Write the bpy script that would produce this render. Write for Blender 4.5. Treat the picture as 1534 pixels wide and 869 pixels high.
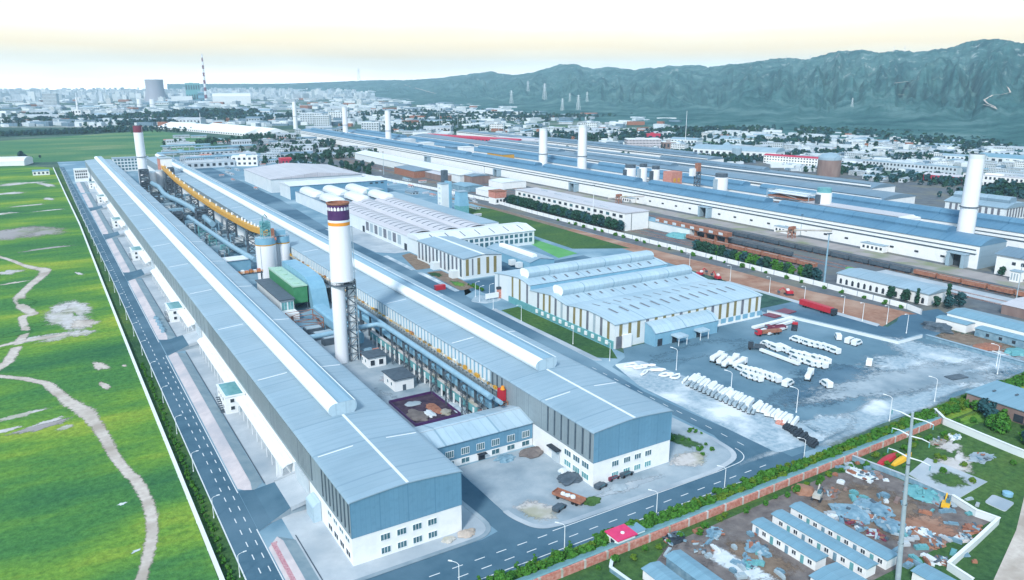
import bpy, math, random
from mathutils import Vector, Matrix, noise as mnoise

S = bpy.context.scene
for o in list(bpy.data.objects):
    bpy.data.objects.remove(o, do_unlink=True)
COL = S.collection
R = math.radians
rnd = random.Random(7)

# ------------------------------------------------------------------ camera
CAM_H = 110.0
HAZE = 8.0e-5
cd = bpy.data.cameras.new('camera')
cd.sensor_width = 36.0
cd.lens = 1150.0 / 1534.0 * 36.0
cd.clip_start = 1.0
cd.clip_end = 60000.0
cam = bpy.data.objects.new('camera', cd)
COL.objects.link(cam)
PITCH = math.atan(309.5 / 1150.0)
YAW = math.atan(729.0 / math.hypot(1150.0, 309.5))
cam.location = (0, 0, CAM_H)
cam.rotation_euler = (math.pi / 2 - PITCH, 0, -YAW)
S.camera = cam
S.render.resolution_x, S.render.resolution_y = 1024, 580

# ------------------------------------------------------------------ world
SUN_EL, SUN_AZ = R(40), R(232)          # azimuth measured from +Y towards +X: the sun stands behind the camera, to its left
W = bpy.data.worlds.new('World')
S.world = W
W.use_nodes = True
wn, wl = W.node_tree.nodes, W.node_tree.links
wn.clear()
wout = wn.new('ShaderNodeOutputWorld')
bg = wn.new('ShaderNodeBackground')
sky = wn.new('ShaderNodeTexSky')
sky.sky_type = 'NISHITA'
sky.sun_disc = False
sky.sun_elevation = SUN_EL
sky.sun_rotation = SUN_AZ
sky.air_density, sky.dust_density, sky.ozone_density = 1.3, 0.6, 2.0
tc = wn.new('ShaderNodeTexCoord')
sx = wn.new('ShaderNodeSeparateXYZ')
wl.new(tc.outputs['Generated'], sx.inputs[0])
# thin bright cloud veil: white at the horizon, a warm band above it, thinning out upwards
mp = wn.new('ShaderNodeMapping'); mp.inputs['Scale'].default_value = (2.2, 2.2, 16)
wl.new(tc.outputs['Generated'], mp.inputs[0])
nz = wn.new('ShaderNodeTexNoise'); nz.inputs['Scale'].default_value = 1.4
nz.inputs['Detail'].default_value = 4
wl.new(mp.outputs[0], nz.inputs['Vector'])
ad = wn.new('ShaderNodeMath'); ad.operation = 'MULTIPLY_ADD'
wl.new(nz.outputs['Fac'], ad.inputs[0]); ad.inputs[1].default_value = 0.05
wl.new(sx.outputs['Z'], ad.inputs[2])
vr = wn.new('ShaderNodeValToRGB')
el = vr.color_ramp.elements
el[0].position = 0.0;  el[0].color = (2.2, 2.28, 2.35, 1)
el[1].position = 1.0;  el[1].color = (0.42, 0.78, 1.08, 1)
for p, c in ((0.018, (2.1, 2.15, 2.2, 1)), (0.034, (1.50, 1.42, 1.25, 1)), (0.048, (1.12, 0.98, 0.68, 1)), (0.066, (1.03, 0.825, 0.48, 1)),
             (0.083, (1.0, 0.865, 0.60, 1)), (0.100, (0.90, 0.87, 0.80, 1)), (0.125, (0.84, 0.86, 0.87, 1)), (0.34, (0.54, 0.79, 0.98, 1))):
    e = el.new(p); e.color = c
wl.new(ad.outputs[0], vr.inputs[0])
vm = wn.new('ShaderNodeValToRGB')
vm.color_ramp.elements[0].position = 0.16; vm.color_ramp.elements[0].color = (1, 1, 1, 1)
vm.color_ramp.elements[1].position = 0.75; vm.color_ramp.elements[1].color = (0.25, 0.25, 0.25, 1)
wl.new(sx.outputs['Z'], vm.inputs[0])
SKY_STRENGTH = 0.10
sc = wn.new('ShaderNodeVectorMath'); sc.operation = 'SCALE'
sc.inputs['Scale'].default_value = 1.08 / SKY_STRENGTH
wl.new(vr.outputs[0], sc.inputs[0])
mx = wn.new('ShaderNodeMix'); mx.data_type = 'RGBA'
wl.new(vm.outputs[0], mx.inputs['Factor'])
wl.new(sky.outputs[0], mx.inputs['A']); wl.new(sc.outputs[0], mx.inputs['B'])
wl.new(mx.outputs['Result'], bg.inputs['Color'])
bg.inputs['Strength'].default_value = SKY_STRENGTH
wl.new(bg.outputs[0], wout.inputs[0])

# ------------------------------------------------------------------ sun
sd = bpy.data.lights.new('sun', 'SUN')
sd.energy = 2.6
sd.angle = R(9)
sd.color = (1.0, 0.98, 0.95)
sun = bpy.data.objects.new('sun', sd)
COL.objects.link(sun)
sv = Vector((math.sin(SUN_AZ) * math.cos(SUN_EL), math.cos(SUN_AZ) * math.cos(SUN_EL), math.sin(SUN_EL)))
sun.rotation_euler = sv.to_track_quat('Z', 'Y').to_euler()
sun.location = sv * 500

S.view_settings.view_transform = 'Standard'
S.view_settings.look = 'None'
S.view_settings.gamma = 1.0
S.view_settings.use_curve_mapping = False
S.view_settings.exposure = 0.60
S.render.engine = 'CYCLES'
S.cycles.max_bounces = 4
S.cycles.volume_bounces = 0

# ------------------------------------------------------------------ photo rays -> points of the site plan
_F = (math.sin(YAW) * math.cos(PITCH), math.cos(YAW) * math.cos(PITCH), -math.sin(PITCH))
_Rt = (math.cos(YAW), -math.sin(YAW), 0.0)
_U = (_Rt[1] * _F[2], -_Rt[0] * _F[2], _Rt[0] * _F[1] - _Rt[1] * _F[0])
def at(px, py, z=0.0):
    a, b = (px - 767.0) / 1150.0, -(py - 434.5) / 1150.0
    d = [_F[i] + a * _Rt[i] + b * _U[i] for i in range(3)]
    t = (z - CAM_H) / d[2]
    return (d[0] * t, d[1] * t)
def azimuth(px):
    a, b = (px - 767.0) / 1150.0, 309.5 / 1150.0
    d = [_F[i] + a * _Rt[i] + b * _U[i] for i in range(3)]
    return math.atan2(d[0], d[1])
def height_at(px, py, dist):      # height of something seen at (px, py) standing dist metres away
    a, b = (px - 767.0) / 1150.0, -(py - 434.5) / 1150.0
    d = [_F[i] + a * _Rt[i] + b * _U[i] for i in range(3)]
    return CAM_H + d[2] * dist / math.hypot(d[0], d[1])

# ------------------------------------------------------------------ mesh builder
LOC = {}
class MB:
    def __init__(s): s.v, s.f, s.m = [], [], []
    def poly(s, pts, mi=0):
        b = len(s.v); s.v += [tuple(p) for p in pts]; s.f.append(tuple(range(b, b + len(pts)))); s.m.append(mi)
        return s
    def faces(s, pts, faces, mi=0):
        b = len(s.v); s.v += [tuple(p) for p in pts]
        for f in faces: s.f.append(tuple(b + i for i in f)); s.m.append(mi)
        return s
    def box(s, x0, x1, y0, y1, z0, z1, mi=0, top=None):
        p = [(x0, y0, z0), (x1, y0, z0), (x1, y1, z0), (x0, y1, z0), (x0, y0, z1), (x1, y0, z1), (x1, y1, z1), (x0, y1, z1)]
        s.faces(p, [(0, 3, 2, 1), (0, 1, 5, 4), (1, 2, 6, 5), (2, 3, 7, 6), (3, 0, 4, 7)], mi)
        s.faces(p[4:], [(0, 1, 2, 3)], mi if top is None else top)
        return s
    def obox(s, cx, cy, l, w, z0, z1, rz, mi=0):
        c, n = math.cos(rz), math.sin(rz); b = len(s.v)
        p = []
        for z in (z0, z1):
            for dx, dy in ((-l/2, -w/2), (l/2, -w/2), (l/2, w/2), (-l/2, w/2)):
                p.append((cx + dx*c - dy*n, cy + dx*n + dy*c, z))
        return s.faces(p, [(0, 3, 2, 1), (4, 5, 6, 7), (0, 1, 5, 4), (1, 2, 6, 5), (2, 3, 7, 6), (3, 0, 4, 7)], mi)
    def prism(s, prof, axis, b0, b1, mi=0, caps=True):     # prof: (a, z) closed counter-clockwise; extruded along axis
        n = len(prof)
        mk = (lambda a, z, b: (a, b, z)) if axis == 'y' else (lambda a, z, b: (b, a, z))
        p = [mk(a, z, b0) for a, z in prof] + [mk(a, z, b1) for a, z in prof]
        s.faces(p, [(i, (i + 1) % n, n + (i + 1) % n, n + i) for i in range(n)], mi)
        if caps:
            s.faces(p, [tuple(range(n))[::-1], tuple(range(n, 2 * n))], mi)
        return s
    def strip(s, prof, axis, b0, b1, mi=0):                # open profile swept along axis
        n = len(prof)
        mk = (lambda a, z, b: (a, b, z)) if axis == 'y' else (lambda a, z, b: (b, a, z))
        p = [mk(a, z, b0) for a, z in prof] + [mk(a, z, b1) for a, z in prof]
        return s.faces(p, [(i, i + 1, n + i + 1, n + i) for i in range(n - 1)], mi)
    def cyl(s, cx, cy, z0, z1, r0, r1=None, n=16, mi=0, caps=True, capmi=None):
        r1 = r0 if r1 is None else r1
        p = [(cx + r0 * math.cos(2*math.pi*i/n), cy + r0 * math.sin(2*math.pi*i/n), z0) for i in range(n)]
        p += [(cx + r1 * math.cos(2*math.pi*i/n), cy + r1 * math.sin(2*math.pi*i/n), z1) for i in range(n)]
        s.faces(p, [(i, (i+1) % n, n + (i+1) % n, n + i) for i in range(n)], mi)
        if caps: s.faces(p, [tuple(range(n, 2*n))], mi if capmi is None else capmi); s.faces(p, [tuple(range(n))[::-1]], mi)
        return s
    def tube(s, pts, r, n=8, mi=0, r1=None):
        P = [Vector(p) for p in pts]; b = len(s.v); k = len(P)
        for i, p in enumerate(P):
            d = (P[min(i+1, k-1)] - P[max(i-1, 0)]).normalized()
            u = d.cross(Vector((0, 0, 1)) if abs(d.z) < .95 else Vector((1, 0, 0))).normalized(); w = d.cross(u)
            rr = r if r1 is None else r + (r1 - r) * i / (k - 1)
            for j in range(n):
                a = 2*math.pi*j/n; s.v.append(tuple(p + (u*math.cos(a) + w*math.sin(a))*rr))
        for i in range(k-1):
            for j in range(n):
                s.f.append((b+i*n+j, b+i*n+(j+1) % n, b+(i+1)*n+(j+1) % n, b+(i+1)*n+j)); s.m.append(mi)
        s.f.append(tuple(b+j for j in range(n))[::-1]); s.m.append(mi)
        s.f.append(tuple(b+(k-1)*n+j for j in range(n))); s.m.append(mi)
        return s
    def bar(s, p, q, w, mi=0): return s.tube([p, q], w * .7, 4, mi)
    def build(s, name, mats, parent=None, smooth=False):
        if not isinstance(mats, (list, tuple)): mats = [mats]
        me = bpy.data.meshes.new(name)
        off = LOC.get(parent.name, (0, 0, 0)) if parent else (0, 0, 0)
        v = s.v if off == (0, 0, 0) else [(a-off[0], b-off[1], c-off[2]) for a, b, c in s.v]
        me.from_pydata(v, [], s.f)
        for m in mats: me.materials.append(m)
        if len(mats) > 1: me.polygons.foreach_set('material_index', s.m)
        if smooth:
            me.polygons.foreach_set('use_smooth', [True] * len(s.f))
            try: me.set_sharp_from_angle(angle=R(40))
            except Exception: pass
        o = bpy.data.objects.new(name, me); COL.objects.link(o)
        if parent: o.parent = parent
        LOC[o.name] = off
        return o

def thing(name, label, cat, loc=(0, 0, 0), group=None):
    o = bpy.data.objects.new(name, None); COL.objects.link(o)
    o.location = loc; o.empty_display_size = 1; o['label'] = label; o['category'] = cat
    if group: o['group'] = group
    LOC[o.name] = tuple(loc)
    return o
def tag(o, label, cat, group=None):
    o['label'] = label; o['category'] = cat
    if group: o['group'] = group
    return o
def kind(o, k, label=None, cat=None):
    o['kind'] = k
    if label: o['label'] = label
    if cat: o['category'] = cat
    return o
def dup(root, loc, rz=0.0, sc=1.0, label=None, group=None):
    r = root.copy(); COL.objects.link(r); r.location = loc
    r.rotation_euler = (0, 0, rz); r.scale = (sc, sc, sc) if not isinstance(sc, tuple) else sc
    if label: r['label'] = label
    if group: r['group'] = group
    for ch in root.children:
        c = ch.copy(); COL.objects.link(c); c.parent = r
        for g in ch.children:
            d = g.copy(); COL.objects.link(d); d.parent = c
    return r
def settle(o, loc):      # give a mesh built in site coordinates its origin at its own base
    o.data.transform(Matrix.Translation(Vector(loc)*-1)); o.location = loc
    return o

# ------------------------------------------------------------------ materials
M = {}
def mat(name, c1, c2=None, scale=0.2, rough=0.7, metal=0.0, detail=5.0, lo=0.35, hi=0.65, bump=0.0, bscale=2.0, stretch=None, obj=False, c3=None, s3=0.02, spec=0.3):
    m = bpy.data.materials.new(name); m.use_nodes = True
    n, l = m.node_tree.nodes, m.node_tree.links
    b = n['Principled BSDF']
    b.inputs['Roughness'].default_value = rough; b.inputs['Metallic'].default_value = metal
    b.inputs['Specular IOR Level'].default_value = spec
    c1 = tuple(c1) + (1,); b.inputs['Base Color'].default_value = c1
    if c2 is not None or bump:
        if obj: vec = n.new('ShaderNodeTexCoord').outputs['Object']
        else: vec = n.new('ShaderNodeNewGeometry').outputs['Position']
        if stretch:
            k = n.new('ShaderNodeMapping'); k.inputs['Scale'].default_value = stretch; l.new(vec, k.inputs[0]); v2 = k.outputs[0]
        else: v2 = vec
    if c2 is not None:
        t = n.new('ShaderNodeTexNoise'); t.inputs['Scale'].default_value = scale; t.inputs['Detail'].default_value = detail
        t.inputs['Roughness'].default_value = 0.62
        l.new(v2, t.inputs['Vector'])
        r = n.new('ShaderNodeValToRGB'); e = r.color_ramp.elements
        e[0].position, e[0].color, e[1].position, e[1].color = lo, c1, hi, tuple(c2) + (1,)
        l.new(t.outputs['Fac'], r.inputs[0]); out = r.outputs[0]
        if c3 is not None:
            t3 = n.new('ShaderNodeTexNoise'); t3.inputs['Scale'].default_value = s3; t3.inputs['Detail'].default_value = 6
            l.new(vec, t3.inputs['Vector'])
            r3 = n.new('ShaderNodeValToRGB'); r3.color_ramp.elements[0].position = .48; r3.color_ramp.elements[1].position = .66
            l.new(t3.outputs['Fac'], r3.inputs[0])
            mm = n.new('ShaderNodeMix'); mm.data_type = 'RGBA'
            l.new(r3.outputs[0], mm.inputs['Factor']); l.new(out, mm.inputs['A']); mm.inputs['B'].default_value = tuple(c3) + (1,)
            out = mm.outputs['Result']
        l.new(out, b.inputs['Base Color'])
    if bump:
        t = n.new('ShaderNodeTexNoise'); t.inputs['Scale'].default_value = bscale; t.inputs['Detail'].default_value = 4
        l.new(v2, t.inputs['Vector'])
        bm = n.new('ShaderNodeBump'); bm.inputs['Strength'].default_value = bump; bm.inputs['Distance'].default_value = 0.3
        l.new(t.outputs['Fac'], bm.inputs['Height']); l.new(bm.outputs[0], b.inputs['Normal'])
    M[name] = m
    return m
def sheet_mat(name, c1, c2, seam, period=6.0, rib=0.45, axis='y', rough=0.45, dirt=None, ribdepth=.10):
    """coated profiled sheet: fine ribs, cross seams every few metres, panel to panel tone"""
    m = mat(name, c1, c2, scale=0.05, rough=rough, stretch=(1, 1, 1), lo=.3, hi=.7)
    n, l = m.node_tree.nodes, m.node_tree.links
    b = n['Principled BSDF']; src = b.inputs['Base Color'].links[0].from_socket
    g = n.new('ShaderNodeNewGeometry'); s = n.new('ShaderNodeSeparateXYZ'); l.new(g.outputs['Position'], s.inputs[0])
    A, B = ('Y', 'X') if axis == 'y' else ('X', 'Y')
    def mth(op, a, v=None):
        k = n.new('ShaderNodeMath'); k.operation = op; l.new(a, k.inputs[0])
        if v is not None: k.inputs[1].default_value = v
        return k.outputs[0]
    f = mth('FRACT', mth('DIVIDE', s.outputs[A], period)); seamf = mth('LESS_THAN', f, 0.035)
    f2 = mth('FRACT', mth('DIVIDE', s.outputs[A], period / 6.0)); fine = mth('MULTIPLY', mth('LESS_THAN', f2, .14), .35)
    mxm = n.new('ShaderNodeMath'); mxm.operation = 'MAXIMUM'; l.new(seamf, mxm.inputs[0]); l.new(fine, mxm.inputs[1])
    # each sheet a little different
    fl = mth('FLOOR', mth('DIVIDE', s.outputs[A], period / 3)); wnz = n.new('ShaderNodeTexWhiteNoise'); wnz.noise_dimensions = '1D'
    l.new(fl, wnz.inputs['W'])
    hv = n.new('ShaderNodeHueSaturation'); l.new(src, hv.inputs['Color'])
    mr = n.new('ShaderNodeMapRange'); mr.inputs['To Min'].default_value = .95; mr.inputs['To Max'].default_value = 1.05
    l.new(wnz.outputs['Value'], mr.inputs['Value']); l.new(mr.outputs[0], hv.inputs['Value'])
    # rain streaks
    mp_ = n.new('ShaderNodeMapping'); mp_.inputs['Scale'].default_value = (.9, .05, 1) if axis == 'x' else (.05, .9, 1)
    l.new(g.outputs['Position'], mp_.inputs[0]); st = n.new('ShaderNodeTexNoise'); st.inputs['Scale'].default_value = .8; st.inputs['Detail'].default_value = 4
    l.new(mp_.outputs[0], st.inputs['Vector'])
    rr = n.new('ShaderNodeMapRange'); rr.inputs['From Min'].default_value = .5; rr.inputs['From Max'].default_value = .8; rr.inputs['To Max'].default_value = .4
    l.new(st.outputs['Fac'], rr.inputs['Value'])
    m0 = n.new('ShaderNodeMix'); m0.data_type = 'RGBA'; l.new(rr.outputs[0], m0.inputs['Factor']); l.new(hv.outputs[0], m0.inputs['A'])
    m0.inputs['B'].default_value = tuple(dirt or tuple(x*.72 for x in c1)) + (1,)
    mm = n.new('ShaderNodeMix'); mm.data_type = 'RGBA'; l.new(mxm.outputs[0], mm.inputs['Factor']); l.new(m0.outputs['Result'], mm.inputs['A'])
    mm.inputs['B'].default_value = tuple(seam) + (1,)
    l.new(mm.outputs['Result'], b.inputs['Base Color'])
    return m
sheet_mat('roof_blue', (.245, .355, .43), (.30, .41, .485), (.20, .30, .375), period=18)
sheet_mat('roof_blue_x', (.36, .49, .57), (.44, .56, .63), (.24, .36, .44), period=18, axis='x')
sheet_mat('roof_pale', (.66, .70, .72), (.74, .77, .79), (.55, .60, .64), period=12, axis='x')
sheet_mat('roof_deep', (.085, .20, .31), (.12, .25, .36), (.06, .16, .26), period=24)
sheet_mat('roof_dull', (.12, .20, .27), (.17, .25, .32), (.09, .14, .19), period=24)
sheet_mat('roof_mauve', (.48, .47, .50), (.56, .54, .57), (.36, .36, .40), period=14, axis='x')
sheet_mat('roof_small', (.155, .30, .39), (.20, .35, .44), (.11, .23, .31), period=2.4)
mat('trim_white', (.80, .82, .83), (.70, .74, .76), scale=.3, rough=.45)
mat('monitor_lip', (.88, .89, .89), (.82, .85, .86), scale=.15, rough=.35, stretch=(1, .08, 1))
mat('monitor_top', (.20, .35, .45), (.30, .46, .56), scale=.2, rough=.35, stretch=(1, .05, 1))
mat('monitor_dark', (.20, .34, .44), (.26, .40, .50), scale=.2, rough=.5, stretch=(1, .05, 1))
mat('wall_white', (.80, .81, .81), (.71, .73, .73), scale=.35, rough=.6, lo=.45, hi=.75)
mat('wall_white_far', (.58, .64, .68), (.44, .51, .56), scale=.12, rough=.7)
sheet_mat('wall_bluegrey', (.12, .27, .39), (.145, .30, .42), (.10, .23, .34), period=7.2, axis='x')
sheet_mat('wall_side', (.22, .28, .31), (.26, .32, .35), (.16, .21, .24), period=7.2)
mat('louvre_dark', (.05, .08, .11), (.08, .12, .15), scale=.5)
mat('louvre_pale', (.42, .50, .55), (.52, .58, .62), scale=.4)
mat('panel_pale', (.62, .68, .70), (.70, .74, .75), scale=.12, rough=.5)
mat('glaze_olive', (.20, .17, .07), (.26, .22, .11), scale=.3, rough=.25)
mat('glaze_slate', (.12, .13, .16), (.18, .19, .22), scale=.3, rough=.25)
mat('glass', (.035, .10, .13), (.09, .20, .24), scale=.8, rough=.12, spec=.6)
mat('glass_teal', (.10, .30, .32), (.16, .38, .40), scale=.8, rough=.15, spec=.6)
mat('dark', (.02, .03, .045), (.04, .055, .07), scale=.5)
mat('asphalt', (.046, .112, .165), (.072, .148, .205), scale=.16, rough=.85, detail=9, c3=(.095, .175, .235), s3=.03, bump=.1)
mat('asphalt_worn', (.045, .11, .17), (.070, .15, .215), scale=.06, rough=.9, c3=(.16, .26, .33), s3=.018)
mat('line_paint', (.70, .72, .72), (.50, .54, .56), scale=1.5, rough=.6, lo=.5, hi=.75)
mat('concrete', (.27, .34, .39), (.37, .43, .47), scale=.12, rough=.85, detail=8, c3=(.18, .25, .30), s3=.05)
mat('concrete_pale', (.37, .42, .46), (.47, .51, .54), scale=.15, rough=.85, detail=8, c3=(.29, .35, .40), s3=.04)
mat('concrete_blue', (.12, .23, .31), (.18, .30, .38), scale=.08, rough=.9, c3=(.30, .42, .49), s3=.025)
mat('paving_pink', (.50, .45, .46), (.58, .52, .52), scale=.5, rough=.85, c3=(.40, .39, .42), s3=.06)
mat('paving_red', (.42, .17, .21), (.55, .34, .36), scale=2.0, rough=.85)
mat('kerb', (.52, .56, .58), (.60, .63, .64), scale=.4, rough=.8)
mat('berm', (.20, .29, .34), (.28, .36, .40), scale=.2, rough=.9)
mat('gravel_white', (.40, .48, .53), (.22, .32, .39), scale=.6, rough=.95, detail=8, c3=(.70, .74, .76), s3=.06, bump=.3)
mat('yard', (.085, .17, .23), (.125, .225, .29), scale=.06, rough=.9, detail=9, c3=(.20, .31, .38), s3=.02)
mat('earth_red', (.26, .13, .085), (.36, .20, .14), scale=.25, rough=1, detail=8, c3=(.42, .28, .21), s3=.05, bump=.5)
mat('earth_brown', (.16, .115, .085), (.25, .19, .145), scale=.3, rough=1, detail=8, bump=.5)
mat('earth_dark', (.12, .105, .105), (.21, .185, .175), scale=.3, rough=1, detail=8, bump=.5)
mat('path_soil', (.48, .41, .36), (.60, .54, .48), scale=.5, rough=1, detail=7, c3=(.38, .32, .27), s3=.08)
mat('bare_soil', (.46, .43, .41), (.58, .56, .55), scale=.35, rough=1, detail=8, c3=(.34, .34, .25), s3=.09)
mat('bare_grey', (.29, .265, .26), (.37, .34, .33), scale=.12, rough=1, detail=8, stretch=(.3, 1, 1), c3=(.22, .25, .15), s3=.05)
mat('rail_ground', (.085, .10, .12), (.14, .16, .175), scale=.15, rough=1, detail=7, c3=(.17, .17, .14), s3=.03)
mat('brick_red', (.46, .16, .12), (.62, .36, .30), scale=1.2, rough=.9, detail=6, lo=.4, hi=.7)
mat('cap_teal', (.13, .27, .29), (.18, .33, .35), scale=.4, rough=.8)
mat('steel_white', (.74, .78, .80), rough=.4)
mat('steel_grey', (.30, .38, .43), (.38, .46, .50), scale=.5, rough=.45)
mat('steel_dark', (.055, .08, .105), (.09, .12, .15), scale=.6, rough=.5)
mat('steel_teal', (.10, .30, .33), (.15, .38, .40), scale=.6, rough=.5)
mat('duct_blue', (.17, .36, .49), (.22, .42, .54), scale=.25, rough=.4)
mat('pipe_blue', (.20, .35, .45), (.26, .42, .52), scale=.4, rough=.4)
mat('pit_earth', (.030, .020, .045), (.085, .060, .085), scale=.4, rough=1, detail=8)
mat('green_paint', (.05, .22, .10), (.07, .27, .13), scale=.4, rough=.5)
mat('green_top', (.36, .55, .42), (.44, .62, .50), scale=.4, rough=.5)
mat('stack_white', (.80, .81, .83), (.74, .76, .79), scale=.25, rough=.5, stretch=(1, 1, .12))
mat('stack_purple', (.065, .022, .105), (.085, .035, .125), scale=.5, rough=.5)
mat('stack_maroon', (.16, .035, .065), (.20, .05, .08), scale=.5, rough=.5)
mat('orange_paint', (.80, .30, .03), rough=.5)
mat('conveyor_yellow', (.50, .25, .03), (.62, .34, .06), scale=.5, rough=.55)
mat('rust', (.24, .10, .07), (.36, .17, .11), scale=.8, rough=.9)
mat('red_paint', (.50, .03, .05), (.42, .025, .04), scale=.5, rough=.5)
mat('roof_red', (.52, .04, .09), (.42, .03, .07), scale=.2, rough=.6)
mat('roof_magenta', (.72, .05, .16), (.62, .04, .14), scale=.5, rough=.5)
mat('yellow_paint', (.75, .42, .03), rough=.5)
mat('tarp_blue', (.11, .22, .30), (.24, .37, .45), scale=.5, rough=.6, obj=True)
mat('tarp_white', (.66, .70, .72), (.52, .58, .62), scale=.5, rough=.6, obj=True)
mat('tyre', (.015, .015, .018), rough=.9)
mat('bark', (.09, .065, .05), (.13, .10, .08), scale=1, rough=1)
mat('brown_tank', (.20, .14, .13), (.27, .20, .18), scale=.15, rough=.8, stretch=(1, 1, .3))
mat('court_green', (.085, .30, .09), (.12, .36, .12), scale=.1, rough=.9)
mat('cooling', (.30, .31, .36), (.36, .37, .41), scale=.02, rough=.9, stretch=(1, 1, .2))
SOFT = {}
def soft(name, sc_=.22, lo=.12, hi=.88):
    """the same surface with a frayed, thinning edge (vertex attribute 'fall' 1 in the middle, 0 at the rim)"""
    key = (name, sc_)
    if key in SOFT: return SOFT[key]
    m = M[name].copy(); m.name = name + '_frayed'; n, l = m.node_tree.nodes, m.node_tree.links
    out = [k for k in n if k.type == 'OUTPUT_MATERIAL'][0]; b = [k for k in n if k.type == 'BSDF_PRINCIPLED'][0]
    at_ = n.new('ShaderNodeAttribute'); at_.attribute_name = 'fall'
    g = n.new('ShaderNodeNewGeometry'); t = n.new('ShaderNodeTexNoise'); t.inputs['Scale'].default_value = sc_; t.inputs['Detail'].default_value = 9; t.inputs['Roughness'].default_value = .7
    l.new(g.outputs['Position'], t.inputs['Vector'])
    k = n.new('ShaderNodeMath'); k.operation = 'MULTIPLY_ADD'; l.new(t.outputs['Fac'], k.inputs[0]); k.inputs[1].default_value = 2.4; k.inputs[2].default_value = -1.2
    k2 = n.new('ShaderNodeMath'); k2.operation = 'MULTIPLY_ADD'; l.new(at_.outputs['Fac'], k2.inputs[0]); k2.inputs[1].default_value = 1.25; l.new(k.outputs[0], k2.inputs[2])
    r = n.new('ShaderNodeMapRange'); r.interpolation_type = 'SMOOTHSTEP'; r.inputs['From Min'].default_value = lo; r.inputs['From Max'].default_value = hi; l.new(k2.outputs[0], r.inputs['Value'])
    e = n.new('ShaderNodeMath'); e.operation = 'MINIMUM'; l.new(r.outputs[0], e.inputs[0])
    e2 = n.new('ShaderNodeMath'); e2.operation = 'MULTIPLY'; e2.use_clamp = True; e2.inputs[1].default_value = 6; l.new(at_.outputs['Fac'], e2.inputs[0]); l.new(e2.outputs[0], e.inputs[1])
    tr = n.new('ShaderNodeBsdfTransparent'); mx_ = n.new('ShaderNodeMixShader'); l.new(e.outputs[0], mx_.inputs[0]); l.new(tr.outputs[0], mx_.inputs[1]); l.new(b.outputs[0], mx_.inputs[2]); l.new(mx_.outputs[0], out.inputs['Surface'])
    SOFT[key] = m; return m
def fall(o, vals):
    a = o.data.attributes.new('fall', 'FLOAT', 'POINT'); a.data.foreach_set('value', vals)
def foliage(name, c1, c2, c3):
    m = mat(name, c1, c2, scale=.9, rough=.8, obj=True, detail=2, lo=.35, hi=.65, spec=.1)
    n, l = m.node_tree.nodes, m.node_tree.links; b = n['Principled BSDF']; src = b.inputs['Base Color'].links[0].from_socket
    oi = n.new('ShaderNodeObjectInfo'); mm = n.new('ShaderNodeMix'); mm.data_type = 'RGBA'
    k = n.new('ShaderNodeMath'); k.operation = 'MULTIPLY'; k.inputs[1].default_value = .6; l.new(oi.outputs['Random'], k.inputs[0])
    l.new(k.outputs[0], mm.inputs['Factor']); l.new(src, mm.inputs['A']); mm.inputs['B'].default_value = tuple(c3) + (1,)
    l.new(mm.outputs['Result'], b.inputs['Base Color'])
    try:
        b.inputs['Transmission Weight'].default_value = 0
        b.inputs['Subsurface Weight'].default_value = 0
    except Exception: pass
    return m
foliage('leaf_dark', (.012, .055, .035), (.030, .095, .055), (.025, .07, .055))
foliage('leaf_green', (.025, .12, .022), (.075, .22, .035), (.060, .17, .020))
foliage('leaf_yellow', (.070, .15, .018), (.13, .21, .03), (.10, .19, .02))
foliage('leaf_blue', (.020, .075, .085), (.035, .10, .11), (.02, .06, .07))
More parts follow.
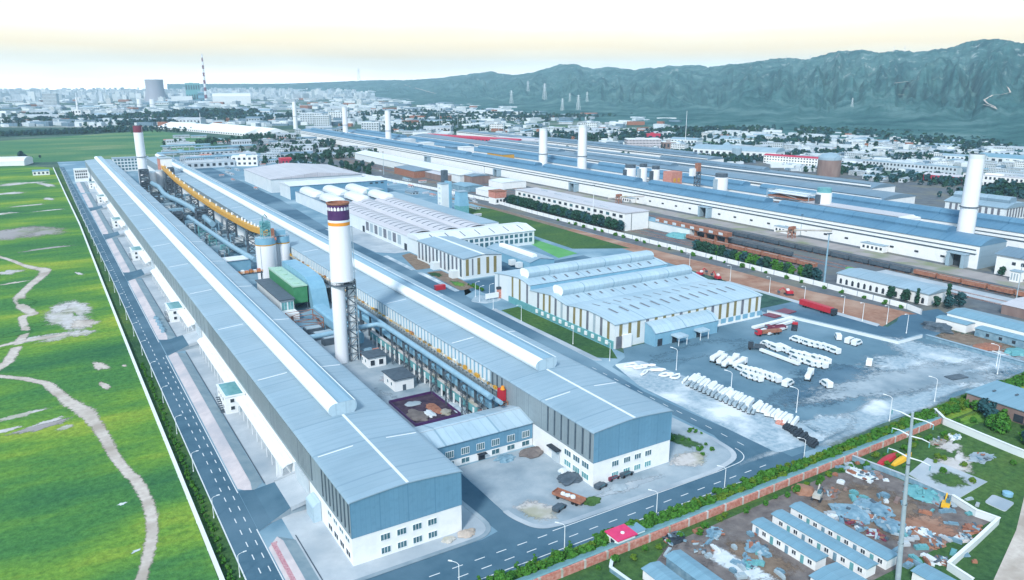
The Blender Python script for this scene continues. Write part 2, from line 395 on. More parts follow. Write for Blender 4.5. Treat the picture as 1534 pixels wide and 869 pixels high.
# grass: one living surface, green with yellowing swathes and bare flecks
def grass(name, cols, flecks=.0, scale=1.0):
    m = bpy.data.materials.new(name); m.use_nodes = True
    n, l = m.node_tree.nodes, m.node_tree.links; b = n['Principled BSDF']
    b.inputs['Roughness'].default_value = .95; b.inputs['Specular IOR Level'].default_value = .08
    g = n.new('ShaderNodeNewGeometry')
    def nz_(sc_, st=None, det=6, ro=.6):
        t = n.new('ShaderNodeTexNoise'); t.inputs['Scale'].default_value = sc_; t.inputs['Detail'].default_value = det; t.inputs['Roughness'].default_value = ro
        if st:
            k = n.new('ShaderNodeMapping'); k.inputs['Scale'].default_value = st; k.inputs['Rotation'].default_value = (0, 0, R(12)); l.new(g.outputs['Position'], k.inputs[0]); l.new(k.outputs[0], t.inputs['Vector'])
        else: l.new(g.outputs['Position'], t.inputs['Vector'])
        return t.outputs['Fac']
    r = n.new('ShaderNodeValToRGB'); e = r.color_ramp.elements
    e[0].position, e[0].color = .32, tuple(cols[0]) + (1,); e[1].position, e[1].color = .66, tuple(cols[3]) + (1,)
    for p, c in ((.45, cols[1]), (.545, cols[2])): k = e.new(p); k.color = tuple(c) + (1,)
    l.new(nz_(.016 * scale, (.45, 1.3, 1), 8, .62), r.inputs[0])
    f = n.new('ShaderNodeValToRGB'); f.color_ramp.elements[0].position = .3; f.color_ramp.elements[0].color = (.50, .55, .60, 1)
    f.color_ramp.elements[1].position = .7; f.color_ramp.elements[1].color = (1.50, 1.38, 1.20, 1)
    l.new(nz_(.55 * scale, None, 8, .75), f.inputs[0])
    mu = n.new('ShaderNodeMix'); mu.data_type = 'RGBA'; mu.blend_type = 'MULTIPLY'; mu.inputs['Factor'].default_value = 1
    l.new(r.outputs[0], mu.inputs['A']); l.new(f.outputs[0], mu.inputs['B']); out = mu.outputs['Result']
    if flecks:
        w = n.new('ShaderNodeValToRGB'); w.color_ramp.elements[0].position = .70 - flecks; w.color_ramp.elements[1].position = .735 - flecks
        l.new(nz_(.045 * scale, (.5, 1.2, 1), 10, .72), w.inputs[0])
        m2 = n.new('ShaderNodeMix'); m2.data_type = 'RGBA'; l.new(w.outputs[0], m2.inputs['Factor']); l.new(out, m2.inputs['A']); m2.inputs['B'].default_value = (.45, .43, .39, 1)
        out = m2.outputs['Result']
    l.new(out, b.inputs['Base Color'])
    bm = n.new('ShaderNodeBump'); bm.inputs['Strength'].default_value = .5; bm.inputs['Distance'].default_value = .6
    l.new(nz_(.8, None, 5, .7), bm.inputs['Height']); l.new(bm.outputs[0], b.inputs['Normal'])
    M[name] = m; return m
grass('grass', ((.034, .135, .062), (.066, .20, .058), (.13, .275, .050), (.29, .37, .055)), flecks=.012)
grass('grass_dark', ((.030, .085, .045), (.045, .115, .048), (.060, .135, .045), (.10, .17, .05)))
grass('far_field', ((.040, .15, .085), (.065, .19, .095), (.10, .22, .10), (.20, .27, .14)), scale=.6)
grass('land', ((.028, .080, .075), (.045, .11, .095), (.075, .14, .11), (.20, .24, .22)), flecks=.05, scale=.35)
# ================================================================== ground
def sheet(name, pts, z, m, k='structure'):
    o = MB().poly([(x, y, z) for x, y in pts]).build(name, M[m] if isinstance(m, str) else m)
    o['kind'] = k
    return o
def rect(x0, x1, y0, y1): return [(x0, y0), (x1, y0), (x1, y1), (x0, y1)]
def rounded(pts, rad, seg=6):
    out = []; n = len(pts)
    for i, p in enumerate(pts):
        r_ = rad[i] if isinstance(rad, (list, tuple)) else rad
        a, b, c = Vector(pts[i-1]), Vector(p), Vector(pts[(i+1) % n])
        u, w = (a-b), (c-b); r_ = min(r_, u.length*.45, w.length*.45)
        if r_ < .05: out.append(tuple(b)); continue
        u.normalize(); w.normalize(); p0, p1 = b + u*r_, b + w*r_
        for k in range(seg+1):
            t = k/seg; out.append(tuple(p0*(1-t)**2 + b*2*t*(1-t) + p1*t*t))
    return out
def slab(name, pts, z0, z1, mats):      # raised slab: mats[0] top, mats[1] kerb faces and rim
    n = len(pts); m = MB()
    m.poly([(x, y, z1) for x, y in pts], 0)
    m.faces([(x, y, z0) for x, y in pts] + [(x, y, z1) for x, y in pts], [(i, (i+1) % n, n+(i+1) % n, n+i) for i in range(n)], 1)
    o = m.build(name, [M[k] for k in mats]); o['kind'] = 'structure'; return o
def kerb(name, pts, w, z0, z1, m='kerb', closed=False):
    P = [Vector(p) for p in pts]; n = len(P); L, Rr = [], []
    for i, p in enumerate(P):
        a = P[i-1] if (i or closed) else p; b = P[(i+1) % n] if (i < n-1 or closed) else p
        d = (b-a).normalized(); q = Vector((-d.y, d.x))*w/2; L.append(p+q); Rr.append(p-q)
    mb = MB()
    for i in range(n if closed else n-1):
        j = (i+1) % n
        mb.faces([(*L[i], z1), (*L[j], z1), (*Rr[j], z1), (*Rr[i], z1), (*L[i], z0), (*L[j], z0), (*Rr[j], z0), (*Rr[i], z0)],
                 [(3, 2, 1, 0), (0, 1, 5, 4), (2, 3, 7, 6)])
    o = mb.build(name, M[m]); o['kind'] = 'structure'; return o
def ribbon(name, pts, widths, z, m):
    P = [Vector(p) for p in pts]; n = len(P)
    # resample with a smooth curve
    Q, Wd = [], []
    for i in range(n-1):
        p0, p1, p2, p3 = P[max(i-1, 0)], P[i], P[i+1], P[min(i+2, n-1)]
        for k in range(10):
            t = k/10
            Q.append(.5*((2*p1) + (p2-p0)*t + (2*p0-5*p1+4*p2-p3)*t*t + (3*p1-p0-3*p2+p3)*t**3)); Wd.append(widths[i]*(1-t)+widths[i+1]*t)
    Q.append(P[-1]); Wd.append(widths[-1]); mb = MB(); vs = []
    for i, q in enumerate(Q):
        d = (Q[min(i+1, len(Q)-1)]-Q[max(i-1, 0)]).normalized(); pr = Vector((-d.y, d.x))
        w = Wd[i]/2; j1 = 1+.35*mnoise.noise((q.x*.15, q.y*.15, 1.0)); j2 = 1+.35*mnoise.noise((q.x*.15, q.y*.15, 7.0))
        a, b = q+pr*w*j1*1.35, q-pr*w*j2*1.35; vs += [(a.x, a.y, z), ((a.x+2*q.x)/3, (a.y+2*q.y)/3, z), ((b.x+2*q.x)/3, (b.y+2*q.y)/3, z), (b.x, b.y, z)]
    mb.faces(vs, [(4*i+k, 4*i+k+1, 4*i+k+5, 4*i+k+4) for i in range(len(Q)-1) for k in range(3)])
    o = mb.build(name, soft(m, .7)); o['kind'] = 'structure'; fall(o, [0, .95, .95, 0]*len(Q)); return o
def patch(name, cx, cy, rx, ry, z, m, seed, rz=0.0, jag=.55):      # ragged bare patch
    n = 60; mb = MB(); vs, fv = [(cx, cy, z)], [1.0]
    for q, fl in ((.45, .85), (.78, .5), (1.15, 0)):
        for i in range(n):
            a = 2*math.pi*i/n
            f = 1 + jag*mnoise.fractal((math.cos(a)*1.3+seed*3.1, math.sin(a)*1.3, seed*1.7), 1.0, 2.0, 4)
            f = max(.3, f)*q; x, y = rx*f*math.cos(a), ry*f*math.sin(a)
            vs.append((cx + x*math.cos(rz)-y*math.sin(rz), cy + x*math.sin(rz)+y*math.cos(rz), z)); fv.append(fl)
    fs = [(0, 1+i, 1+(i+1) % n) for i in range(n)]
    for k in range(2): fs += [(1+k*n+i, 1+(k+1)*n+i, 1+(k+1)*n+(i+1) % n, 1+k*n+(i+1) % n) for i in range(n)]
    mb.faces(vs, fs); o = mb.build(name, soft(m, (.7 if max(rx, ry) < 13 else .45) if max(rx, ry) < 60 else .03)); o['kind'] = 'structure'; fall(o, fv); return o

# the land: one sheet out to the horizon, denser near the place
g = MB(); rings = [0, 300, 700, 1500, 3000, 6000, 9000, 14000]; NS = 72
vs = [(300, 500, 0)] + [(300 + r_*math.cos(2*math.pi*k/NS), 500 + r_*math.sin(2*math.pi*k/NS), 0) for r_ in rings[1:] for k in range(NS)]
fs = [(0, 1+k, 1+(k+1) % NS) for k in range(NS)]
for i in range(len(rings)-2):
    b0, b1 = 1+i*NS, 1+(i+1)*NS
    fs += [(b0+k, b1+k, b1+(k+1) % NS, b0+(k+1) % NS) for k in range(NS)]
g.faces(vs, fs); g.build('ground', M['land'])['kind'] = 'structure'

sheet('meadow', [(-420, 60), (23.0, 60), (22.0, 300), (21.8, 700), (16.0, 1215), (-60, 1330), (-420, 1330)], .02, 'grass')
sheet('verge', [(22.4, 60), (27.6, 60), (27.4, 700), (24, 1215), (17.5, 1215), (22.0, 700)], .024, 'grass_dark')
sheet('field', [(-260, 1335), (130, 1300), (230, 1420), (330, 1620), (250, 2080), (-120, 1800), (-420, 1700)], .03, 'far_field')
# plant ground
sheet('plant_yard', [(27.5, 131), (200, 131), (200, 244), (300, 244), (300, 340), (352, 340), (352, 1300), (24.0, 1300), (27.4, 700)], .03, 'concrete_blue')
sheet('rail_yard', [(352, 150), (482, 150), (482, 1620), (300, 1620), (352, 900)], .034, 'rail_ground')
sheet('row_yard', [(482, 180), (900, 180), (900, 900), (700, 1650), (482, 1650)], .034, 'rail_ground')
sheet('waste_ground', [(60, 40), (420, 40), (420, 150), (327, 137), (60, 132)], .02, 'grass_dark')

# ------------------------------------------------------------------ roads
sheet('road', [(27.6, 60), (35.2, 60), (35.0, 300), (34.0, 620), (30.9, 1000), (29.5, 1215), (23.8, 1215), (25.0, 836), (27.3, 500), (27.4, 300)], .05, 'asphalt')
sheet('front_road', [(27.6, 133.3), (186, 133.3), (189, 136.5), (183, 150), (181.2, 170), (179.5, 200), (174.0, 200), (174.6, 160), (170, 147.6), (160, 142.6), (110, 142.6), (96, 148), (93, 160), (93, 186), (86, 186), (86, 160), (87, 149), (82, 147.9), (35.2, 147.9), (27.6, 150)], .056, 'asphalt')
sheet('side_road', [(174.0, 200), (179.5, 200), (183.5, 236), (186.0, 290), (184.6, 325), (186, 352), (197, 360), (199, 380), (192, 356), (187.5, 400), (185, 480), (186, 560), (198, 760), (200, 1250), (160, 1250), (172, 700), (174, 480), (174, 300)], .052, 'asphalt_worn')
sheet('crossing_road', rect(298.5, 328, 137, 252), .05, 'asphalt_worn')
sheet('crossing_road', [(328, 180), (348, 183), (372, 197), (378, 205), (352, 209), (340, 203), (328, 200)], .054, 'asphalt_worn')
sheet('works_road', [(197, 346), (300, 346), (300, 402), (243, 440), (231, 380), (197, 380)], .046, 'asphalt_worn')
# lane paint
pm = MB()
def dash(x0, y0, x1, y1, w, z=.066):
    d = Vector((x1-x0, y1-y0)).normalized(); q = Vector((-d.y, d.x))*w/2
    pm.poly([(x0+q.x, y0+q.y, z), (x0-q.x, y0-q.y, z), (x1-q.x, y1-q.y, z), (x1+q.x, y1+q.y, z)])
x = 38
while x < 176: dash(x, 137.5, x+2.8, 137.55, .26); x += 6.3
x = 64
while x < 100: dash(x, 141.2, x+2.8, 141.2, .26); x += 6.0
dash(30, 134.1, 180, 134.4, .26); dash(99, 141.9, 158, 142.1, .26)
arc = rounded([(158, 142.1), (173.3, 143.2), (174.8, 185)], [0, 11, 0], 10)
for i in range(len(arc)-2): dash(*arc[i], *arc[i+1], .26)
y = 150
while y < 232: dash(177.4+(y-150)*.012, y, 177.44+(y-150)*.012, y+2.8, .24); y += 7
y = 76
while y < 1150: dash(31.4-(y-100)*.0025, y, 31.4-(y-100)*.0025, y+2.4, .24); y += 6.2
y = 150
while y < 330: dash(33.4, y, 33.4, y+2.4, .24); y += 6.2
for ya, yb in ((60, 500), (500, 850), (850, 1210)):
    xa = 27.75 if ya < 500 else (27.55 if ya < 850 else 25.2); xb = 27.55 if yb == 500 else (25.2 if yb == 850 else 24.0)
    dash(xa, ya, xb, yb, .3)
for y0, y1 in ((60, 146), (152, 182), (203, 334), (354, 474), (496, 620), (642, 776)):
    dash(35.0-(y0-150)*.0018, y0, 35.0-(y1-150)*.0018, y1, .26)
pm.build('road_marking', M['line_paint'])['kind'] = 'structure'

# aprons and islands
a = slab('forecourt', rounded([(41.8, 147.9), (87.2, 148.3), (86.0, 166), (85.4, 187), (41.8, 187)], [3, 7, 0, 0, 0]), .03, .13, ('concrete_pale', 'kerb'))
kerb('kerb', rounded([(42, 148.3), (86.8, 148.7), (85.6, 166), (85.0, 187)], [0, 7, 0, 0]), 1.3, .13, .19, 'concrete')
ap = rounded([(93.3, 184), (93.0, 153), (96.0, 144.2), (104, 142.7), (158, 142.4), (171.8, 145.5), (173.4, 160), (172.2, 186), (168, 188), (160, 184)], [0, 3, 4, 0, 5, 11, 4, 0, 0, 0])
slab('forecourt', ap, .03, .13, ('concrete', 'kerb'))
kerb('kerb', [(Vector(p)*.985+Vector((1.9, 2.5))).to_tuple() for p in ap[1:-6]], 1.6, .13, .18, 'concrete_pale')
patch('dust', 101, 152, 4.5, 6, .142, 'bare_soil', 3, .5, .3)
patch('dust', 131, 149, 12, 2.2, .142, 'concrete_pale', 5, 0, .5)
patch('dust', 156, 152, 7, 4.5, .142, 'bare_soil', 6, 0, .25)
patch('dust', 163, 163, 3.2, 7, .145, 'grass_dark', 8, .2, .5)
patch('soot', 106, 178, 11, 5, .05, 'asphalt_worn', 9, 0, .4)
slab('pavement', rounded([(149.6, 188), (173.2, 188), (173.2, 300), (149.6, 300)], 1), .03, .13, ('concrete', 'kerb'))
patch('dust', 96, 228, 6, 22, .05, 'concrete', 4, 0, .3)
sheet('court_floor', rect(79.4, 120.8, 200.2, 330), .04, 'concrete')
patch('dust', 104, 232, 10, 8, .055, 'gravel_white', 12, .3, .5)
patch('dust', 106, 262, 5, 3, .056, 'paving_pink', 13, .1, .5)

# embankments beside the left road, with entry ramps up to the hall doors
RAMPS = [184.5, 337.5, 485, 628, 779]
ends = [(97.0, 176.0)] + [(RAMPS[i]+17, RAMPS[i+1]-1.0) for i in range(4)] + [(RAMPS[4]+17, 905), (912, 1015)]
for i, (ya, yb) in enumerate(ends):
    sh = (0 if i < 2 else -(ya-200)*.0022)
    xo, xi = 35.4+sh, 42.3+sh*.4
    m = MB()
    L = [(xo, .03), (xo, .16), (38.6+sh*.8, .95), (39.0+sh*.8, 1.0), (xi, .06)]
    tip = 4.0
    m.strip([(p[0], p[1]) for p in L[:4]], 'y', ya+tip, yb-tip, 0); m.strip(L[3:], 'y', ya+tip, yb-tip, 1)
    for yy, y2 in ((ya+tip, ya), (yb-tip, yb)):
        c = (38.5+sh*.8, y2, .05); pts = [(x_, yy, z_) for x_, z_ in L]
        for k in range(4):
            m.poly([pts[k], pts[k+1], c] if y2 > yy else [pts[k+1], pts[k], c], 1 if k == 3 else 0)
    o = m.build('embankment', [M['paving_pink'], M['berm']]); o['kind'] = 'structure'
    if i in (0,):
        sheet('paving_band', rect(36.2, 37.7, ya+5, yb-3), .64, 'paving_red').data.transform(Matrix.Identity(4))
    kerb('kerb', [(xi+.3, ya+3), (xi+.3, yb-2)], .25, .03, .22, 'steel_dark')
    sheet('loading_lane', rect(xi+.5, 50.4, ya-2, yb+2), .044, 'concrete_pale')
for i, y0 in enumerate(RAMPS):
    sh = -(y0-200)*.0022 if i > 1 else 0
    y1 = y0+16; m = MB()
    prof = [(35.2+sh, .06), (39+sh, .35), (44.5, 1.9), (50.4, 3.0)]
    for k in range(3):
        (xa, za), (xb, zb) = prof[k], prof[k+1]
        wa = (4.0, 1.5, 0)[k]; wb = (1.5, 0, 0)[k]
        m.poly([(xa, y0-wa, za), (xb, y0-wb, zb), (xb, y1+wb, zb), (xa, y1+wa, za)], 0 if k < 2 else 2)
        m.poly([(xa, y0-wa, 0), (xb, y0-wb, 0), (xb, y0-wb, zb), (xa, y0-wa, za)], 1)
        m.poly([(xb, y1+wb, 0), (xa, y1+wa, 0), (xa, y1+wa, za), (xb, y1+wb, zb)], 1)
    for yy in (y0-.35, y1+.05):
        m.faces([(44.5, yy, 1.2), (50.4, yy, 2.3), (50.4, yy, 3.5), (44.5, yy, 2.4), (44.5, yy+.3, 1.2), (50.4, yy+.3, 2.3), (50.4, yy+.3, 3.5), (44.5, yy+.3, 2.4)],
                [(0, 1, 2, 3), (7, 6, 5, 4), (3, 2, 6, 7)], 2)
    o = m.build('ramp', [M['asphalt'], M['concrete'], M['concrete_pale']]); o['kind'] = 'structure'

# meadow paths and bare soil
P_ = lambda L: [at(*p) for p in L]
ribbon('path', P_([(205, 900), (216, 850), (228, 800), (222, 755), (205, 722), (180, 695), (150, 645), (128, 618), (100, 600), (72, 577), (48, 570), (20, 566), (-20, 562)]), [2.6, 2.6, 2.8, 3.0, 3.2, 3.2, 3.6, 5.2, 4.4, 3.6, 3.2, 3.0, 3.0], .06, 'path_soil')
ribbon('path', P_([(-20, 380), (10, 388), (35, 397), (52, 402), (68, 405), (60, 416), (40, 432), (29, 446), (36, 462), (50, 470), (34, 476), (38, 496), (25, 520), (8, 545), (-20, 560)]), [3, 3, 3.5, 6, 6.5, 5, 4.6, 5, 5.5, 5, 3.5, 3.5, 4, 4.5, 5], .055, 'path_soil')
ribbon('path', P_([(-20, 524), (30, 512), (70, 506), (100, 500)]), [3, 3.5, 4, 4], .058, 'path_soil')
for i, (px, py, rx, ry, m_) in enumerate([(100, 478, 9, 20, 'bare_soil'), (80, 505, 12, 6, 'bare_soil'), (40, 510, 11, 3, 'bare_soil'), (55, 347, 18, 26, 'bare_grey'), (15, 350, 22, 24, 'bare_grey'),
        (72, 372, 16, 3, 'bare_grey'), (148, 548, 2.2, 6, 'path_soil'), (156, 578, 1.6, 5, 'path_soil'), (72, 634, 6, 3.6, 'bare_soil'), (30, 622, 8, 2.2, 'bare_soil'), (8, 645, 5, 1.6, 'bare_soil'), (12, 408, 6, 6, 'bare_soil'),
        (20, 424, 8, 2, 'path_soil'), (72, 298, 5, 10, 'bare_soil'), (70, 277, 5, 26, 'bare_soil'), (30, 275, 22, 14, 'bare_soil'), (10, 290, 16, 10, 'bare_soil'), (75, 315, 12, 3, 'bare_soil'),
        (40, 308, 14, 5, 'bare_soil'), (5, 320, 12, 7, 'bare_soil'), (118, 410, 1.6, 6, 'bare_soil'), (112, 462, 7, 16, 'bare_soil'), (125, 485, 5, 10, 'path_soil'), (90, 462, 5, 8, 'bare_soil'), (120, 500, 6, 5, 'bare_soil'), (60, 640, 9, 2.5, 'bare_grey'), (100, 640, 3, 2, 'bare_soil'), (183, 755, 1.2, .8, 'tarp_white'), (205, 825, 1.3, .6, 'tarp_white'), (186, 548, 1.0, 1.4, 'path_soil')]):
    x, y = at(px, py); patch('bare_ground', x, y, rx, ry, .03+.0012*i, m_, i+20, .25)
for i, (px, py, rx, ry) in enumerate([(40, 452, 4, 10), (58, 486, 6, 4), (35, 516, 10, 2.0), (25, 500, 7, 4)]):
    x, y = at(px, py); patch('meadow', x, y, rx, ry, .074+.002*i, 'grass', i+70, .3, .3)

# parking and storage yard east of the side road
yd = [(184, 137), (327, 137), (327, 182.5), (309.5, 183), (304, 214), (298.5, 243.5), (203.5, 241), (197, 232), (185.5, 226), (182, 200)]
sheet('yard', yd, .058, 'yard')
sheet('gravel_strip', rounded([(182.2, 141), (203, 139), (206.5, 152), (204.5, 196), (200, 226), (188, 228), (181.6, 205)], 2), .064, 'gravel_white')
patch('dust', 300, 160, 30, 24, .0625, 'gravel_white', 31, -.2, .6)
patch('dust', 245, 142, 60, 7.0, .063, 'gravel_white', 32, 0.02, .6)
patch('dust', 310, 168, 14, 20, .0634, 'gravel_white', 33, 0, .5)
patch('dust', 214, 146, 10, 7, .0638, 'gravel_white', 34, 0, .5)
patch('dust', 262, 166, 40, 16, .0616, 'asphalt_worn', 35, -.25, .6)
patch('dust', 230, 222, 26, 9, .061, 'yard', 36, 0, .5)
patch('dust', 276, 155, 42, 12, .0644, 'concrete', 37, -.15, .7)
sheet('earth_strip', [(327, 201.8), (352, 208), (360, 205), (352, 260), (353, 330), (352, 378), (351, 480), (341, 480), (331, 330), (326, 260)], .06, 'earth_red')
sheet('earth_strip', [(341, 480), (351, 480), (352, 620), (346, 700), (340, 700), (345, 600)], .06, 'earth_brown')
sheet('grass_strip', [(306, 420), (341, 400), (343, 480), (345, 600), (335, 640), (318, 600), (310, 500)], .062, 'grass_dark')
slab('pavement', rounded([(325, 203), (329, 204.5), (330, 300), (326.4, 300)], .5), .03, .14, ('concrete_pale', 'kerb'))
sheet('grass_strip', [(188.3, 318), (199, 319), (198.8, 243), (193.5, 232.5), (187.0, 238), (187.4, 261), (187.4, 290)], .07, 'grass_dark')
slab('pavement', rounded([(183.9, 236), (187.0, 234), (187.3, 322), (185.0, 322)], .8), .03, .14, ('concrete_pale', 'kerb'))
slab('traffic_island', rounded([(182.6, 340), (188, 332), (198.5, 334), (198.8, 341), (191, 349.5)], 3), .03, .16, ('gravel_white', 'kerb'))
sheet('planting_bed', rounded([(187.8, 419), (198.5, 419), (205, 446), (205, 466), (197, 462)], 2), .072, 'earth_brown')
sheet('planting_bed', rounded([(188.6, 362), (198.4, 364), (200.2, 382), (200.3, 410), (190.4, 410)], 2), .072, 'earth_brown')
patch('planting', 193, 402, 3.5, 6, .08, 'grass_dark', 41); patch('planting', 194, 376, 2.6, 9, .08, 'grass', 42)
for k, (xx, ya, yb) in enumerate(((186.4, 362, 412), (186.6, 420, 466))):
    slab('pavement', rounded([(xx-1.4, ya), (xx+1.6, ya), (xx+2.2, yb), (xx-1, yb)], .8), .03, .13, ('gravel_white', 'kerb'))
sheet('sports_court', [(281, 401), (300, 406), (302, 461), (292, 458)], .075, 'court_green')
sheet('court_surround', [(274, 396), (304, 400), (304, 466), (288, 462)], .07, 'concrete_blue')
sheet('works_floor', [(196, 470), (210, 470), (209, 580), (184, 580), (186, 480)], .06, 'concrete_pale')
sheet('service_road', [(456, 196), (476, 196), (474, 600), (470, 1500), (462, 1500), (458, 600)], .06, 'bare_grey')
sheet('service_road', [(400, 206), (404, 206), (417, 260), (414, 262)], .06, 'concrete_pale')
sheet('service_road', [(412, 190), (430, 186), (433, 270), (423, 270)], .064, 'concrete_pale')
# rails
rm = MB()
for xx in (383, 388.5, 398, 413, 421, 436, 444):
    for dx in (-.72, .72): rm.box(xx+dx-.06, xx+dx+.06, 186 if xx > 405 else 290, 1200, .06, .24, 0)
    yy = 186 if xx > 405 else 290
    while yy < 700: rm.box(xx-1.3, xx+1.3, yy, yy+.3, .05, .12, 1); yy += 2.4
rm.build('railway_track', [M['rust'], M['concrete_blue']])['kind'] = 'structure'
# strip in front of the brick wall, junk ground behind it
sheet('hedge_strip', rect(27.6, 330, 126.9, 133.2), .045, 'grass')
sheet('yard_dirt', [(96, 88), (199, 86), (199, 118), (185, 124), (120, 122), (96, 110)], .05, 'earth_dark')
patch('bare_ground', 175, 106, 16, 14, .056, 'earth_brown', 51, 0, .4); patch('bare_ground', 180, 93, 9, 7, .058, 'earth_red', 52, 0, .5)
patch('bare_ground', 133, 106, 7, 9, .056, 'earth_brown', 53, 0, .4); patch('bare_ground', 121, 116, 6, 6, .058, 'earth_dark', 54, 0, .4)
patch('bare_ground', 128, 108, 3.4, 11, .06, 'tarp_white', 55, .2, .25)
sheet('dirt_road', [(163, 66), (172, 72), (200, 80.5), (230, 92), (260, 98), (330, 112), (330, 108), (260, 93), (232, 86), (203, 75), (172, 64)], .055, 'path_soil')
patch('bare_ground', 222, 108, 9, 4, .052, 'bare_soil', 56, .3, .7); patch('bare_ground', 232, 116, 5, 3, .053, 'bare_soil', 57, .3, .7)
patch('meadow', 262, 122, 12, 4, .05, 'grass', 58)
slab('concrete_pad', [(200.6, 96.6), (219, 97.6), (218.4, 115), (204, 112)], .02, .16, ('concrete_pale', 'kerb'))
patch('meadow', 211, 104, 5.0, 4.6, .18, 'grass_dark', 59, 0, .25)
slab('concrete_pad', rounded([(206.5, 86.5), (213.5, 87.5), (213, 93), (206.8, 92)], 1), .02, .2, ('concrete_pale', 'kerb'))
# ================================================================== window helper
def window(parent, axis, at_, a0, a1, z0, z1, out, gm='glass', mull=3, label=None):
    """framed window on a wall plane; axis 'x' = wall faces along y at y=at_, 'y' = wall faces along x at x=at_; out = outward sign"""
    def bx(m, a, b, c, d, p, q, mi=0):
        lo, hi = sorted((at_ + out*p, at_ + out*q))
        if axis == 'x': m.box(a, b, lo, hi, c, d, mi)
        else: m.box(lo, hi, a, b, c, d, mi)
    t = .10; f = MB()
    bx(f, a0-t, a1+t, z1, z1+t, .004, .12); bx(f, a0-t, a1+t, z0-t, z0, .004, .16)
    bx(f, a0-t, a0, z0, z1, .004, .12); bx(f, a1, a1+t, z0, z1, .004, .12)
    for k in range(1, mull):
        c = a0 + (a1-a0)*k/mull; bx(f, c-.045, c+.045, z0, z1, .004, .11)
    fo = f.build('window', M['trim_white'], parent)
    p = MB(); bx(p, a0, a1, z0, z1, .002, .05)
    p.build('pane', M[gm], fo)
    return fo

def monitor_parts(root, x0, y0, y1, zb, w=8.6, h=4.0, seg=''):
    """trough shaped ridge ventilator: bulging white lips left and right, blue tray between"""
    x1 = x0+w; zt = zb+h
    lipL = [(x0+2.0, zb-.2), (x0+1.0, zb+.35), (x0+.35, zb+1.0), (x0+.02, zb+1.9), (x0+.12, zb+2.7), (x0+.55, zb+3.35), (x0+1.2, zb+3.75), (x0+2.0, zt-.02), (x0+3.0, zt)]
    tray = [(x0+3.0, zt), (x0+3.4, zt-.4), (x0+4.2, zt-.75), (x0+5.6, zt-.85), (x0+6.9, zt-.80), (x0+7.5, zt-.7)]
    gap = [(x0+7.5, zt-.7), (x0+7.55, zt-.9), (x0+7.9, zt-.9), (x0+7.95, zt-.1)]
    lipR = [(x0+7.95, zt-.1), (x0+8.1, zt), (x1-.3, zt-.25), (x1, zb+2.6), (x1-.25, zb+1.4), (x1-1.0, zb+.3), (x1-1.8, zb-.2)]
    def st(pr): return [(a, z) for a, z in pr][::-1]
    m = MB()
    m.strip(st(lipL), 'y', y0, y1, 0); m.strip(st(tray), 'y', y0, y1, 1); m.strip(st(gap), 'y', y0, y1, 2); m.strip(st(lipR), 'y', y0, y1, 0)
    full = lipL + tray[1:] + gap[1:] + lipR[1:]
    cap = lipL[:8] + [(x0+8.1, zt), (x1-.3, zt-.25), (x1, zb+2.6), (x1-.25, zb+1.4), (x1-1.0, zb+.3), (x1-1.8, zb-.2)]
    for yy in (y0, y1):
        k = [(a, yy, z) for a, z in cap]; k2 = [(a, yy+(.35 if yy == y0 else -.35), z) for a, z in cap]
        m.poly(k if yy == y0 else k[::-1], 3); m.poly(k2[::-1] if yy == y0 else k2, 3)
    return m.build('roof_monitor', [M['monitor_lip'], M['monitor_top'], M['monitor_dark'], M['roof_blue_x']], root, smooth=True)

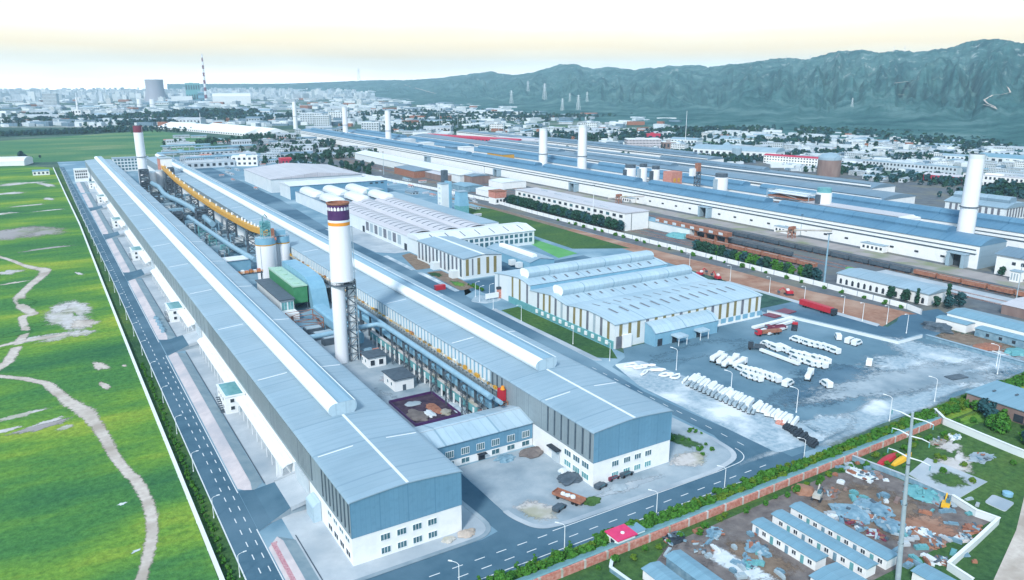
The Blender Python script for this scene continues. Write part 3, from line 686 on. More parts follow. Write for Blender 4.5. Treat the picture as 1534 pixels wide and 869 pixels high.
def long_hall(name, label, x0, x1, y0, y1, monx, mon0, mon1, group):
    t = thing(name, label, 'factory hall', ((x0+x1)/2, y0, 0), group)
    zb, ze, zr = 7.5, 16.75, 17.75; xm = (x0+x1)/2
    MB().faces([(x0, y0, 0), (x1, y0, 0), (x1, y1, 0), (x0, y1, 0), (x0, y0, zb), (x1, y0, zb), (x1, y1, zb), (x0, y1, zb)],
               [(0, 1, 5, 4), (1, 2, 6, 5), (2, 3, 7, 6), (3, 0, 4, 7)]).build('wall', M['wall_white'], t)
    o = .12; g_ = []
    for k in range(13):
        f = k/12; xx = x0-o + (x1-x0+2*o)*f; g_.append((xx, ze + (zr-ze)*(1-abs(2*f-1)**1.45)))
    ga = [(x0-o, zb), (x1+o, zb)] + g_[::-1]
    MB().poly([(a, y0-o, z) for a, z in ga]).build('gable', M['wall_bluegrey'], t)
    MB().poly([(a, y1+o, z) for a, z in ga][::-1]).build('gable', M['wall_bluegrey'], t)
    m = MB(); m.poly([(x0-o, y1+o, zb), (x0-o, y0-o, zb), (x0-o, y0-o, ze), (x0-o, y1+o, ze)]); m.poly([(x1+o, y0-o, zb), (x1+o, y1+o, zb), (x1+o, y1+o, ze), (x1+o, y0-o, ze)])
    m.poly([(x0-o, y0-o, zb-.003), (x0-o, y1, zb-.003), (x1+o, y1, zb-.003), (x1+o, y0-o, zb-.003)])
    m.build('cladding', M['wall_side'], t)
    e = .35; rp = [(x0-e, ze-.30), (x0-e-.05, ze+.02), (x0-e+.3, ze+.30)]
    for k in range(1, 24):
        f = k/24; xx = x0+(x1-x0)*f; rp.append((xx, ze+.3 + (zr-ze)*(1-abs(2*f-1)**1.45)))
    rp += [(x1+e-.3, ze+.30), (x1+e+.05, ze+.02), (x1+e, ze-.30)]
    m = MB(); m.strip(rp[::-1], 'y', y0-.35, y1+.35)
    lo = [(a, z-.28) for a, z in rp]
    for yy, fl in ((y0-.35, 0), (y1+.35, 1)):
        n = len(rp); pts = [(a, yy, z) for a, z in rp] + [(a, yy, z) for a, z in lo]
        m.faces(pts, [((n+i, n+i+1, i+1, i) if not fl else (i, i+1, n+i+1, n+i)) for i in range(n-1)])
    m.build('roof', M['roof_blue'], t, smooth=True)
    MB().box(xm-.35, xm+.35, y0-.2, mon0-.5, zr+.28, zr+.42).build('ridge_cap', M['trim_white'], t)
    monitor_parts(t, monx, mon0, mon1, zr-.1)
    for yy in range(int(y0)+25, int(y1), 62):
        for a, b in ((x0+.6, monx-.3), (monx+9, x1-.6)):
            za, zb_ = [ze+.33+(zr-ze)*(1-abs(2*(q-x0)/(x1-x0)-1)**1.45) for q in (a, b)]
            MB().faces([(a, yy, za), (b, yy, zb_), (b, yy+.35, zb_), (a, yy+.35, za), (a, yy, za+.1), (b, yy, zb_+.1), (b, yy+.35, zb_+.1), (a, yy+.35, za+.1)], [(4, 5, 6, 7), (0, 1, 5, 4), (2, 3, 7, 6)]).build('roof_joint', M['trim_white'], t)
    return t

# ---------------------------------------------------------------- two near pot halls
LH = long_hall('factory_hall', 'very long blue-roofed hall beside the left road, entry ramps along its side', 50.5, 79.3, 154, 1106, 60.9, 199.7, 1104, 'twin long halls with trough-shaped ridge ventilators')
for zz in ((.95, 2.55), (4.5, 6.1)):
    for xa in (57.6, 61.8, 65.9, 70.0): window(LH, 'x', 154, xa, xa+2.3, *zz, -1)
for k in range(4):
    ya = 155.6+k*4.3; window(LH, 'y', 50.5, ya, ya+2.8, 5.2, 6.4, -1, mull=2)
    window(LH, 'y', 50.5, ya, ya+2.8, 1.2, 2.8, -1, 'dark', mull=2)
for k in range(8): MB().box(50.2, 50.385, 154.6+k*2.75, 155.15+k*2.75, 8.7, 16.3).build('louvre_slot', M['louvre_dark'], LH)
m = MB(); m.box(50.28, 50.385, 183, 320, 8.9, 16.2, 0)
y = 183.4
while y < 320: m.box(50.08, 50.28, y, y+.55, 8.8, 16.3, 1); y += 1.25
m.build('louvre_panel', [M['louvre_dark'], M['wall_side']], LH)
y = 330
while y < 900: MB().box(50.2, 50.385, y, y+.35, 8.4, 16.4).build('wall_rib', M['wall_side'], LH); y += 9
for i in range(5):       # canopy along the loading lane between the ramps
    ya = RAMPS[i]+17.5; yb = RAMPS[i+1]-4 if i < 4 else 905
    m = MB(); c = [(47.3, 4.2), (47.3, 4.55), (48.6, 5.5), (50.35, 5.75), (50.35, 5.45), (48.6, 5.2)]
    m.prism(c[::-1], 'y', ya, yb)
    co = m.build('canopy', M['trim_white'], LH)
    m = MB(); y = ya+.5
    while y < yb: m.bar((47.45, y, .05), (47.45, y, 4.3), .14); y += 6
    m.build('canopy_post', M['steel_white'], co)
for y0 in RAMPS:
    d = MB(); d.box(49.9, 50.37, y0+2, y0+14, 3.0, 7.4, 0); d.build('door', M['louvre_pale'], LH)
m = MB(); m.prism([(48.2, .05), (50.37, .05), (50.37, 5.6), (49.4, 5.4), (48.2, 4.4)], 'y', 177, 183); m.build('entrance_porch', M['roof_blue_x'], LH)
m = MB()
for k in range(5):
    m.bar((46.6, 201+k*1.4, .05), (47.2, 201.6+k*1.4, 5.0), .12); m.bar((46.6, 201+k*1.4, .05), (47.2, 202.8+k*1.4, 4.6), .10)
m.build('canopy_bracing', M['steel_white'], LH)

RH = long_hall('factory_hall', 'very long blue-roofed hall right of the tall purple-topped chimney, ending at the road bend', 120.9, 149.5, 154, 1106, 131.0, 199.0, 1104, 'twin long halls with trough-shaped ridge ventilators')
for zz, gm in (((1.1, 2.7), 'glass_teal'), ((4.6, 6.2), 'glass')):
    for xa in (127.6, 131.9, 135.9, 139.9): window(RH, 'x', 154, xa, xa+2.3, *zz, -1, gm)
for k in range(3):
    ya = 156+k*4.3
    window(RH, 'y', 120.9, ya, ya+3.1, 4.6, 6.3, -1, mull=3); window(RH, 'y', 120.9, ya, ya+3.1, 1.2, 2.9, -1, 'glass_teal', mull=3)
m = MB(); m.box(119.3, 120.78, 169.8, 174.2, .05, .1, 0); m.box(120.6, 120.78, 170, 174, .05, 4.6, 1); m.box(119.0, 120.78, 169.4, 174.6, 4.6, 5.0, 0); m.build('door', [M['dark'], M['louvre_pale']], RH)
for k in range(7): MB().box(120.6, 120.775, 155.2+k*3.5, 155.75+k*3.5, 8.3, 16.3).build('louvre_slot', M['louvre_dark'], RH)
for k in range(3): MB().box(120.6, 120.775, 203.2+k*3.1, 203.9+k*3.1, 8.0, 16.3).build('louvre_slot', M['louvre_dark'], RH)
m = MB(); m.box(120.68, 120.775, 211, 480, 10.2, 16.2, 0); y = 211.2
while y < 480: m.box(120.45, 120.68, y, y+1.5, 10.0, 16.35, 1); y += 2.9
m.build('louvre_panel', [M['duct_blue'], M['panel_pale']], RH)

# link building between the halls
LK = thing('office_building', 'low two-storey office wing joining the two long halls, blue-grey above and white below', 'office building', (100, 185, 0))
MB().faces([(79.5, 185, 0), (120.7, 185, 0), (120.7, 200, 0), (79.5, 200, 0), (79.5, 185, 2.5), (120.7, 185, 2.5), (120.7, 200, 2.5), (79.5, 200, 2.5)], [(0, 1, 5, 4), (2, 3, 7, 6)]).build('wall', M['wall_white'], LK)
m = MB(); m.box(79.5, 120.7, 184.88, 200.12, 2.5, 7.9); m.build('cladding', M['wall_bluegrey'], LK)
m = MB(); pr = [(184.4, 7.75), (184.4, 7.98), (192, 9.9), (193.2, 10.0), (200.6, 8.0), (200.6, 7.75)]
m.prism([(a, z) for a, z in pr], 'x', 79.45, 120.72); m.build('roof', M['roof_blue_x'], LK)
MB().box(79.5, 120.7, 192.1, 192.5, 9.98, 10.06).build('ridge_cap', M['louvre_pale'], LK)
for k, xa in enumerate((85.0, 90.4, 95.6, 100.8, 106.0, 111.5, 116.9)):
    window(LK, 'x', 184.88, xa, xa+2.5, 3.5, 5.5, -1, 'glass', 4)
    if k not in (3,): window(LK, 'x', 185, xa, xa+2.6, .6, 2.1, -1, 'glass', 2)
m = MB(); m.box(101.3, 103.4, 184.6, 184.98, .05, 2.0, 0); m.box(100.9, 103.8, 183.6, 184.98, 2.05, 2.25, 0); m.build('door', M['dark'], LK)

# ---------------------------------------------------------------- cabins on the loading lane
def cabin(y, lab):
    t = thing('switch_cabin', lab, 'cabin', (46.6, y, 0), 'white two-storey cabins on the loading lane')
    m = MB(); m.box(43.6, 50.2, y, y+13.5, .05, 6.3); m.build('wall', M['wall_white'], t)
    m = MB(); m.box(43.3, 50.3, y-.3, y+13.8, 6.3, 6.6, 0); m.box(44.0, 49.6, y+.5, y+13, 6.6, 6.64, 1)
    m.build('roof', [M['trim_white'], M['glass_teal']], t)
    for z in (1.4, 4.1): window(t, 'x', y, 45.2, 46.5, z, z+1.3, -1, 'dark', 1)
    for z in (1.4, 4.1):
        for q in (2.5, 6, 9.5): window(t, 'y', 43.6, y+q, y+q+1.4, z, z+1.3, -1, 'dark', 1)
    MB().box(47.6, 48.8, y-.1, y-.004, .05, 2.3).build('door', M['steel_grey'], t)
    m = MB()
    for k in range(8): m.box(42.2, 43.5, y+2+k*1.05, y+3+k*1.05, .2+k*.4, .3+k*.4)
    m.bar((42.3, y+2, 1.2), (42.3, y+10.4, 4.4), .07); m.build('stair', M['steel_dark'], t)
for y, lab in ((259, 'white two-storey cabin on the loading lane, the one nearest the front road'), (382, 'white two-storey cabin on the loading lane, second from the front road'),
               (537, 'white two-storey cabin on the loading lane, third from the front road'), (671, 'small-looking white cabin beside the left hall, fourth up the lane'),
               (823, 'small-looking white cabin beside the left hall, fifth up the lane'), (945, 'farthest white cabin on the loading lane, near the end of the left hall')):
    cabin(y, lab)
m = MB(); m.box(-8, 8, 0, 6, 0, 12, 0)
gt = thing('gatehouse', 'white block with a black lattice front at the far end of the left road', 'building', (42, 1020, 0))
m = MB(); m.box(34, 48, 1020, 1032, 0, 14); m.build('wall', M['wall_white'], gt)
m = MB(); m.box(33.7, 48.3, 1019.7, 1032.3, 14, 14.5); m.build('roof', M['trim_white'], gt)
for r_ in range(3):
    for k in range(6): MB().box(35+k*2.1, 36.4+k*2.1, 1019.9, 1019.996, 4+r_*3.4, 6.2+r_*3.4).build('window', M['dark'], gt)
fo = thing('office_building', 'pale blue office block with window bands behind the far end of the left hall', 'office building', (95, 1120, 0))
m = MB(); m.box(82, 124, 1112, 1126, 0, 17); m.build('wall', M['panel_pale'], fo); MB().box(81.5, 124.5, 1111.5, 1126.5, 17, 17.6).build('roof', M['roof_blue'], fo)
for r_ in range(4):
    for k in range(10): MB().box(83.4+k*4, 86.2+k*4, 1111.9, 1111.996, 2+r_*3.9, 4.4+r_*3.9).build('window', M['glass'], fo)
# ================================================================== court between the pot halls
def lattice(m, x0, x1, y0, y1, z0, z1, step, w=.22, mi=0):
    cs = [(x0, y0), (x1, y0), (x1, y1), (x0, y1)]
    for a, b in cs: m.bar((a, b, z0), (a, b, z1), w*1.5, mi)
    z = z0; k = 0
    while z < z1-.1:
        z2 = min(z+step, z1)
        for i in range(4):
            a, b = cs[i], cs[(i+1) % 4]
            if k % 2: a, b = b, a
            m.bar((*a, z), (*b, z2), w, mi); m.bar((*a, z2), (*b, z2), w, mi)
        z = z2; k += 1
    return m
def railing(m, pts, h=1.1, step=3.0, w=.07, mi=0):
    for a, b in zip(pts, pts[1:]):
        A, B = Vector(a), Vector(b); n = max(1, int((B-A).length/step))
        for f in (h, h*.55): m.bar(tuple(A+Vector((0, 0, f))), tuple(B+Vector((0, 0, f))), w, mi)
        for i in range(n+1):
            p = A.lerp(B, i/n); m.bar(tuple(p), (p.x, p.y, p.z+h), w, mi)

# tall chimney: wide white hood over a slim flue and a lattice mast
t = thing('chimney', 'tall white chimney with purple top and orange band, flue and lattice mast below', 'chimney', (96, 288, 0))
MB().cyl(95.25, 288.5, .1, 34.5, 2.75, 2.7, 28).build('flue', M['stack_white'], t, True)
m = MB(); m.cyl(97.2, 288.5, 34.3, 56.6, 4.55, 4.2, 36, caps=False); m.poly([(97.2+4.55*math.cos(-a*math.pi/18), 288.5+4.55*math.sin(-a*math.pi/18), 34.3) for a in range(36)]); m.build('hood', M['stack_white'], t, True)
MB().cyl(97.2, 288.5, 56.6, 57.9, 4.22, 4.20, 36, caps=False).build('orange_band', M['orange_paint'], t, True)
MB().cyl(97.2, 288.5, 57.9, 58.8, 4.22, 4.20, 36, caps=False).build('white_band', M['stack_white'], t, True)
MB().cyl(97.2, 288.5, 58.8, 64.6, 4.22, 4.15, 36, caps=False).build('purple_band', M['stack_purple'], t, True)
m = MB(); ri = 4.22
for k in range(20):      # white letter-like openings below the rim
    a = 2*math.pi*k/20; d = .115
    p = [(97.2+ri*math.cos(a-d), 288.5+ri*math.sin(a-d)), (97.2+ri*math.cos(a), 288.5+ri*math.sin(a)), (97.2+ri*math.cos(a+d), 288.5+ri*math.sin(a+d))]
    p = [(97.2+(x-97.2)*1.006, 288.5+(y-288.5)*1.006) for x, y in p]
    z0, z1 = 62.6, 64.1
    m.faces([(p[0][0], p[0][1], z0), (p[1][0], p[1][1], z0), (p[2][0], p[2][1], z0), (p[2][0], p[2][1], z0+.9), (p[1][0], p[1][1], z1), (p[0][0], p[0][1], z0+.9)], [(0, 1, 4, 5), (1, 2, 3, 4)])
m.build('rim_marking', M['stack_white'], t)
m = MB(); n = 36
for r0, r1, za, zb in ((4.15, 4.5, 64.6, 65.0), (4.5, 4.5, 65.0, 65.5), (4.5, 3.8, 65.5, 65.5), (3.8, 3.7, 65.5, 60)):
    p = [(97.2+r0*math.cos(2*math.pi*i/n), 288.5+r0*math.sin(2*math.pi*i/n), za) for i in range(n)] + [(97.2+r1*math.cos(2*math.pi*i/n), 288.5+r1*math.sin(2*math.pi*i/n), zb) for i in range(n)]
    m.faces(p, [(i, (i+1) % n, n+(i+1) % n, n+i) for i in range(n)])
m.build('rim', M['rust'], t, True)
lattice(MB(), 98.2, 101.9, 286.6, 290.4, .1, 34.2, 3.4, .26).build('lattice_mast', M['steel_dark'], t)
MB().box(98.9, 101.3, 287.2, 289.8, .1, 34.2).build('stair_core', M['panel_pale'], t)
m = MB(); m.cyl(97.2, 288.5, 32.7, 33.0, 5.4, 5.4, 24)
railing(m, [(97.2+5.3*math.cos(2*math.pi*i/16), 288.5+5.3*math.sin(2*math.pi*i/16), 33.0) for i in range(17)], 1.1, 3)
m.build('platform', M['steel_dark'], t)
m = MB(); m.bar((101.8, 285.8, 0), (101.6, 286.0, 56), .12); m.bar((101.8, 286.5, 0), (101.6, 286.7, 56), .12); m.build('ladder', M['steel_grey'], t)
# pipes
t = thing('flue_pipe', 'thick pale blue pipe from the left hall past the chimney foot', 'pipe', (88, 289, 0))
MB().tube([(79.3, 290.5, 12.0), (88, 290.5, 12.1), (98, 291.2, 12.2), (107, 291, 12.6), (111.2, 289, 13.2), (112.5, 284, 13.6), (112.6, 270, 13.7), (112.6, 197, 13.8)], 1.0, 14).build('pipe', M['pipe_blue'], t, True)
for y in range(203, 285, 12):
    lattice(MB(), 111.6, 113.6, y-.5, y+.5, .05, 12.4, 4, .14).build('trestle', M['steel_dark'], t)
t = thing('flue_pipe', 'slimmer pale blue pipe running beside the yellow walkway in the court', 'pipe', (115.4, 195, 0))
MB().tube([(115.4, 195, 11.8), (115.4, 300, 11.8), (115.4, 345, 11.8)], .75, 12).build('pipe', M['pipe_blue'], t, True)
for y in range(200, 345, 12): MB().box(115.0, 115.8, y, y+.5, .05, 11.1).build('trestle', M['steel_dark'], t)
t = thing('conveyor_gallery', 'flat dark blue covered conveyor along the foot of the right hall', 'conveyor', (117, 199, 0))
m = MB(); m.prism([(115.9, 6.4), (118.8, 6.4), (118.8, 8.2), (118.3, 8.6), (116.4, 8.6), (115.9, 8.2)], 'y', 202, 345); m.build('casing', M['duct_blue'], t)
for y in range(206, 345, 9): MB().box(116.6, 118.1, y, y+.5, .05, 6.4).build('leg', M['steel_dark'], t)
m = MB(); railing(m, [(118.9, 202, 8.4), (118.9, 340, 8.4)], 2.2, 1.6, .10); m.build('truss', M['steel_dark'], t)
t = thing('walkway', 'yellow-railed walkway fixed along the court side of the right hall', 'walkway', (119.6, 203, 0))
m = MB(); m.box(119.2, 120.4, 203, 480, 11.6, 11.8); m.build('deck', M['steel_grey'], t)
m = MB(); railing(m, [(118.95, 203, 11.85), (118.95, 480, 11.85)], 1.2, 2.4, .075); m.build('railing', M['yellow_paint'], t)
for k in range(64): MB().box(119.3, 120.1, 205+k*4.2+rnd.random()*1.6, 206.9+k*4.2+rnd.random()*1.2, 11.8, 12.0+rnd.random()*1.2).build('equipment_box', M[rnd.choice(['conveyor_yellow', 'trim_white', 'rust', 'conveyor_yellow', 'steel_dark', 'steel_grey'])], t)
t = thing('feed_hopper', 'orange and red machinery at the near end of the yellow walkway', 'machine', (119.4, 201, 0))
m = MB(); m.box(118.6, 120.5, 200.6, 203.0, 9.5, 13.4); m.build('housing', M['red_paint'], t)
lattice(MB(), 118.2, 120.5, 199.5, 203.2, .1, 9.5, 2.4, .2).build('frame', M['rust'], t)
MB().cyl(119.5, 201, 13.4, 14.6, .8, .5, 12).build('hood', M['orange_paint'], t, True)
t = thing('drive_station', 'rusty conveyor drive with a flat grey lid near the link wing', 'machine', (117, 208, 0))
m = MB(); m.cyl(117.6, 207.6, 3.6, 4.6, 2.1, 2.1, 20); m.build('lid', M['steel_grey'], t)
lattice(MB(), 115.6, 119.2, 204.4, 210, .05, 3.6, 1.8, .16).build('frame', M['rust'], t)
MB().box(114.4, 115.6, 205, 209, .05, 4.4).build('motor_housing', M['brick_red'], t)
t = thing('flume', 'olive concrete flume on white posts along the sandy court', 'flume', (114.6, 206, 0))
m = MB(); m.box(114.0, 115.1, 209, 305, 2.6, 5.4, 0); m.build('trough', M['steel_teal'], t)
MB().box(113.85, 115.25, 209, 305, 5.4, 5.6).build('coping', M['bare_soil'], t)
for k in range(20): MB().box(113.82, 113.995, 210.5+k*4.8, 211.5+k*4.8, .05, 4.6).build('post', M['wall_white'], t)
# two small white houses, and the pit
def small_house(lab, x0, x1, y0, y1, h, wins, door):
    t = thing('small_house', lab, 'hut', (x0, y0, 0))
    m = MB(); m.box(x0, x1, y0, y1, .04, h); m.build('wall', M['wall_white'], t)
    m = MB(); m.box(x0-.6, x1+.6, y0-.6, y1+.6, h, h+.35); m.build('roof', M['steel_dark'], t)
    for a, b, z0, z1 in wins: window(t, 'x', y0, a, b, z0, z1, -1, 'dark', 1)
    for q in (y0+2.5, y0+6): window(t, 'y', x0, q, q+1.2, 1.6, 2.9, -1, 'glass', 1)
    if door: MB().box(door, door+1.3, y0-.06, y0-.004, .05, 2.3).build('door', M['steel_dark'], t)
small_house('white hut with a flat dark roof and one door, beside the dark pit', 100.9, 108.5, 247.4, 258, 4.6, [], 104)
small_house('white hut with two dark window openings, below the lattice mast', 101.6, 109.0, 275.5, 283, 4.3, [(102.4, 104.2, .9, 3.1), (106.0, 107.8, .9, 3.1)], None)
t = thing('pit', 'square purple-walled excavation pit full of rubble between the halls', 'pit', (103, 228, 0))
m = MB(); X0, X1, Y0, Y1 = 95.2, 111.8, 216.5, 239
for b in ((X0-.25, X1+.25, Y0-.25, Y0), (X0-.25, X1+.25, Y1, Y1+.25), (X0-.25, X0, Y0, Y1), (X1, X1+.25, Y0, Y1)): m.box(*b, .03, 1.0)
m.build('pit_wall', M['stack_purple'], t)
MB().poly([(X0, Y0, .10), (X1, Y0, .10), (X1, Y1, .10), (X0, Y1, .10)]).build('pit_floor', M['pit_earth'], t)
def heap(parent, name, cx, cy, rx, ry, h, m_, seed, z=0.0, lab=None, cat=None, group=None, rough_=.45):
    b = MB(); n, k = 26, 7; vs = []
    for j in range(k):
        f = j/(k-1)
        for i in range(n):
            a = 2*math.pi*i/n; q = 1+rough_*mnoise.noise((math.cos(a)*2+seed, math.sin(a)*2, f*2+seed))
            r_ = math.cos(f*math.pi/2)**.8*q; zz = h*math.sin(f*math.pi/2)*(1+rough_*.9*mnoise.noise((math.cos(a)*2.4*(1-f), math.sin(a)*2.4*(1-f)+seed, seed)))
            vs.append((cx+rx*r_*math.cos(a), cy+ry*r_*math.sin(a), z+max(0.0, zz)))
    b.faces(vs, [(j*n+i, j*n+(i+1) % n, (j+1)*n+(i+1) % n, (j+1)*n+i) for j in range(k-1) for i in range(n)])
    b.poly(vs[-n:])
    o = b.build(name, M[m_], parent)
    if not parent: settle(o, (cx, cy, z)); tag(o, lab, cat, group)
    return o
heap(t, 'rubble', 99, 224, 3.6, 5, .8, 'earth_dark', 2, .1); heap(t, 'rubble', 106.5, 226, 2.2, 5, .7, 'rust', 3, .1)
heap(t, 'rubble', 103, 223, 2, 3, .8, 'tarp_white', 4, .1); heap(t, 'rubble', 108.5, 221, 2, 2.5, 1.0, 'bare_grey', 5, .1)
heap(t, 'rubble', 102, 234, 3, 2, .5, 'concrete', 6, .1)
heap(None, 'gravel_heap', 114, 222, 2.2, 9, 1.2, 'gravel_white', 7, .05, 'pale gravel heap along the flume beside the dark pit', 'heap')
t = thing('oil_tank', 'small blue horizontal tank on a red cradle behind the white huts', 'tank', (106.5, 290, 0))
m = MB(); m.tube([(104.4, 289, 2.2), (104.8, 289, 2.2), (107.6, 289, 2.2), (108.0, 289, 2.2)], 1.6, 16); m.build('tank', M['tarp_blue'], t, True)
m = MB(); m.box(104, 112.5, 290.8, 292.5, .05, 1.8); m.build('cradle', M['brick_red'], t)

# ---------------------------------------------------------------- dust filter, duct, silos
t = thing('dust_filter', 'long bright green dust filter box standing on a dark steel frame', 'dust filter', (103, 394, 0))
m = MB(); m.box(99.8, 106.8, 371.5, 418, 3.6, 12.0); m.build('casing', M['green_paint'], t)
m = MB(); m.prism([(99.6, 12.0), (107.0, 12.0), (107.0, 12.4), (99.6, 12.9)], 'y', 371.2, 418.3); m.build('roof', M['green_top'], t)
for q in (376, 388, 400, 412):
    m = MB(); m.faces([(100, q-5, 3.6), (106.6, q-5, 3.6), (106.6, q+5, 3.6), (100, q+5, 3.6), (102.5, q-1, 1), (104, q-1, 1), (104, q+1, 1), (102.5, q+1, 1)], [(0, 1, 5, 4), (1, 2, 6, 5), (2, 3, 7, 6), (3, 0, 4, 7), (4, 5, 6, 7)]); m.build('hopper', M['steel_dark'], t)
    for xx in (100.2, 106.4): MB().box(xx-.2, xx+.2, q-4.8, q-4.3, .05, 3.6).build('leg', M['steel_dark'], t)
for q in (375, 386, 397, 408): MB().box(101.5, 104.0, q, q+3, 12.75, 13.1).build('roof_hatch', M['green_top'], t)
t = thing('air_duct', 'large blue-grey rectangular duct arching down beside the green filter box', 'duct', (111, 390, 0))
m = MB(); pr = [(420, 11.5), (420, 15.2), (395, 15.6), (378, 15.0), (372.5, 13.6), (369, 10.5), (364.5, .05), (370.5, .05), (374.5, 8.6), (379, 10.8), (392, 11.6)]
m.prism(pr, 'x', 107.6, 115.6); m.build('casing', M['duct_blue'], t, False)
for q in (384, 400, 412): MB().box(109, 114, q, q+.8, .05, 11.6).build('leg', M['steel_dark'], t)
t = thing('air_duct', 'low blue-grey duct leading from the arched duct towards the chimney foot', 'duct', (106, 340, 0))
m = MB(); m.prism([(103.4, 2.2), (108.6, 2.2), (109.2, 3.0), (109.2, 6.4), (108.4, 7.2), (104, 7.2), (103.2, 6.4), (103.2, 3.0)], 'y', 300, 352); m.build('casing', M['duct_blue'], t)
for q in (306, 320, 334, 348): MB().box(103.6, 108.8, q, q+.8, .05, 2.3).build('leg', M['steel_dark'], t)
t = thing('control_building', 'dark flat-roofed building with a glazed white end beside the green filter box', 'building', (94.5, 386, 0))
m = MB(); m.box(90.6, 97.2, 362.5, 408, .05, 8.6); m.build('wall', M['panel_pale'], t)
m = MB(); m.box(90.0, 97.8, 361.6, 409, 8.6, 9.1); m.build('roof', M['steel_dark'], t)
for xa in (91.2, 94.3): window(t, 'x', 362.5, xa, xa+2.5, 2.4, 7.6, -1, 'glass_teal', 2)
m = MB(); m.box(90.0, 97.4, 355, 362.3, .05, 3.6); m.build('annex', M['wall_white'], t); MB().box(93.2, 94.4, 354.9, 354.996, .05, 2.2).build('door', M['dark'], t)
m = MB(); m.tube([(88.5, 405, 5.5), (88.5, 372, 5.5), (89.2, 366, 4.5), (89.2, 366, .1)], .55, 10); m.tube([(87.2, 405, 6.5), (87.2, 370, 6.5)], .5, 10); m.build('pipe', M['steel_grey'], t, True)
t = thing('pump_unit', 'dark pump skid with flat lids below the low duct by the chimney', 'machine', (97, 318, 0))
for i, (xx, yy, w_, l_) in enumerate(((93, 330, 8, 5), (94, 320, 9, 5), (95, 311, 8, 4))):
    MB().box(xx, xx+w_, yy, yy+l_, .05, 2.4+i*.3).build('skid_box', M['steel_dark'], t); MB().box(xx+.6, xx+w_-.6, yy+.6, yy+l_-.6, 2.4+i*.3, 2.6+i*.3).build('lid', M['steel_grey'], t)
m = MB(); lattice(m, 90, 103, 336, 352, .05, 5.2, 2.6, .2); m.build('frame', M['rust'], t)

def silo(lab, cx, cy, r, z0, z1, band, group=None, leg=True):
    t = thing('silo', lab, 'silo', (cx, cy, 0), group)
    MB().cyl(cx, cy, z0, z1, r, r, 32, caps=False).build('shell', M['stack_white'], t, True)
    if band:
        MB().cyl(cx, cy, z1, z1+.7, r+.02, r+.02, 32, caps=False).build('orange_band', M['conveyor_yellow'], t, True)
        MB().cyl(cx, cy, z1+.7, z1+4.2, r+.06, r+.06, 32).build('top_band', M['duct_blue'], t, True)
        m = MB(); railing(m, [(cx+(r-.1)*math.cos(2*math.pi*i/14), cy+(r-.1)*math.sin(2*math.pi*i/14), z1+4.2) for i in range(15)], 1.1, 3, .09); m.build('railing', M['steel_white'], t)
    else:
        MB().cyl(cx, cy, z1, z1+1.2, r+.05, r*.5, 32).build('roof', M['steel_grey'], t, True)
    m = MB(); m.bar((cx-r*.72, cy-r*.72-.1, z0), (cx-r*.72, cy-r*.72-.1, z1), .16); m.build('ladder', M['steel_grey'], t)
    return t
s1 = silo('wide white silo with blue top band and orange stripe, carrying the teal tower', 105.6, 445, 5.7, .05, 20.2, True)
s2 = silo('narrower white silo with blue top band, close to the right hall', 116.2, 448, 4.0, .05, 19.6, True)
t = thing('elevator_tower', 'teal lattice elevator tower standing on top of the wide silo', 'tower', (106, 445, 24.4))
lattice(MB(), 104.0, 108.5, 443, 447.5, 24.5, 33.5, 2.4, .28).build('frame', M['steel_teal'], t)
MB().box(104.4, 108.0, 443.4, 447.2, 29, 33).build('housing', M['steel_teal'], t)
m = MB(); m.tube([(104.6, 443, 33), (104.4, 442.6, 36.5), (106, 443, 38), (107.6, 444.6, 36)], .3, 8); m.build('hoist_arm', M['steel_teal'], t)
MB().box(108.6, 110.3, 441.6, 443.4, 24.4, 29.6).build('motor_housing', M['rust'], t)
MB().box(108.2, 111.2, 441.4, 443.4, 22.8, 24.5).build('cabinet', M['brick_red'], t)
MB().box(112.2, 117.5, 445, 450, 24.5, 27.6).build('cabin', M['duct_blue'], t)
t = thing('machine_deck', 'rust-coloured machinery deck between the green filter and the right hall', 'machine', (117, 424, 0))
MB().box(112.2, 120, 420, 436, 8.3, 8.8).build('deck', M['steel_dark'], t)
for k in range(5): MB().box(112.8+k*1.4, 113.8+k*1.4, 420.3, 424, 8.8, 10.4+(k % 2)*.8).build('machine_box', M[('rust', 'yellow_paint', 'wall_white', 'rust', 'orange_paint')[k]], t)
for xx in (112.6, 119.6):
    for yy in (420.4, 435.4): MB().box(xx-.25, xx+.25, yy-.25, yy+.25, .05, 8.3).build('leg', M['steel_dark'], t)
MB().box(117.4, 120.2, 376, 418, 8.2, 8.6).build('catwalk', M['trim_white'], t)
t = thing('pipe_deck', 'orange pipe deck projecting from the left hall below the silos', 'machine', (92, 428, 0))
MB().box(84, 98.5, 426, 430, 8.4, 8.9).build('deck', M['steel_dark'], t)
m = MB(); railing(m, [(84, 426, 8.9), (98.5, 426, 8.9)], 1.2, 1.6, .14); m.build('railing', M['orange_paint'], t)
for k in range(6): MB().box(85+k*2.2, 86.6+k*2.2, 427, 429, 8.9, 10.1+(k % 2)*.5).build('valve_box', M[('rust', 'wall_white', 'brick_red')[k % 3]], t)
for xx in (85, 98): MB().box(xx-.3, xx+.3, 427.7, 428.3, .05, 8.4).build('leg', M['steel_dark'], t)
t = thing('transfer_house', 'long low blue-grey transfer house crossing the court behind the silos', 'building', (92, 470, 0))
m = MB(); m.box(80, 101, 466, 476, .05, 8.2); m.build('wall', M['duct_blue'], t); MB().box(79.6, 101.4, 465.4, 476.6, 8.2, 8.7).build('roof', M['trim_white'], t); MB().box(88, 89.6, 465.9, 465.996, .05, 2.6).build('door', M['dark'], t)
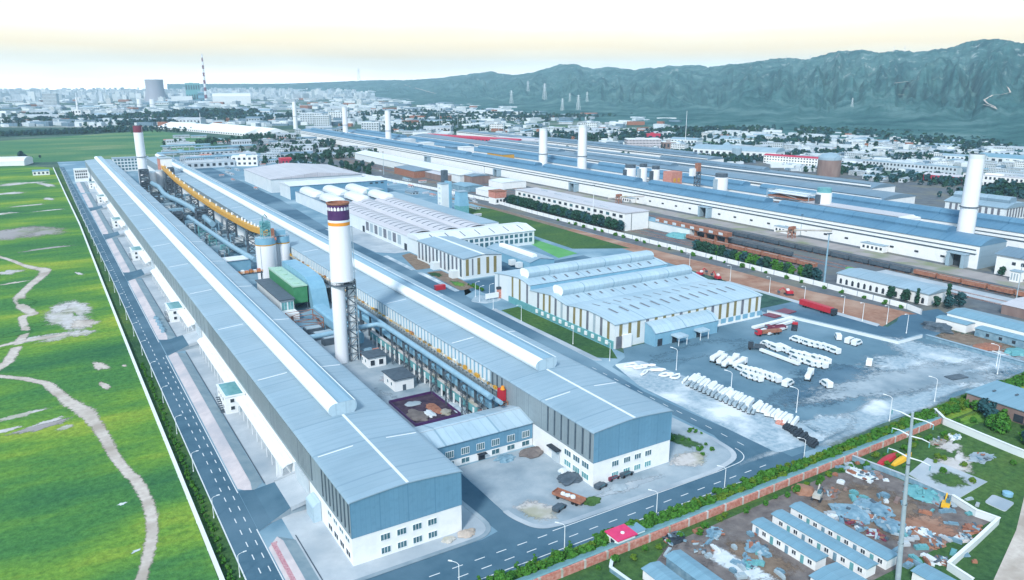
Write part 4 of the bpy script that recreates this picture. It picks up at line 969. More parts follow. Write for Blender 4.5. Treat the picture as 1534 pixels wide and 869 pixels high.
# yellow conveyor bridge
t = thing('conveyor_bridge', 'long sagging yellow conveyor bridge rising to the silo tops', 'conveyor', (110, 620, 0))
cp = [(109, 452, 24), (109.6, 490, 20.6), (110, 528, 19.0), (110.4, 600, 17.2), (110.6, 700, 17.2), (110.8, 800, 19.5), (111, 880, 24)]
m = MB(); vs = []
for (a, b, c) in cp: vs += [(a-1.9, b, c), (a+1.9, b, c), (a+1.9, b, c+2.9), (a-1.9, b, c+2.9)]
fs = []
for i in range(len(cp)-1):
    q = i*4; fs += [(q+k, q+(k+1) % 4, q+4+(k+1) % 4, q+4+k) for k in range(4)]
m.faces(vs, [f[::-1] for f in fs] + [(0, 1, 2, 3)]); m.build('gallery', M['conveyor_yellow'], t)
m = MB(); railing(m, [(a-1.8, b, c+2.9) for a, b, c in cp], 1.1, 6, .12); m.build('railing', M['yellow_paint'], t)
for k in range(26):
    f = k/25*(len(cp)-1.001); i = int(f); f -= i; a = Vector(cp[i]).lerp(Vector(cp[i+1]), f)
    MB().cyl(a.x+.8, a.y, a.z+2.9, a.z+4.2+(k % 3)*.4, .65, .55, 10).build('vent', M['steel_white'], t, True)
for b in (500, 560, 640, 705, 790, 850):
    z = 17 if b > 520 else 19.5
    lattice(MB(), 107.6, 113.4, b-2, b+2, .05, z, 4.5, .4).build('trestle', M['steel_dark'], t)
# racks, pipes, far silos
for i, (yy, lab) in enumerate(((705, 'nearer blue pipe bridge spanning the court behind the silos'), (793, 'farther blue pipe bridge spanning the court under the yellow conveyor'))):
    t = thing('pipe_bridge', lab, 'pipe bridge', (100, yy, 0))
    MB().box(79.5, 120.6, yy, yy+4, 5.0, 6.6).build('girder', M['pipe_blue'], t)
    for xx in (86, 96, 108): MB().box(xx-.3, xx+.3, yy+1, yy+2, .05, 5.0).build('leg', M['steel_dark'], t)
t = thing('gas_pipe', 'fat pale blue pipe snaking through the far court', 'pipe', (104, 640, 0))
MB().tube([(96, 860, 12), (99, 830, 11), (99, 800, 8), (100, 770, 8), (103, 745, 8), (105.5, 700, 8.3), (106, 640, 8.6), (105, 600, 8.6)], 2.2, 12).build('pipe', M['pipe_blue'], t, True)
for yy in (620, 670, 740, 800): MB().box(104, 107, yy, yy+.7, .05, 6.6).build('leg', M['steel_dark'], t)
t = thing('gas_pipe', 'pale blue pipe pair leading from the lattice towers to the silos', 'pipe', (98, 540, 0))
m = MB(); m.tube([(95, 640, 9), (97, 560, 9), (99, 500, 9), (101.5, 456, 9.5)], 1.6, 12); m.build('pipe', M['pipe_blue'], t, True)
for yy in (480, 520, 560, 600): lattice(MB(), 95, 99.5, yy, yy+2, .05, 7.4, 3.4, .3).build('trestle', M['steel_teal'], t)
for i, (xx, yy, w_, h, lab) in enumerate(((84, 640, 7, 13, 'dark lattice tower beside the left hall in the middle of the court'), (100.5, 636, 8, 15, 'dark lattice tower under the yellow conveyor'),
          (86, 858, 8, 26, 'brown-black lattice tower left of the far silos'), (110.5, 862, 8, 26, 'tall dark lattice tower right of the far silos'), (112, 905, 6, 34, 'slim dark tower over the head of the yellow conveyor'), (81, 760, 9, 12, 'dark frame of pipework beside the far left hall'))):
    t = thing('frame_tower', lab, 'tower', (xx, yy, 0))
    lattice(MB(), xx, xx+w_, yy, yy+6, .05, h, 3.2, .5).build('frame', M['steel_dark'], t)
    for k in range(int(h/6.4)): MB().box(xx+.6, xx+w_-.6, yy+.6, yy+5.4, 2+k*6.4, 5.5+k*6.4).build('vessel', M['steel_dark' if k % 2 else 'steel_grey'], t)
silo('broad white silo beside the far chimney, left of the pair', 96, 868, 6.2, .05, 22, False, leg=False)
silo('broad white silo beside the far chimney, right of the pair', 106, 876, 5.2, .05, 22, False, leg=False)
t = thing('head_house', 'white and red head house at the upper end of the yellow conveyor', 'building', (114, 886, 0))
m = MB(); m.box(108, 120, 880, 896, 12, 34); m.build('wall', M['wall_white'], t); MB().box(107.9, 108.6, 879.8, 896, 12, 34).build('corner_strip', M['brick_red'], t)
for xx in (109, 119): MB().box(xx-.5, xx+.5, 884, 885, .05, 12).build('leg', M['steel_dark'], t)
MB().box(107.5, 120.5, 879.5, 896.5, 34, 34.8).build('roof', M['steel_grey'], t)
def stack(lab, cx, cy, r0, r1, h, capm, caph, group=None, ring=True):
    t = thing('chimney', lab, 'chimney', (cx, cy, 0), group)
    MB().cyl(cx, cy, .05, h*.46, r0, r0*.96, 24).build('shaft', M['stack_white'], t, True)
    MB().cyl(cx, cy, h*.46, h*.46+.5, r0+.7, r0+.7, 24).build('platform', M['steel_dark'], t)
    MB().cyl(cx, cy, h*.46+.5, h-caph, r0*.96, r1, 24).build('shaft', M['stack_white'], t, True)
    if caph: MB().cyl(cx, cy, h-caph, h, r1+.03, r1, 24, capmi=1).build('top_band', [M[capm], M['dark']], t, True)
    MB().bar((cx+r0*.75, cy-r0*.75, .05), (cx+r1*.75, cy-r1*.75, h-1), .3).build('ladder', M['steel_grey'], t)
    return t
stack('white chimney with a maroon top beside the far end of the left hall', 100.5, 968, 5.2, 4.9, 64.4, 'stack_maroon', 7.5)

# process skids filling the far court
t = thing('process_skid', 'grey process skid with a tank and dark frame in the court behind the silos', 'machine', (0, 0, 0), 'process skids in the court')
lattice(MB(), -3, 3, -2.5, 2.5, .05, 6.4, 3.2, .22).build('frame', M['steel_dark'], t)
m = MB(); m.tube([(-2.4, 0, 2.2), (-2, 0, 2.2), (2, 0, 2.2), (2.4, 0, 2.2)], 1.3, 12); m.build('tank', M['steel_grey'], t, True)
MB().box(-2.4, 1.4, -1.9, 1.9, 3.9, 6.0).build('cabinet', M['panel_pale'], t); MB().box(-3.4, 3.4, -2.9, 2.9, 3.3, 3.5).build('deck', M['steel_grey'], t)
m = MB(); m.tube([(2.0, 1, 6), (2.0, 1, 8.5), (4.5, 1, 8.8), (4.5, 1, .1)], .32, 8); m.build('pipe', M['pipe_blue'], t, True)
spots_ = [(87 + (k*37 % 29), 492 + k*15.5 + (k*53 % 9)) for k in range(26)]
t.location = (*spots_[0], .04)
for k, (x, y) in enumerate(spots_[1:]): dup(t, (x, y, .04), (k % 4)*1.57, .8+(k*7 % 5)*.09)
# ================================================================== casting hall (striped) and its neighbours
def shell(name, parent, pts_xy, z0, z1, m):
    n = len(pts_xy); b = MB(); b.faces([(x, y, z0) for x, y in pts_xy] + [(x, y, z1) for x, y in pts_xy], [(i, (i+1) % n, n+(i+1) % n, n+i) for i in range(n)])
    return b.build(name, M[m], parent)
t = thing('casting_hall', 'big hall with striped walls and two round ridge ventilators beside the vehicle yard', 'factory hall', (245, 295, 0))
X0, X1 = 199.8, 290.0
prof = [(242.5, 11.1), (244, 11.45), (252, 12.3), (261, 12.7), (270, 12.1), (278, 11.0), (284, 11.9), (290, 12.9), (297, 12.3), (309, 11.0)]
prof2 = [(309, 13.2), (314, 14.3), (320, 15.0), (330, 14.3), (344, 12.6)]
for xx, fl in ((X0, 0), (X1, 1)):
    for pr in (prof, prof2):
        p = [(xx, pr[0][0], 0)] + [(xx, a, z-.05) for a, z in pr] + [(xx, pr[-1][0], 0)]
        MB().poly(p if not fl else p[::-1]).build('wall', M['panel_pale'], t)
MB().poly([(X0, 242.5, 0), (X1, 242.5, 0), (X1, 242.5, 11.05), (X0, 242.5, 11.05)]).build('wall', M['panel_pale'], t)
MB().poly([(X1, 344, 0), (X0, 344, 0), (X0, 344, 12.55), (X1, 344, 12.55)]).build('wall', M['panel_pale'], t)
MB().poly([(X0, 309, 10.9), (X1, 309, 10.9), (X1, 309, 13.2), (X0, 309, 13.2)]).build('step_wall', M['duct_blue'], t)
def vault(parent, pr, b0, b1, m, axis='x', th=.3, name='roof'):
    lo = [(a, z-th) for a, z in pr][::-1]; q = MB(); q.prism(pr[::-1] + lo[::-1], axis, b0, b1) if False else q.prism((lo + pr[::1])[::-1] if axis == 'y' else lo[::-1] + pr[::-1], axis, b0, b1)
    return q.build(name, M[m], parent)
vault(t, [(242.0, 11.2)] + [(a, z+.12) for a, z in prof], X0-.5, X1+.5, 'roof_blue_x')
vault(t, [(a, z+.12) for a, z in prof2] + [(344.6, 12.55)], X0-.5, X1+.5, 'roof_blue_x')
def round_vent(parent, yc, zb, x0, x1, w=8.4, h=4.0):
    pr = [(yc-w*.36, zb-.6), (yc-w*.5, zb+h*.30), (yc-w*.5, zb+h*.62), (yc-w*.40, zb+h*.86), (yc-w*.26, zb+h*.97), (yc, zb+h), (yc+w*.26, zb+h*.97), (yc+w*.40, zb+h*.86), (yc+w*.5, zb+h*.62), (yc+w*.5, zb+h*.3), (yc+w*.36, zb-.6)]
    m = MB(); n = len(pr); p = [(x0, a, z) for a, z in pr] + [(x1, a, z) for a, z in pr]
    m.faces(p, [(n+i, n+i+1, i+1, i)[::-1] for i in range(n-1)], 0)
    m.faces([(x0, a, z) for a, z in pr], [tuple(range(n))[::-1]], 1); m.faces([(x1, a, z) for a, z in pr], [tuple(range(n))], 1)
    return m.build('roof_monitor', [M['roof_blue_x'], M['monitor_lip']], parent, True)
round_vent(t, 290.5, 13.0, 203.5, 286.5); round_vent(t, 320.3, 15.2, 203.5, 286.5)
for k in range(11):   # dark slits at the vents' feet and on the near bay
    x = 210 + k*7.0
    for yy, dy, z in ((284.5, 2.6, 12.15), (314, 2.4, 14.45)): MB().faces([(x, yy-dy, z-.55), (x+1.2, yy-dy, z-.55), (x+1.2, yy+.6, z+.3), (x, yy+.6, z+.3)], [(0, 1, 2, 3)]).build('skylight', M['glaze_slate'], t)
for k in range(13):
    x = 208 + k*6.1
    MB().faces([(x, 251.6, 12.50), (x+1.2, 251.6, 12.50), (x+1.2, 258.2, 12.89), (x, 258.2, 12.89)], [(0, 1, 2, 3)]).build('skylight', M['glaze_slate'], t)
    MB().faces([(x, 264.0, 12.72), (x+.7, 264.0, 12.72), (x+.7, 269.8, 12.30), (x, 269.8, 12.30)], [(0, 1, 2, 3)]).build('skylight', M['glaze_slate'], t)
def zat(pr, y):
    for (a, z), (b, z2) in zip(pr, pr[1:]):
        if a <= y <= b: return z + (z2-z)*(y-a)/(b-a)
    return pr[-1][1]
yy = 246.0; k = 0
while yy < 342:
    pr = prof if yy < 307 else prof2
    if not 306 < yy+1.6 < 311 and not 330 < yy < 333:
        z = zat(pr, yy)-.5; z2 = zat(pr, yy+1.7)-.5
        MB().faces([(X0-.05, yy, 2.6), (X0-.05, yy+1.7, 2.6), (X0-.05, yy+1.7, z2), (X0-.05, yy, z)], [(3, 2, 1, 0)]).build('window_strip', M[('glaze_olive', 'glaze_slate', 'steel_grey', 'glaze_slate', 'glaze_olive')[k % 5]], t)
    yy += 5.0 if yy < 307 else 7.0; k += 1
for k in range(18):
    xx = 202.2 + k*4.95; b_ = 3.0 if xx < 240 else 3.4
    MB().poly([(xx, 242.45, b_), (xx+1.7, 242.45, b_), (xx+1.7, 242.45, 10.6), (xx, 242.45, 10.6)]).build('window_strip', M['glaze_olive' if k % 4 != 3 else 'glaze_slate'], t)
MB().box(199.2, 199.76, 243, 329, .04, 3.4).build('plinth', M['steel_teal'], t)
MB().box(258, 290, 242.0, 242.44, .04, .9).build('plinth', M['wall_white'], t)
for k in range(7): MB().box(258.5+k*4.9, 261.6+k*4.9, 242.2, 242.42, 1.0, 3.2).build('window', M['duct_blue'], t)
for k in range(12): MB().box(198.7, 199.18, 246+k*5, 247.6+k*5, 1.2, 2.9).build('vent_box', M['wall_white'], t)
MB().box(200.6, 203.4, 241.9, 242.4, .04, 5.4).build('door', M['glaze_slate'], t); MB().box(203.6, 208.4, 241.4, 242.4, .04, 5.8).build('door', M['wall_white'], t)
m = MB(); m.prism([(235.6, .04), (242.3, .04), (242.3, 9.2), (238.4, 8.2), (235.6, 6.0)], 'x', 216.4, 254); m.build('annex', M['duct_blue'], t)
MB().prism([(235.3, 5.9), (238.3, 8.25), (242.3, 9.3), (242.3, 9.5), (238.2, 8.5), (235.2, 6.1)], 'x', 216.2, 254.2).build('annex_roof', M['roof_blue_x'], t)
for xa, yb in ((225.5, 230.4), (239.2, 231.2)):
    m = MB(); m.box(xa, xa+5.6, yb, 235.5, 3.6, 4.4); m.build('canopy', M['roof_blue_x'], t)
    for q in (xa+.4, xa+5.2): MB().box(q-.12, q+.12, yb+.3, yb+.55, .05, 3.6).build('canopy_post', M['steel_white'], t)
for xa in (218, 226.5, 241): MB().box(xa, xa+2.6, 235.4, 235.58, .06, 3.2).build('door', M['dark'], t)
# blue hall with a ridge skylight
t = thing('small_hall', 'small blue-roofed hall with a white ridge light, between the striped halls', 'hall', (254, 400, 0))
sh = [(244.6, 5.6), (248, 6.6), (251.5, 7.6), (256, 6.9), (261, 6.0), (262.6, 6.2)]
m = MB()
for yy, fl in ((379, 0), (432, 1)):
    p = [(244.8, yy, 0)] + [(a, yy, z-.1) for a, z in sh] + [(262.4, yy, 0)]; m.poly(p if fl else p[::-1])
m.poly([(244.8, 432, 0), (244.8, 379, 0), (244.8, 379, 5.6), (244.8, 432, 5.6)]); m.poly([(262.4, 379, 0), (262.4, 432, 0), (262.4, 432, 6.1), (262.4, 379, 6.1)]); m.build('wall', M['duct_blue'], t)
m = MB(); m.strip([(a, z+.05) for a, z in sh][::-1], 'y', 378.6, 432.4); m.build('roof', M['roof_blue'], t)
m = MB(); m.prism([(249.6, 7.2), (253.2, 7.2), (253.2, 8.6), (252.4, 9.3), (250.4, 9.3), (249.6, 8.6)], 'y', 384, 424); m.build('ridge_light', M['monitor_lip'], t)
for yy in (386, 394): MB().box(240.5, 244, yy, yy+3.2, 1.4, 4.6).build('annex', M['panel_pale'], t)

# workshop with vaulted roofs
t = thing('workshop', 'wide workshop with vaulted slit roofs and pillow-shaped vents in the plant centre', 'factory hall', (238, 560, 0))
shell('wall', t, [(206.4, 447), (270, 447), (270, 640), (206.4, 640)], 0, 10.2, 'panel_pale')
for i in range(3):
    xa = 206 + i*21.4; xb = xa+21.2
    pr = [(xa + (xb-xa)*k/12, 10.3 + 2.9*math.sin(math.pi*k/12)**.8) for k in range(13)]
    m = MB(); m.strip(pr[::-1], 'y', 470, 640); m.poly([(a, 640, z) for a, z in pr][::-1]); m.build('roof', M['roof_mauve'], t, True)
    for k in range(17):
        y0 = 474 + k*9.2; s_ = MB(); q = [(a, z+.05) for a, z in pr[2:11]]
        s_.strip(q[::-1], 'y', y0, y0+1.9); s_.build('skylight', M['glaze_slate'], t)
m = MB(); m.prism([(446.4, 9.9), (446.4, 10.3), (459, 13.2), (471, 12.2), (471, 10.0)], 'x', 205.6, 293); m.build('front_roof', M['roof_pale'], t)
for k in range(7):
    x = 215+k*11.4; MB().faces([(x, 449, 11.05), (x+.8, 449, 11.05), (x+.8, 457.5, 13.0), (x, 457.5, 13.0)], [(0, 1, 2, 3)]).build('skylight', M['glaze_slate'], t)
shell('wall', t, [(270.05, 447), (292, 447), (292, 470), (270.05, 470)], 0, 10.2, 'panel_pale')
for r_, (z0, z1) in enumerate(((2.2, 5.2), (6.4, 8.6))):
    for k in range(15): MB().box(232.4+k*3.95, 234.9+k*3.95, 446.85, 446.995, z0, z1).build('window', M['glass'], t)
for k in range(8): MB().box(206.2, 206.395, 484+k*8.6, 489.4+k*8.6, 2.4, 8.8).build('window_strip', M['glaze_slate' if k % 2 else 'steel_grey'], t)
for q in (474, 553): MB().box(206.15, 206.395, q, q+4, .05, 4.6).build('door', M['dark'], t)
def pillow(parent, xc, y0, y1, zb, r_):
    m = MB(); ys = [y0, y0+1.2, y0+3, y1-3, y1-1.2, y1]; sc_ = [.55, .86, 1, 1, .86, .55]; n = 13; vs = []
    for yy, s_ in zip(ys, sc_): vs += [(xc + r_*s_*math.cos(math.pi*k/(n-1)), yy, zb + r_*.8*s_*math.sin(math.pi*k/(n-1))**.7) for k in range(n)]
    m.faces(vs, [(j*n+k, j*n+k+1, (j+1)*n+k+1, (j+1)*n+k) for j in range(5) for k in range(n-1)])
    m.poly(vs[:n]); m.poly(vs[-n:][::-1]); m.build('roof_vent', M['roof_pale'], parent, True)
shell('wall', t, [(206.4, 640.1), (270, 640.1), (270, 735), (206.4, 735)], 0, 10.2, 'panel_pale')
MB().poly([(206, 640.1, 10.25), (270.4, 640.1, 10.25), (270.4, 735.4, 10.25), (206, 735.4, 10.25)]).build('flat_roof', M['roof_dull'], t)
for xc in (214, 236.5, 259):
    pillow(t, xc, 630, 668, 11.3, 6.4); pillow(t, xc, 684, 728, 10.3, 6.4)
t = thing('striped_wing', 'striped wing with a white ridge cap in front of the vaulted workshop', 'factory hall', (216, 415, 0))
xa, xb, ya, yb = 201.3, 227.0, 382.6, 446.2
m = MB(); ridge = 214.6
for yy, fl in ((ya, 0), (yb, 1)):
    p = [(xa, yy, 0), (xa, yy, 12.4), (ridge, yy, 13.7), (xb, yy, 12.4), (xb, yy, 0)]; m.poly(p if fl else p[::-1])
m.poly([(xa, yb, 0), (xa, ya, 0), (xa, ya, 12.4), (xa, yb, 12.4)]); m.poly([(xb, ya, 0), (xb, yb, 0), (xb, yb, 12.4), (xb, ya, 12.4)]); m.build('wall', M['panel_pale'], t)
m = MB(); m.strip([(xa-.4, 12.42), (ridge, 13.82), (xb+.4, 12.42)][::-1], 'y', ya-.4, yb+.2); m.strip([(xa-.4, 12.1), (ridge, 13.5), (xb+.4, 12.1)], 'y', ya-.4, yb+.2); m.build('roof', M['roof_blue'], t)
MB().box(ridge-.8, ridge+.8, ya-.4, yb, 13.72, 13.95).build('ridge_cap', M['trim_white'], t)
for k in range(12): MB().box(xa-.1, xa-.004, ya+2.2+k*5.2, ya+4.4+k*5.2, 1.2, 11.6).build('window_strip', M['glaze_slate' if k % 3 else 'louvre_dark'], t)
for k, (q, w_, mm) in enumerate(((1.6, 1.9, 'glaze_olive'), (5.6, .9, 'glaze_slate'), (9.2, 1.9, 'glaze_olive'), (15.2, 1.9, 'glaze_olive'), (20.2, 1.9, 'glaze_olive'))): MB().box(xa+q, xa+q+w_, ya-.1, ya-.004, 2.0, 11.8).build('window_strip', M[mm], t)
for q in (388, 413): MB().box(xa-4.4, xa-.004, q, q+5, .05, 4.4).build('porch', M['panel_pale'], t)
# warehouses behind
t = thing('warehouse', 'low white-roofed warehouse with a long blue side, behind the vaulted workshop', 'warehouse', (256, 770, 0))
shell('wall', t, [(206, 750.5), (307, 750.5), (307, 788), (206, 788)], 0, 13.2, 'wall_bluegrey')
m = MB(); m.poly([(206.0, 788, 0), (205.95, 750.45, 0), (205.95, 750.45, 13.2), (205.95, 788, 13.2)]); m.build('end_wall', M['panel_pale'], t)
m = MB(); m.prism([(749.8, 13.2), (749.8, 13.5), (769, 15.2), (788.6, 13.5), (788.6, 13.2)], 'x', 205.2, 307.8); m.build('roof', M['roof_pale'], t)
for k in range(3): MB().box(288+k*6, 291+k*6, 750.3, 750.494, 10.2, 11.6).build('window', M['dark'], t)
t = thing('warehouse', 'broad white gable-roofed warehouse, farther of the two pale warehouses', 'warehouse', (252, 870, 0))
shell('wall', t, [(203, 810), (302, 810), (302, 928), (203, 928)], 0, 14, 'panel_pale')
m = MB(); m.prism([(202.4, 13.8), (202.4, 14.1), (252, 18.6), (302.6, 14.1), (302.6, 13.8)][::-1], 'y', 809.2, 928.6); m.build('roof', M['roof_mauve'], t)
# pale tower blocks beside the workshop
t = thing('preheater_tower', 'slim pale blue tower block between the workshop and the white wall', 'tower', (302, 607, 0))
MB().box(297, 304, 603, 611, .05, 25).build('shaft', M['panel_pale'], t); MB().box(296.6, 304.4, 602.6, 611.4, 25, 25.7).build('roof', M['roof_blue'], t); MB().box(304, 306.5, 602, 611, .05, 27).build('stair_shaft', M['duct_blue'], t)
for k in range(5): MB().box(296.9, 296.996, 605, 609, 3+k*4.4, 4.6+k*4.4).build('louvre', M['louvre_pale'], t)
MB().box(303, 307.6, 611.1, 616, 25, 36).build('elevator_head', M['steel_dark'], t)
t = thing('bag_house', 'squat pale blue tapering block right of the slim tower', 'building', (308, 588, 0))
MB().faces([(303.6, 582, 8), (312.6, 582, 8), (312.6, 592, 8), (303.6, 592, 8), (304.2, 583, 20), (312, 583, 20), (312, 591.4, 20), (304.2, 591.4, 20)], [(0, 1, 5, 4), (1, 2, 6, 5), (2, 3, 7, 6), (3, 0, 4, 7), (4, 5, 6, 7)]).build('casing', M['duct_blue'], t)
MB().box(303.6, 312.6, 582, 592, .05, 8).build('base', M['glass_teal'], t); MB().box(303.8, 312.4, 582.6, 591.8, 20, 20.5).build('roof', M['roof_blue'], t)
t = thing('annex_building', 'low white annex with arched dark windows east of the vaulted workshop', 'building', (286, 610, 0))
shell('wall', t, [(272, 500), (294, 500), (294, 700), (272, 700)], 0, 7.5, 'wall_white')
MB().poly([(271.6, 499.6, 7.55), (294.4, 499.6, 7.55), (294.4, 700.4, 7.55), (271.6, 700.4, 7.55)]).build('roof', M['roof_blue'], t)
for k in range(4): MB().faces([(294.05, 630+k*5, 2), (294.05, 633+k*5, 2), (294.05, 633+k*5, 5), (294.05, 631.5+k*5, 6), (294.05, 630+k*5, 5)], [(0, 1, 2, 3, 4)]).build('window', M['dark'], t)
for k in range(4): MB().box(276+k*5, 279+k*5, 499.9, 499.996, 2, 5.6).build('window', M['dark'], t)
# two-storey white block by the rails
t = thing('workers_block', 'long two-storey white block with a grey-brown flat roof behind a row of trees', 'building', (391, 530, 0))
shell('wall', t, [(378.4, 452), (402, 452), (402, 612), (378.4, 612)], 0, 13.6, 'wall_white')
m = MB(); m.box(377.9, 402.5, 451.5, 612.5, 13.6, 14.2); m.build('roof', M['roof_mauve'], t)
for r_, (z0, z1) in enumerate(((6.0, 8.0), (9.8, 12.0))):
    for k in range(19): MB().box(378.25, 378.395, 455+k*8.2, 459+k*8.2, z0, z1).build('window', M['dark' if (k+r_) % 3 else 'glass'], t)
MB().box(384.6, 384.9, 451.7, 451.99, .05, 13.4).build('downpipe', M['steel_dark'], t)
for k in range(5): MB().box(383+k*3, 384.4+k*3, 480+k*26, 490+k*26, 14.2, 14.6).build('roof_light', M['concrete_pale'], t)
t = thing('small_house', 'red-fronted two-storey house at the far end of the tree row', 'house', (366, 626, 0))
MB().box(361, 373, 620, 632, .05, 6).build('wall', M['wall_white'], t); MB().box(360.8, 373.2, 619.8, 632.2, 6, 12).build('upper_wall', M['brick_red'], t); MB().box(360.3, 373.7, 619.3, 632.7, 12, 12.5).build('roof', M['rust'], t)
for k in range(3): MB().box(362.5+k*3.6, 364.6+k*3.6, 619.9, 619.996, 1.6, 4.6).build('window', M['dark'], t)
# pale shed with dark arches, right
t = thing('storage_shed', 'long low white shed with dark arched openings behind the perimeter wall', 'shed', (387, 240, 0))
shell('wall', t, [(378.6, 211), (399, 211), (399, 264.5), (378.6, 264.5)], 0, 6.2, 'wall_white')
m = MB(); m.prism([(378.0, 5.9), (378.0, 6.3), (389, 7.6), (399.6, 6.3), (399.6, 5.9)][::-1], 'y', 210.4, 265); m.build('roof', M['roof_blue'], t)
MB().poly([(378.55, 264.55, 0), (399.05, 264.55, 0), (399.05, 264.55, 6.2), (378.55, 264.55, 6.2)][::-1]).build('end_wall', M['tarp_blue'], t)
for k in range(14):
    q = 213+k*3.7; MB().faces([(378.5, q, .6), (378.5, q+1.5, .6), (378.5, q+1.5, 3), (378.5, q+.75, 3.8), (378.5, q, 3)], [(4, 3, 2, 1, 0)]).build('opening', M['dark'], t)
# perimeter walls
def wall_run(name, lab, pts, h, w, m_, cap=None, post=None, gap=0, cat='wall'):
    c = pts[0]; t = thing(name, lab, cat, (c[0], c[1], 0)); P = [Vector(p) for p in pts]
    m = MB(); L = []; Rr = []
    for i, p in enumerate(P):
        d = (P[min(i+1, len(P)-1)]-P[max(i-1, 0)]).normalized(); q = Vector((-d.y, d.x))*w/2; L.append(p+q); Rr.append(p-q)
    for i in range(len(P)-1):
        m.faces([(*L[i], 0), (*L[i+1], 0), (*L[i+1], h), (*L[i], h), (*Rr[i], 0), (*Rr[i+1], 0), (*Rr[i+1], h), (*Rr[i], h)], [(0, 1, 2, 3)[::-1], (4, 5, 6, 7), (3, 2, 6, 7), (0, 3, 7, 4), (1, 5, 6, 2)])
    m.build('panel', M[m_], t)
    if cap:
        m = MB()
        for i in range(len(P)-1):
            a, b = L[i], L[i+1]; q = (L[i]-Rr[i])*.35
            m.faces([(*(L[i]+q), h), (*(L[i+1]+q), h), (*(Rr[i+1]-q), h), (*(Rr[i]-q), h), (*(L[i]+q), h+.14), (*(L[i+1]+q), h+.14), (*(Rr[i+1]-q), h+.14), (*(Rr[i]-q), h+.14)], [(4, 7, 6, 5), (0, 4, 5, 1), (2, 6, 7, 3), (0, 3, 7, 4), (1, 5, 6, 2)])
        m.build('coping', M[cap], t)
    if post:
        n = 0
        for i in range(len(P)-1):
            k = max(1, int((P[i+1]-P[i]).length/gap))
            for j in range(k):
                if n >= 95: break
                p = P[i].lerp(P[i+1], j/k); MB().box(p.x-w*.62, p.x+w*.62, p.y-w*.62, p.y+w*.62, 0, h+.05).build('post', M[post], t); n += 1
    return t
wall_run('perimeter_wall', 'long white perimeter wall between the meadow and the left road', [(23.0, 90), (22.8, 165), (22.2, 320), (21.9, 480), (21.8, 700), (19.5, 900), (16.5, 1205)], 1.5, .55, 'wall_white', 'trim_white', 'trim_white', 13)
wall_run('perimeter_wall', 'white panel wall between the red earth strip and the rail yard', [(360.8, 203.6), (364, 213), (364.6, 260), (364.6, 380), (362.6, 470), (363.5, 560), (367, 640), (356, 760), (340, 900), (318, 1040)], 2.8, .4, 'wall_white', None, 'concrete_pale', 9)
wall_run('yard_wall', 'pale blue wall along the far side of the vehicle yard', [(298.3, 245), (304.2, 214), (309.7, 183), (327, 182.6)], 1.6, .4, 'panel_pale', 'roof_blue')
wall_run('yard_wall', 'pale teal wall at the right end of the vehicle yard', [(327.4, 181), (327.4, 139)], 1.8, .9, 'tarp_blue', 'roof_blue')
wall_run('brick_wall', 'long red brick wall with pale posts and dark coping below the front hedge', [(28, 125.2), (90, 125.2), (150, 125.8), (200, 126.3), (246, 127.0)], 2.1, .5, 'brick_red', None, 'bare_soil', 6.2)
m = MB(); m.poly([(28, 125.55, 2.2), (28, 127.9, 1.5), (246, 129.4, 1.5), (246, 127.3, 2.2)][::-1]); m.poly([(28, 125.0, 2.12), (28, 125.55, 2.2), (246, 127.3, 2.2), (246, 126.8, 2.12)][::-1]); m.poly([(28, 127.9, 1.5), (28, 127.9, 0), (246, 129.4, 0), (246, 129.4, 1.5)])
m.build('drain_cover', M['cap_teal'])
tag(bpy.data.objects['drain_cover'], 'teal sloping cover strip running along the top of the red brick wall', 'channel cover')
wall_run('yard_wall', 'white wall running down beside the ruined brick shed and its bushes', [(250.8, 132), (246, 126), (244.5, 113), (243.5, 103), (243, 90)], 2.4, .5, 'panel_pale', 'trim_white')
wall_run('yard_wall', 'white wall closing the right side of the scrap yard', [(199.8, 97), (197.6, 89.4), (198.8, 84.4), (184, 82.2), (168.6, 80.2), (167.4, 74)], 2.0, .5, 'panel_pale', 'trim_white')
wall_run('yard_wall', 'pale wall along the far side of the scrap yard', [(197.6, 126), (199.6, 112), (199.9, 97.4)], 1.6, .4, 'tarp_blue', 'concrete_pale')
wall_run('yard_wall', 'low blue-grey wall curving at the lower left of the scrap yard', [(104, 124), (101, 121), (101.5, 115), (102, 106)], 1.2, .5, 'tarp_blue', 'panel_pale')
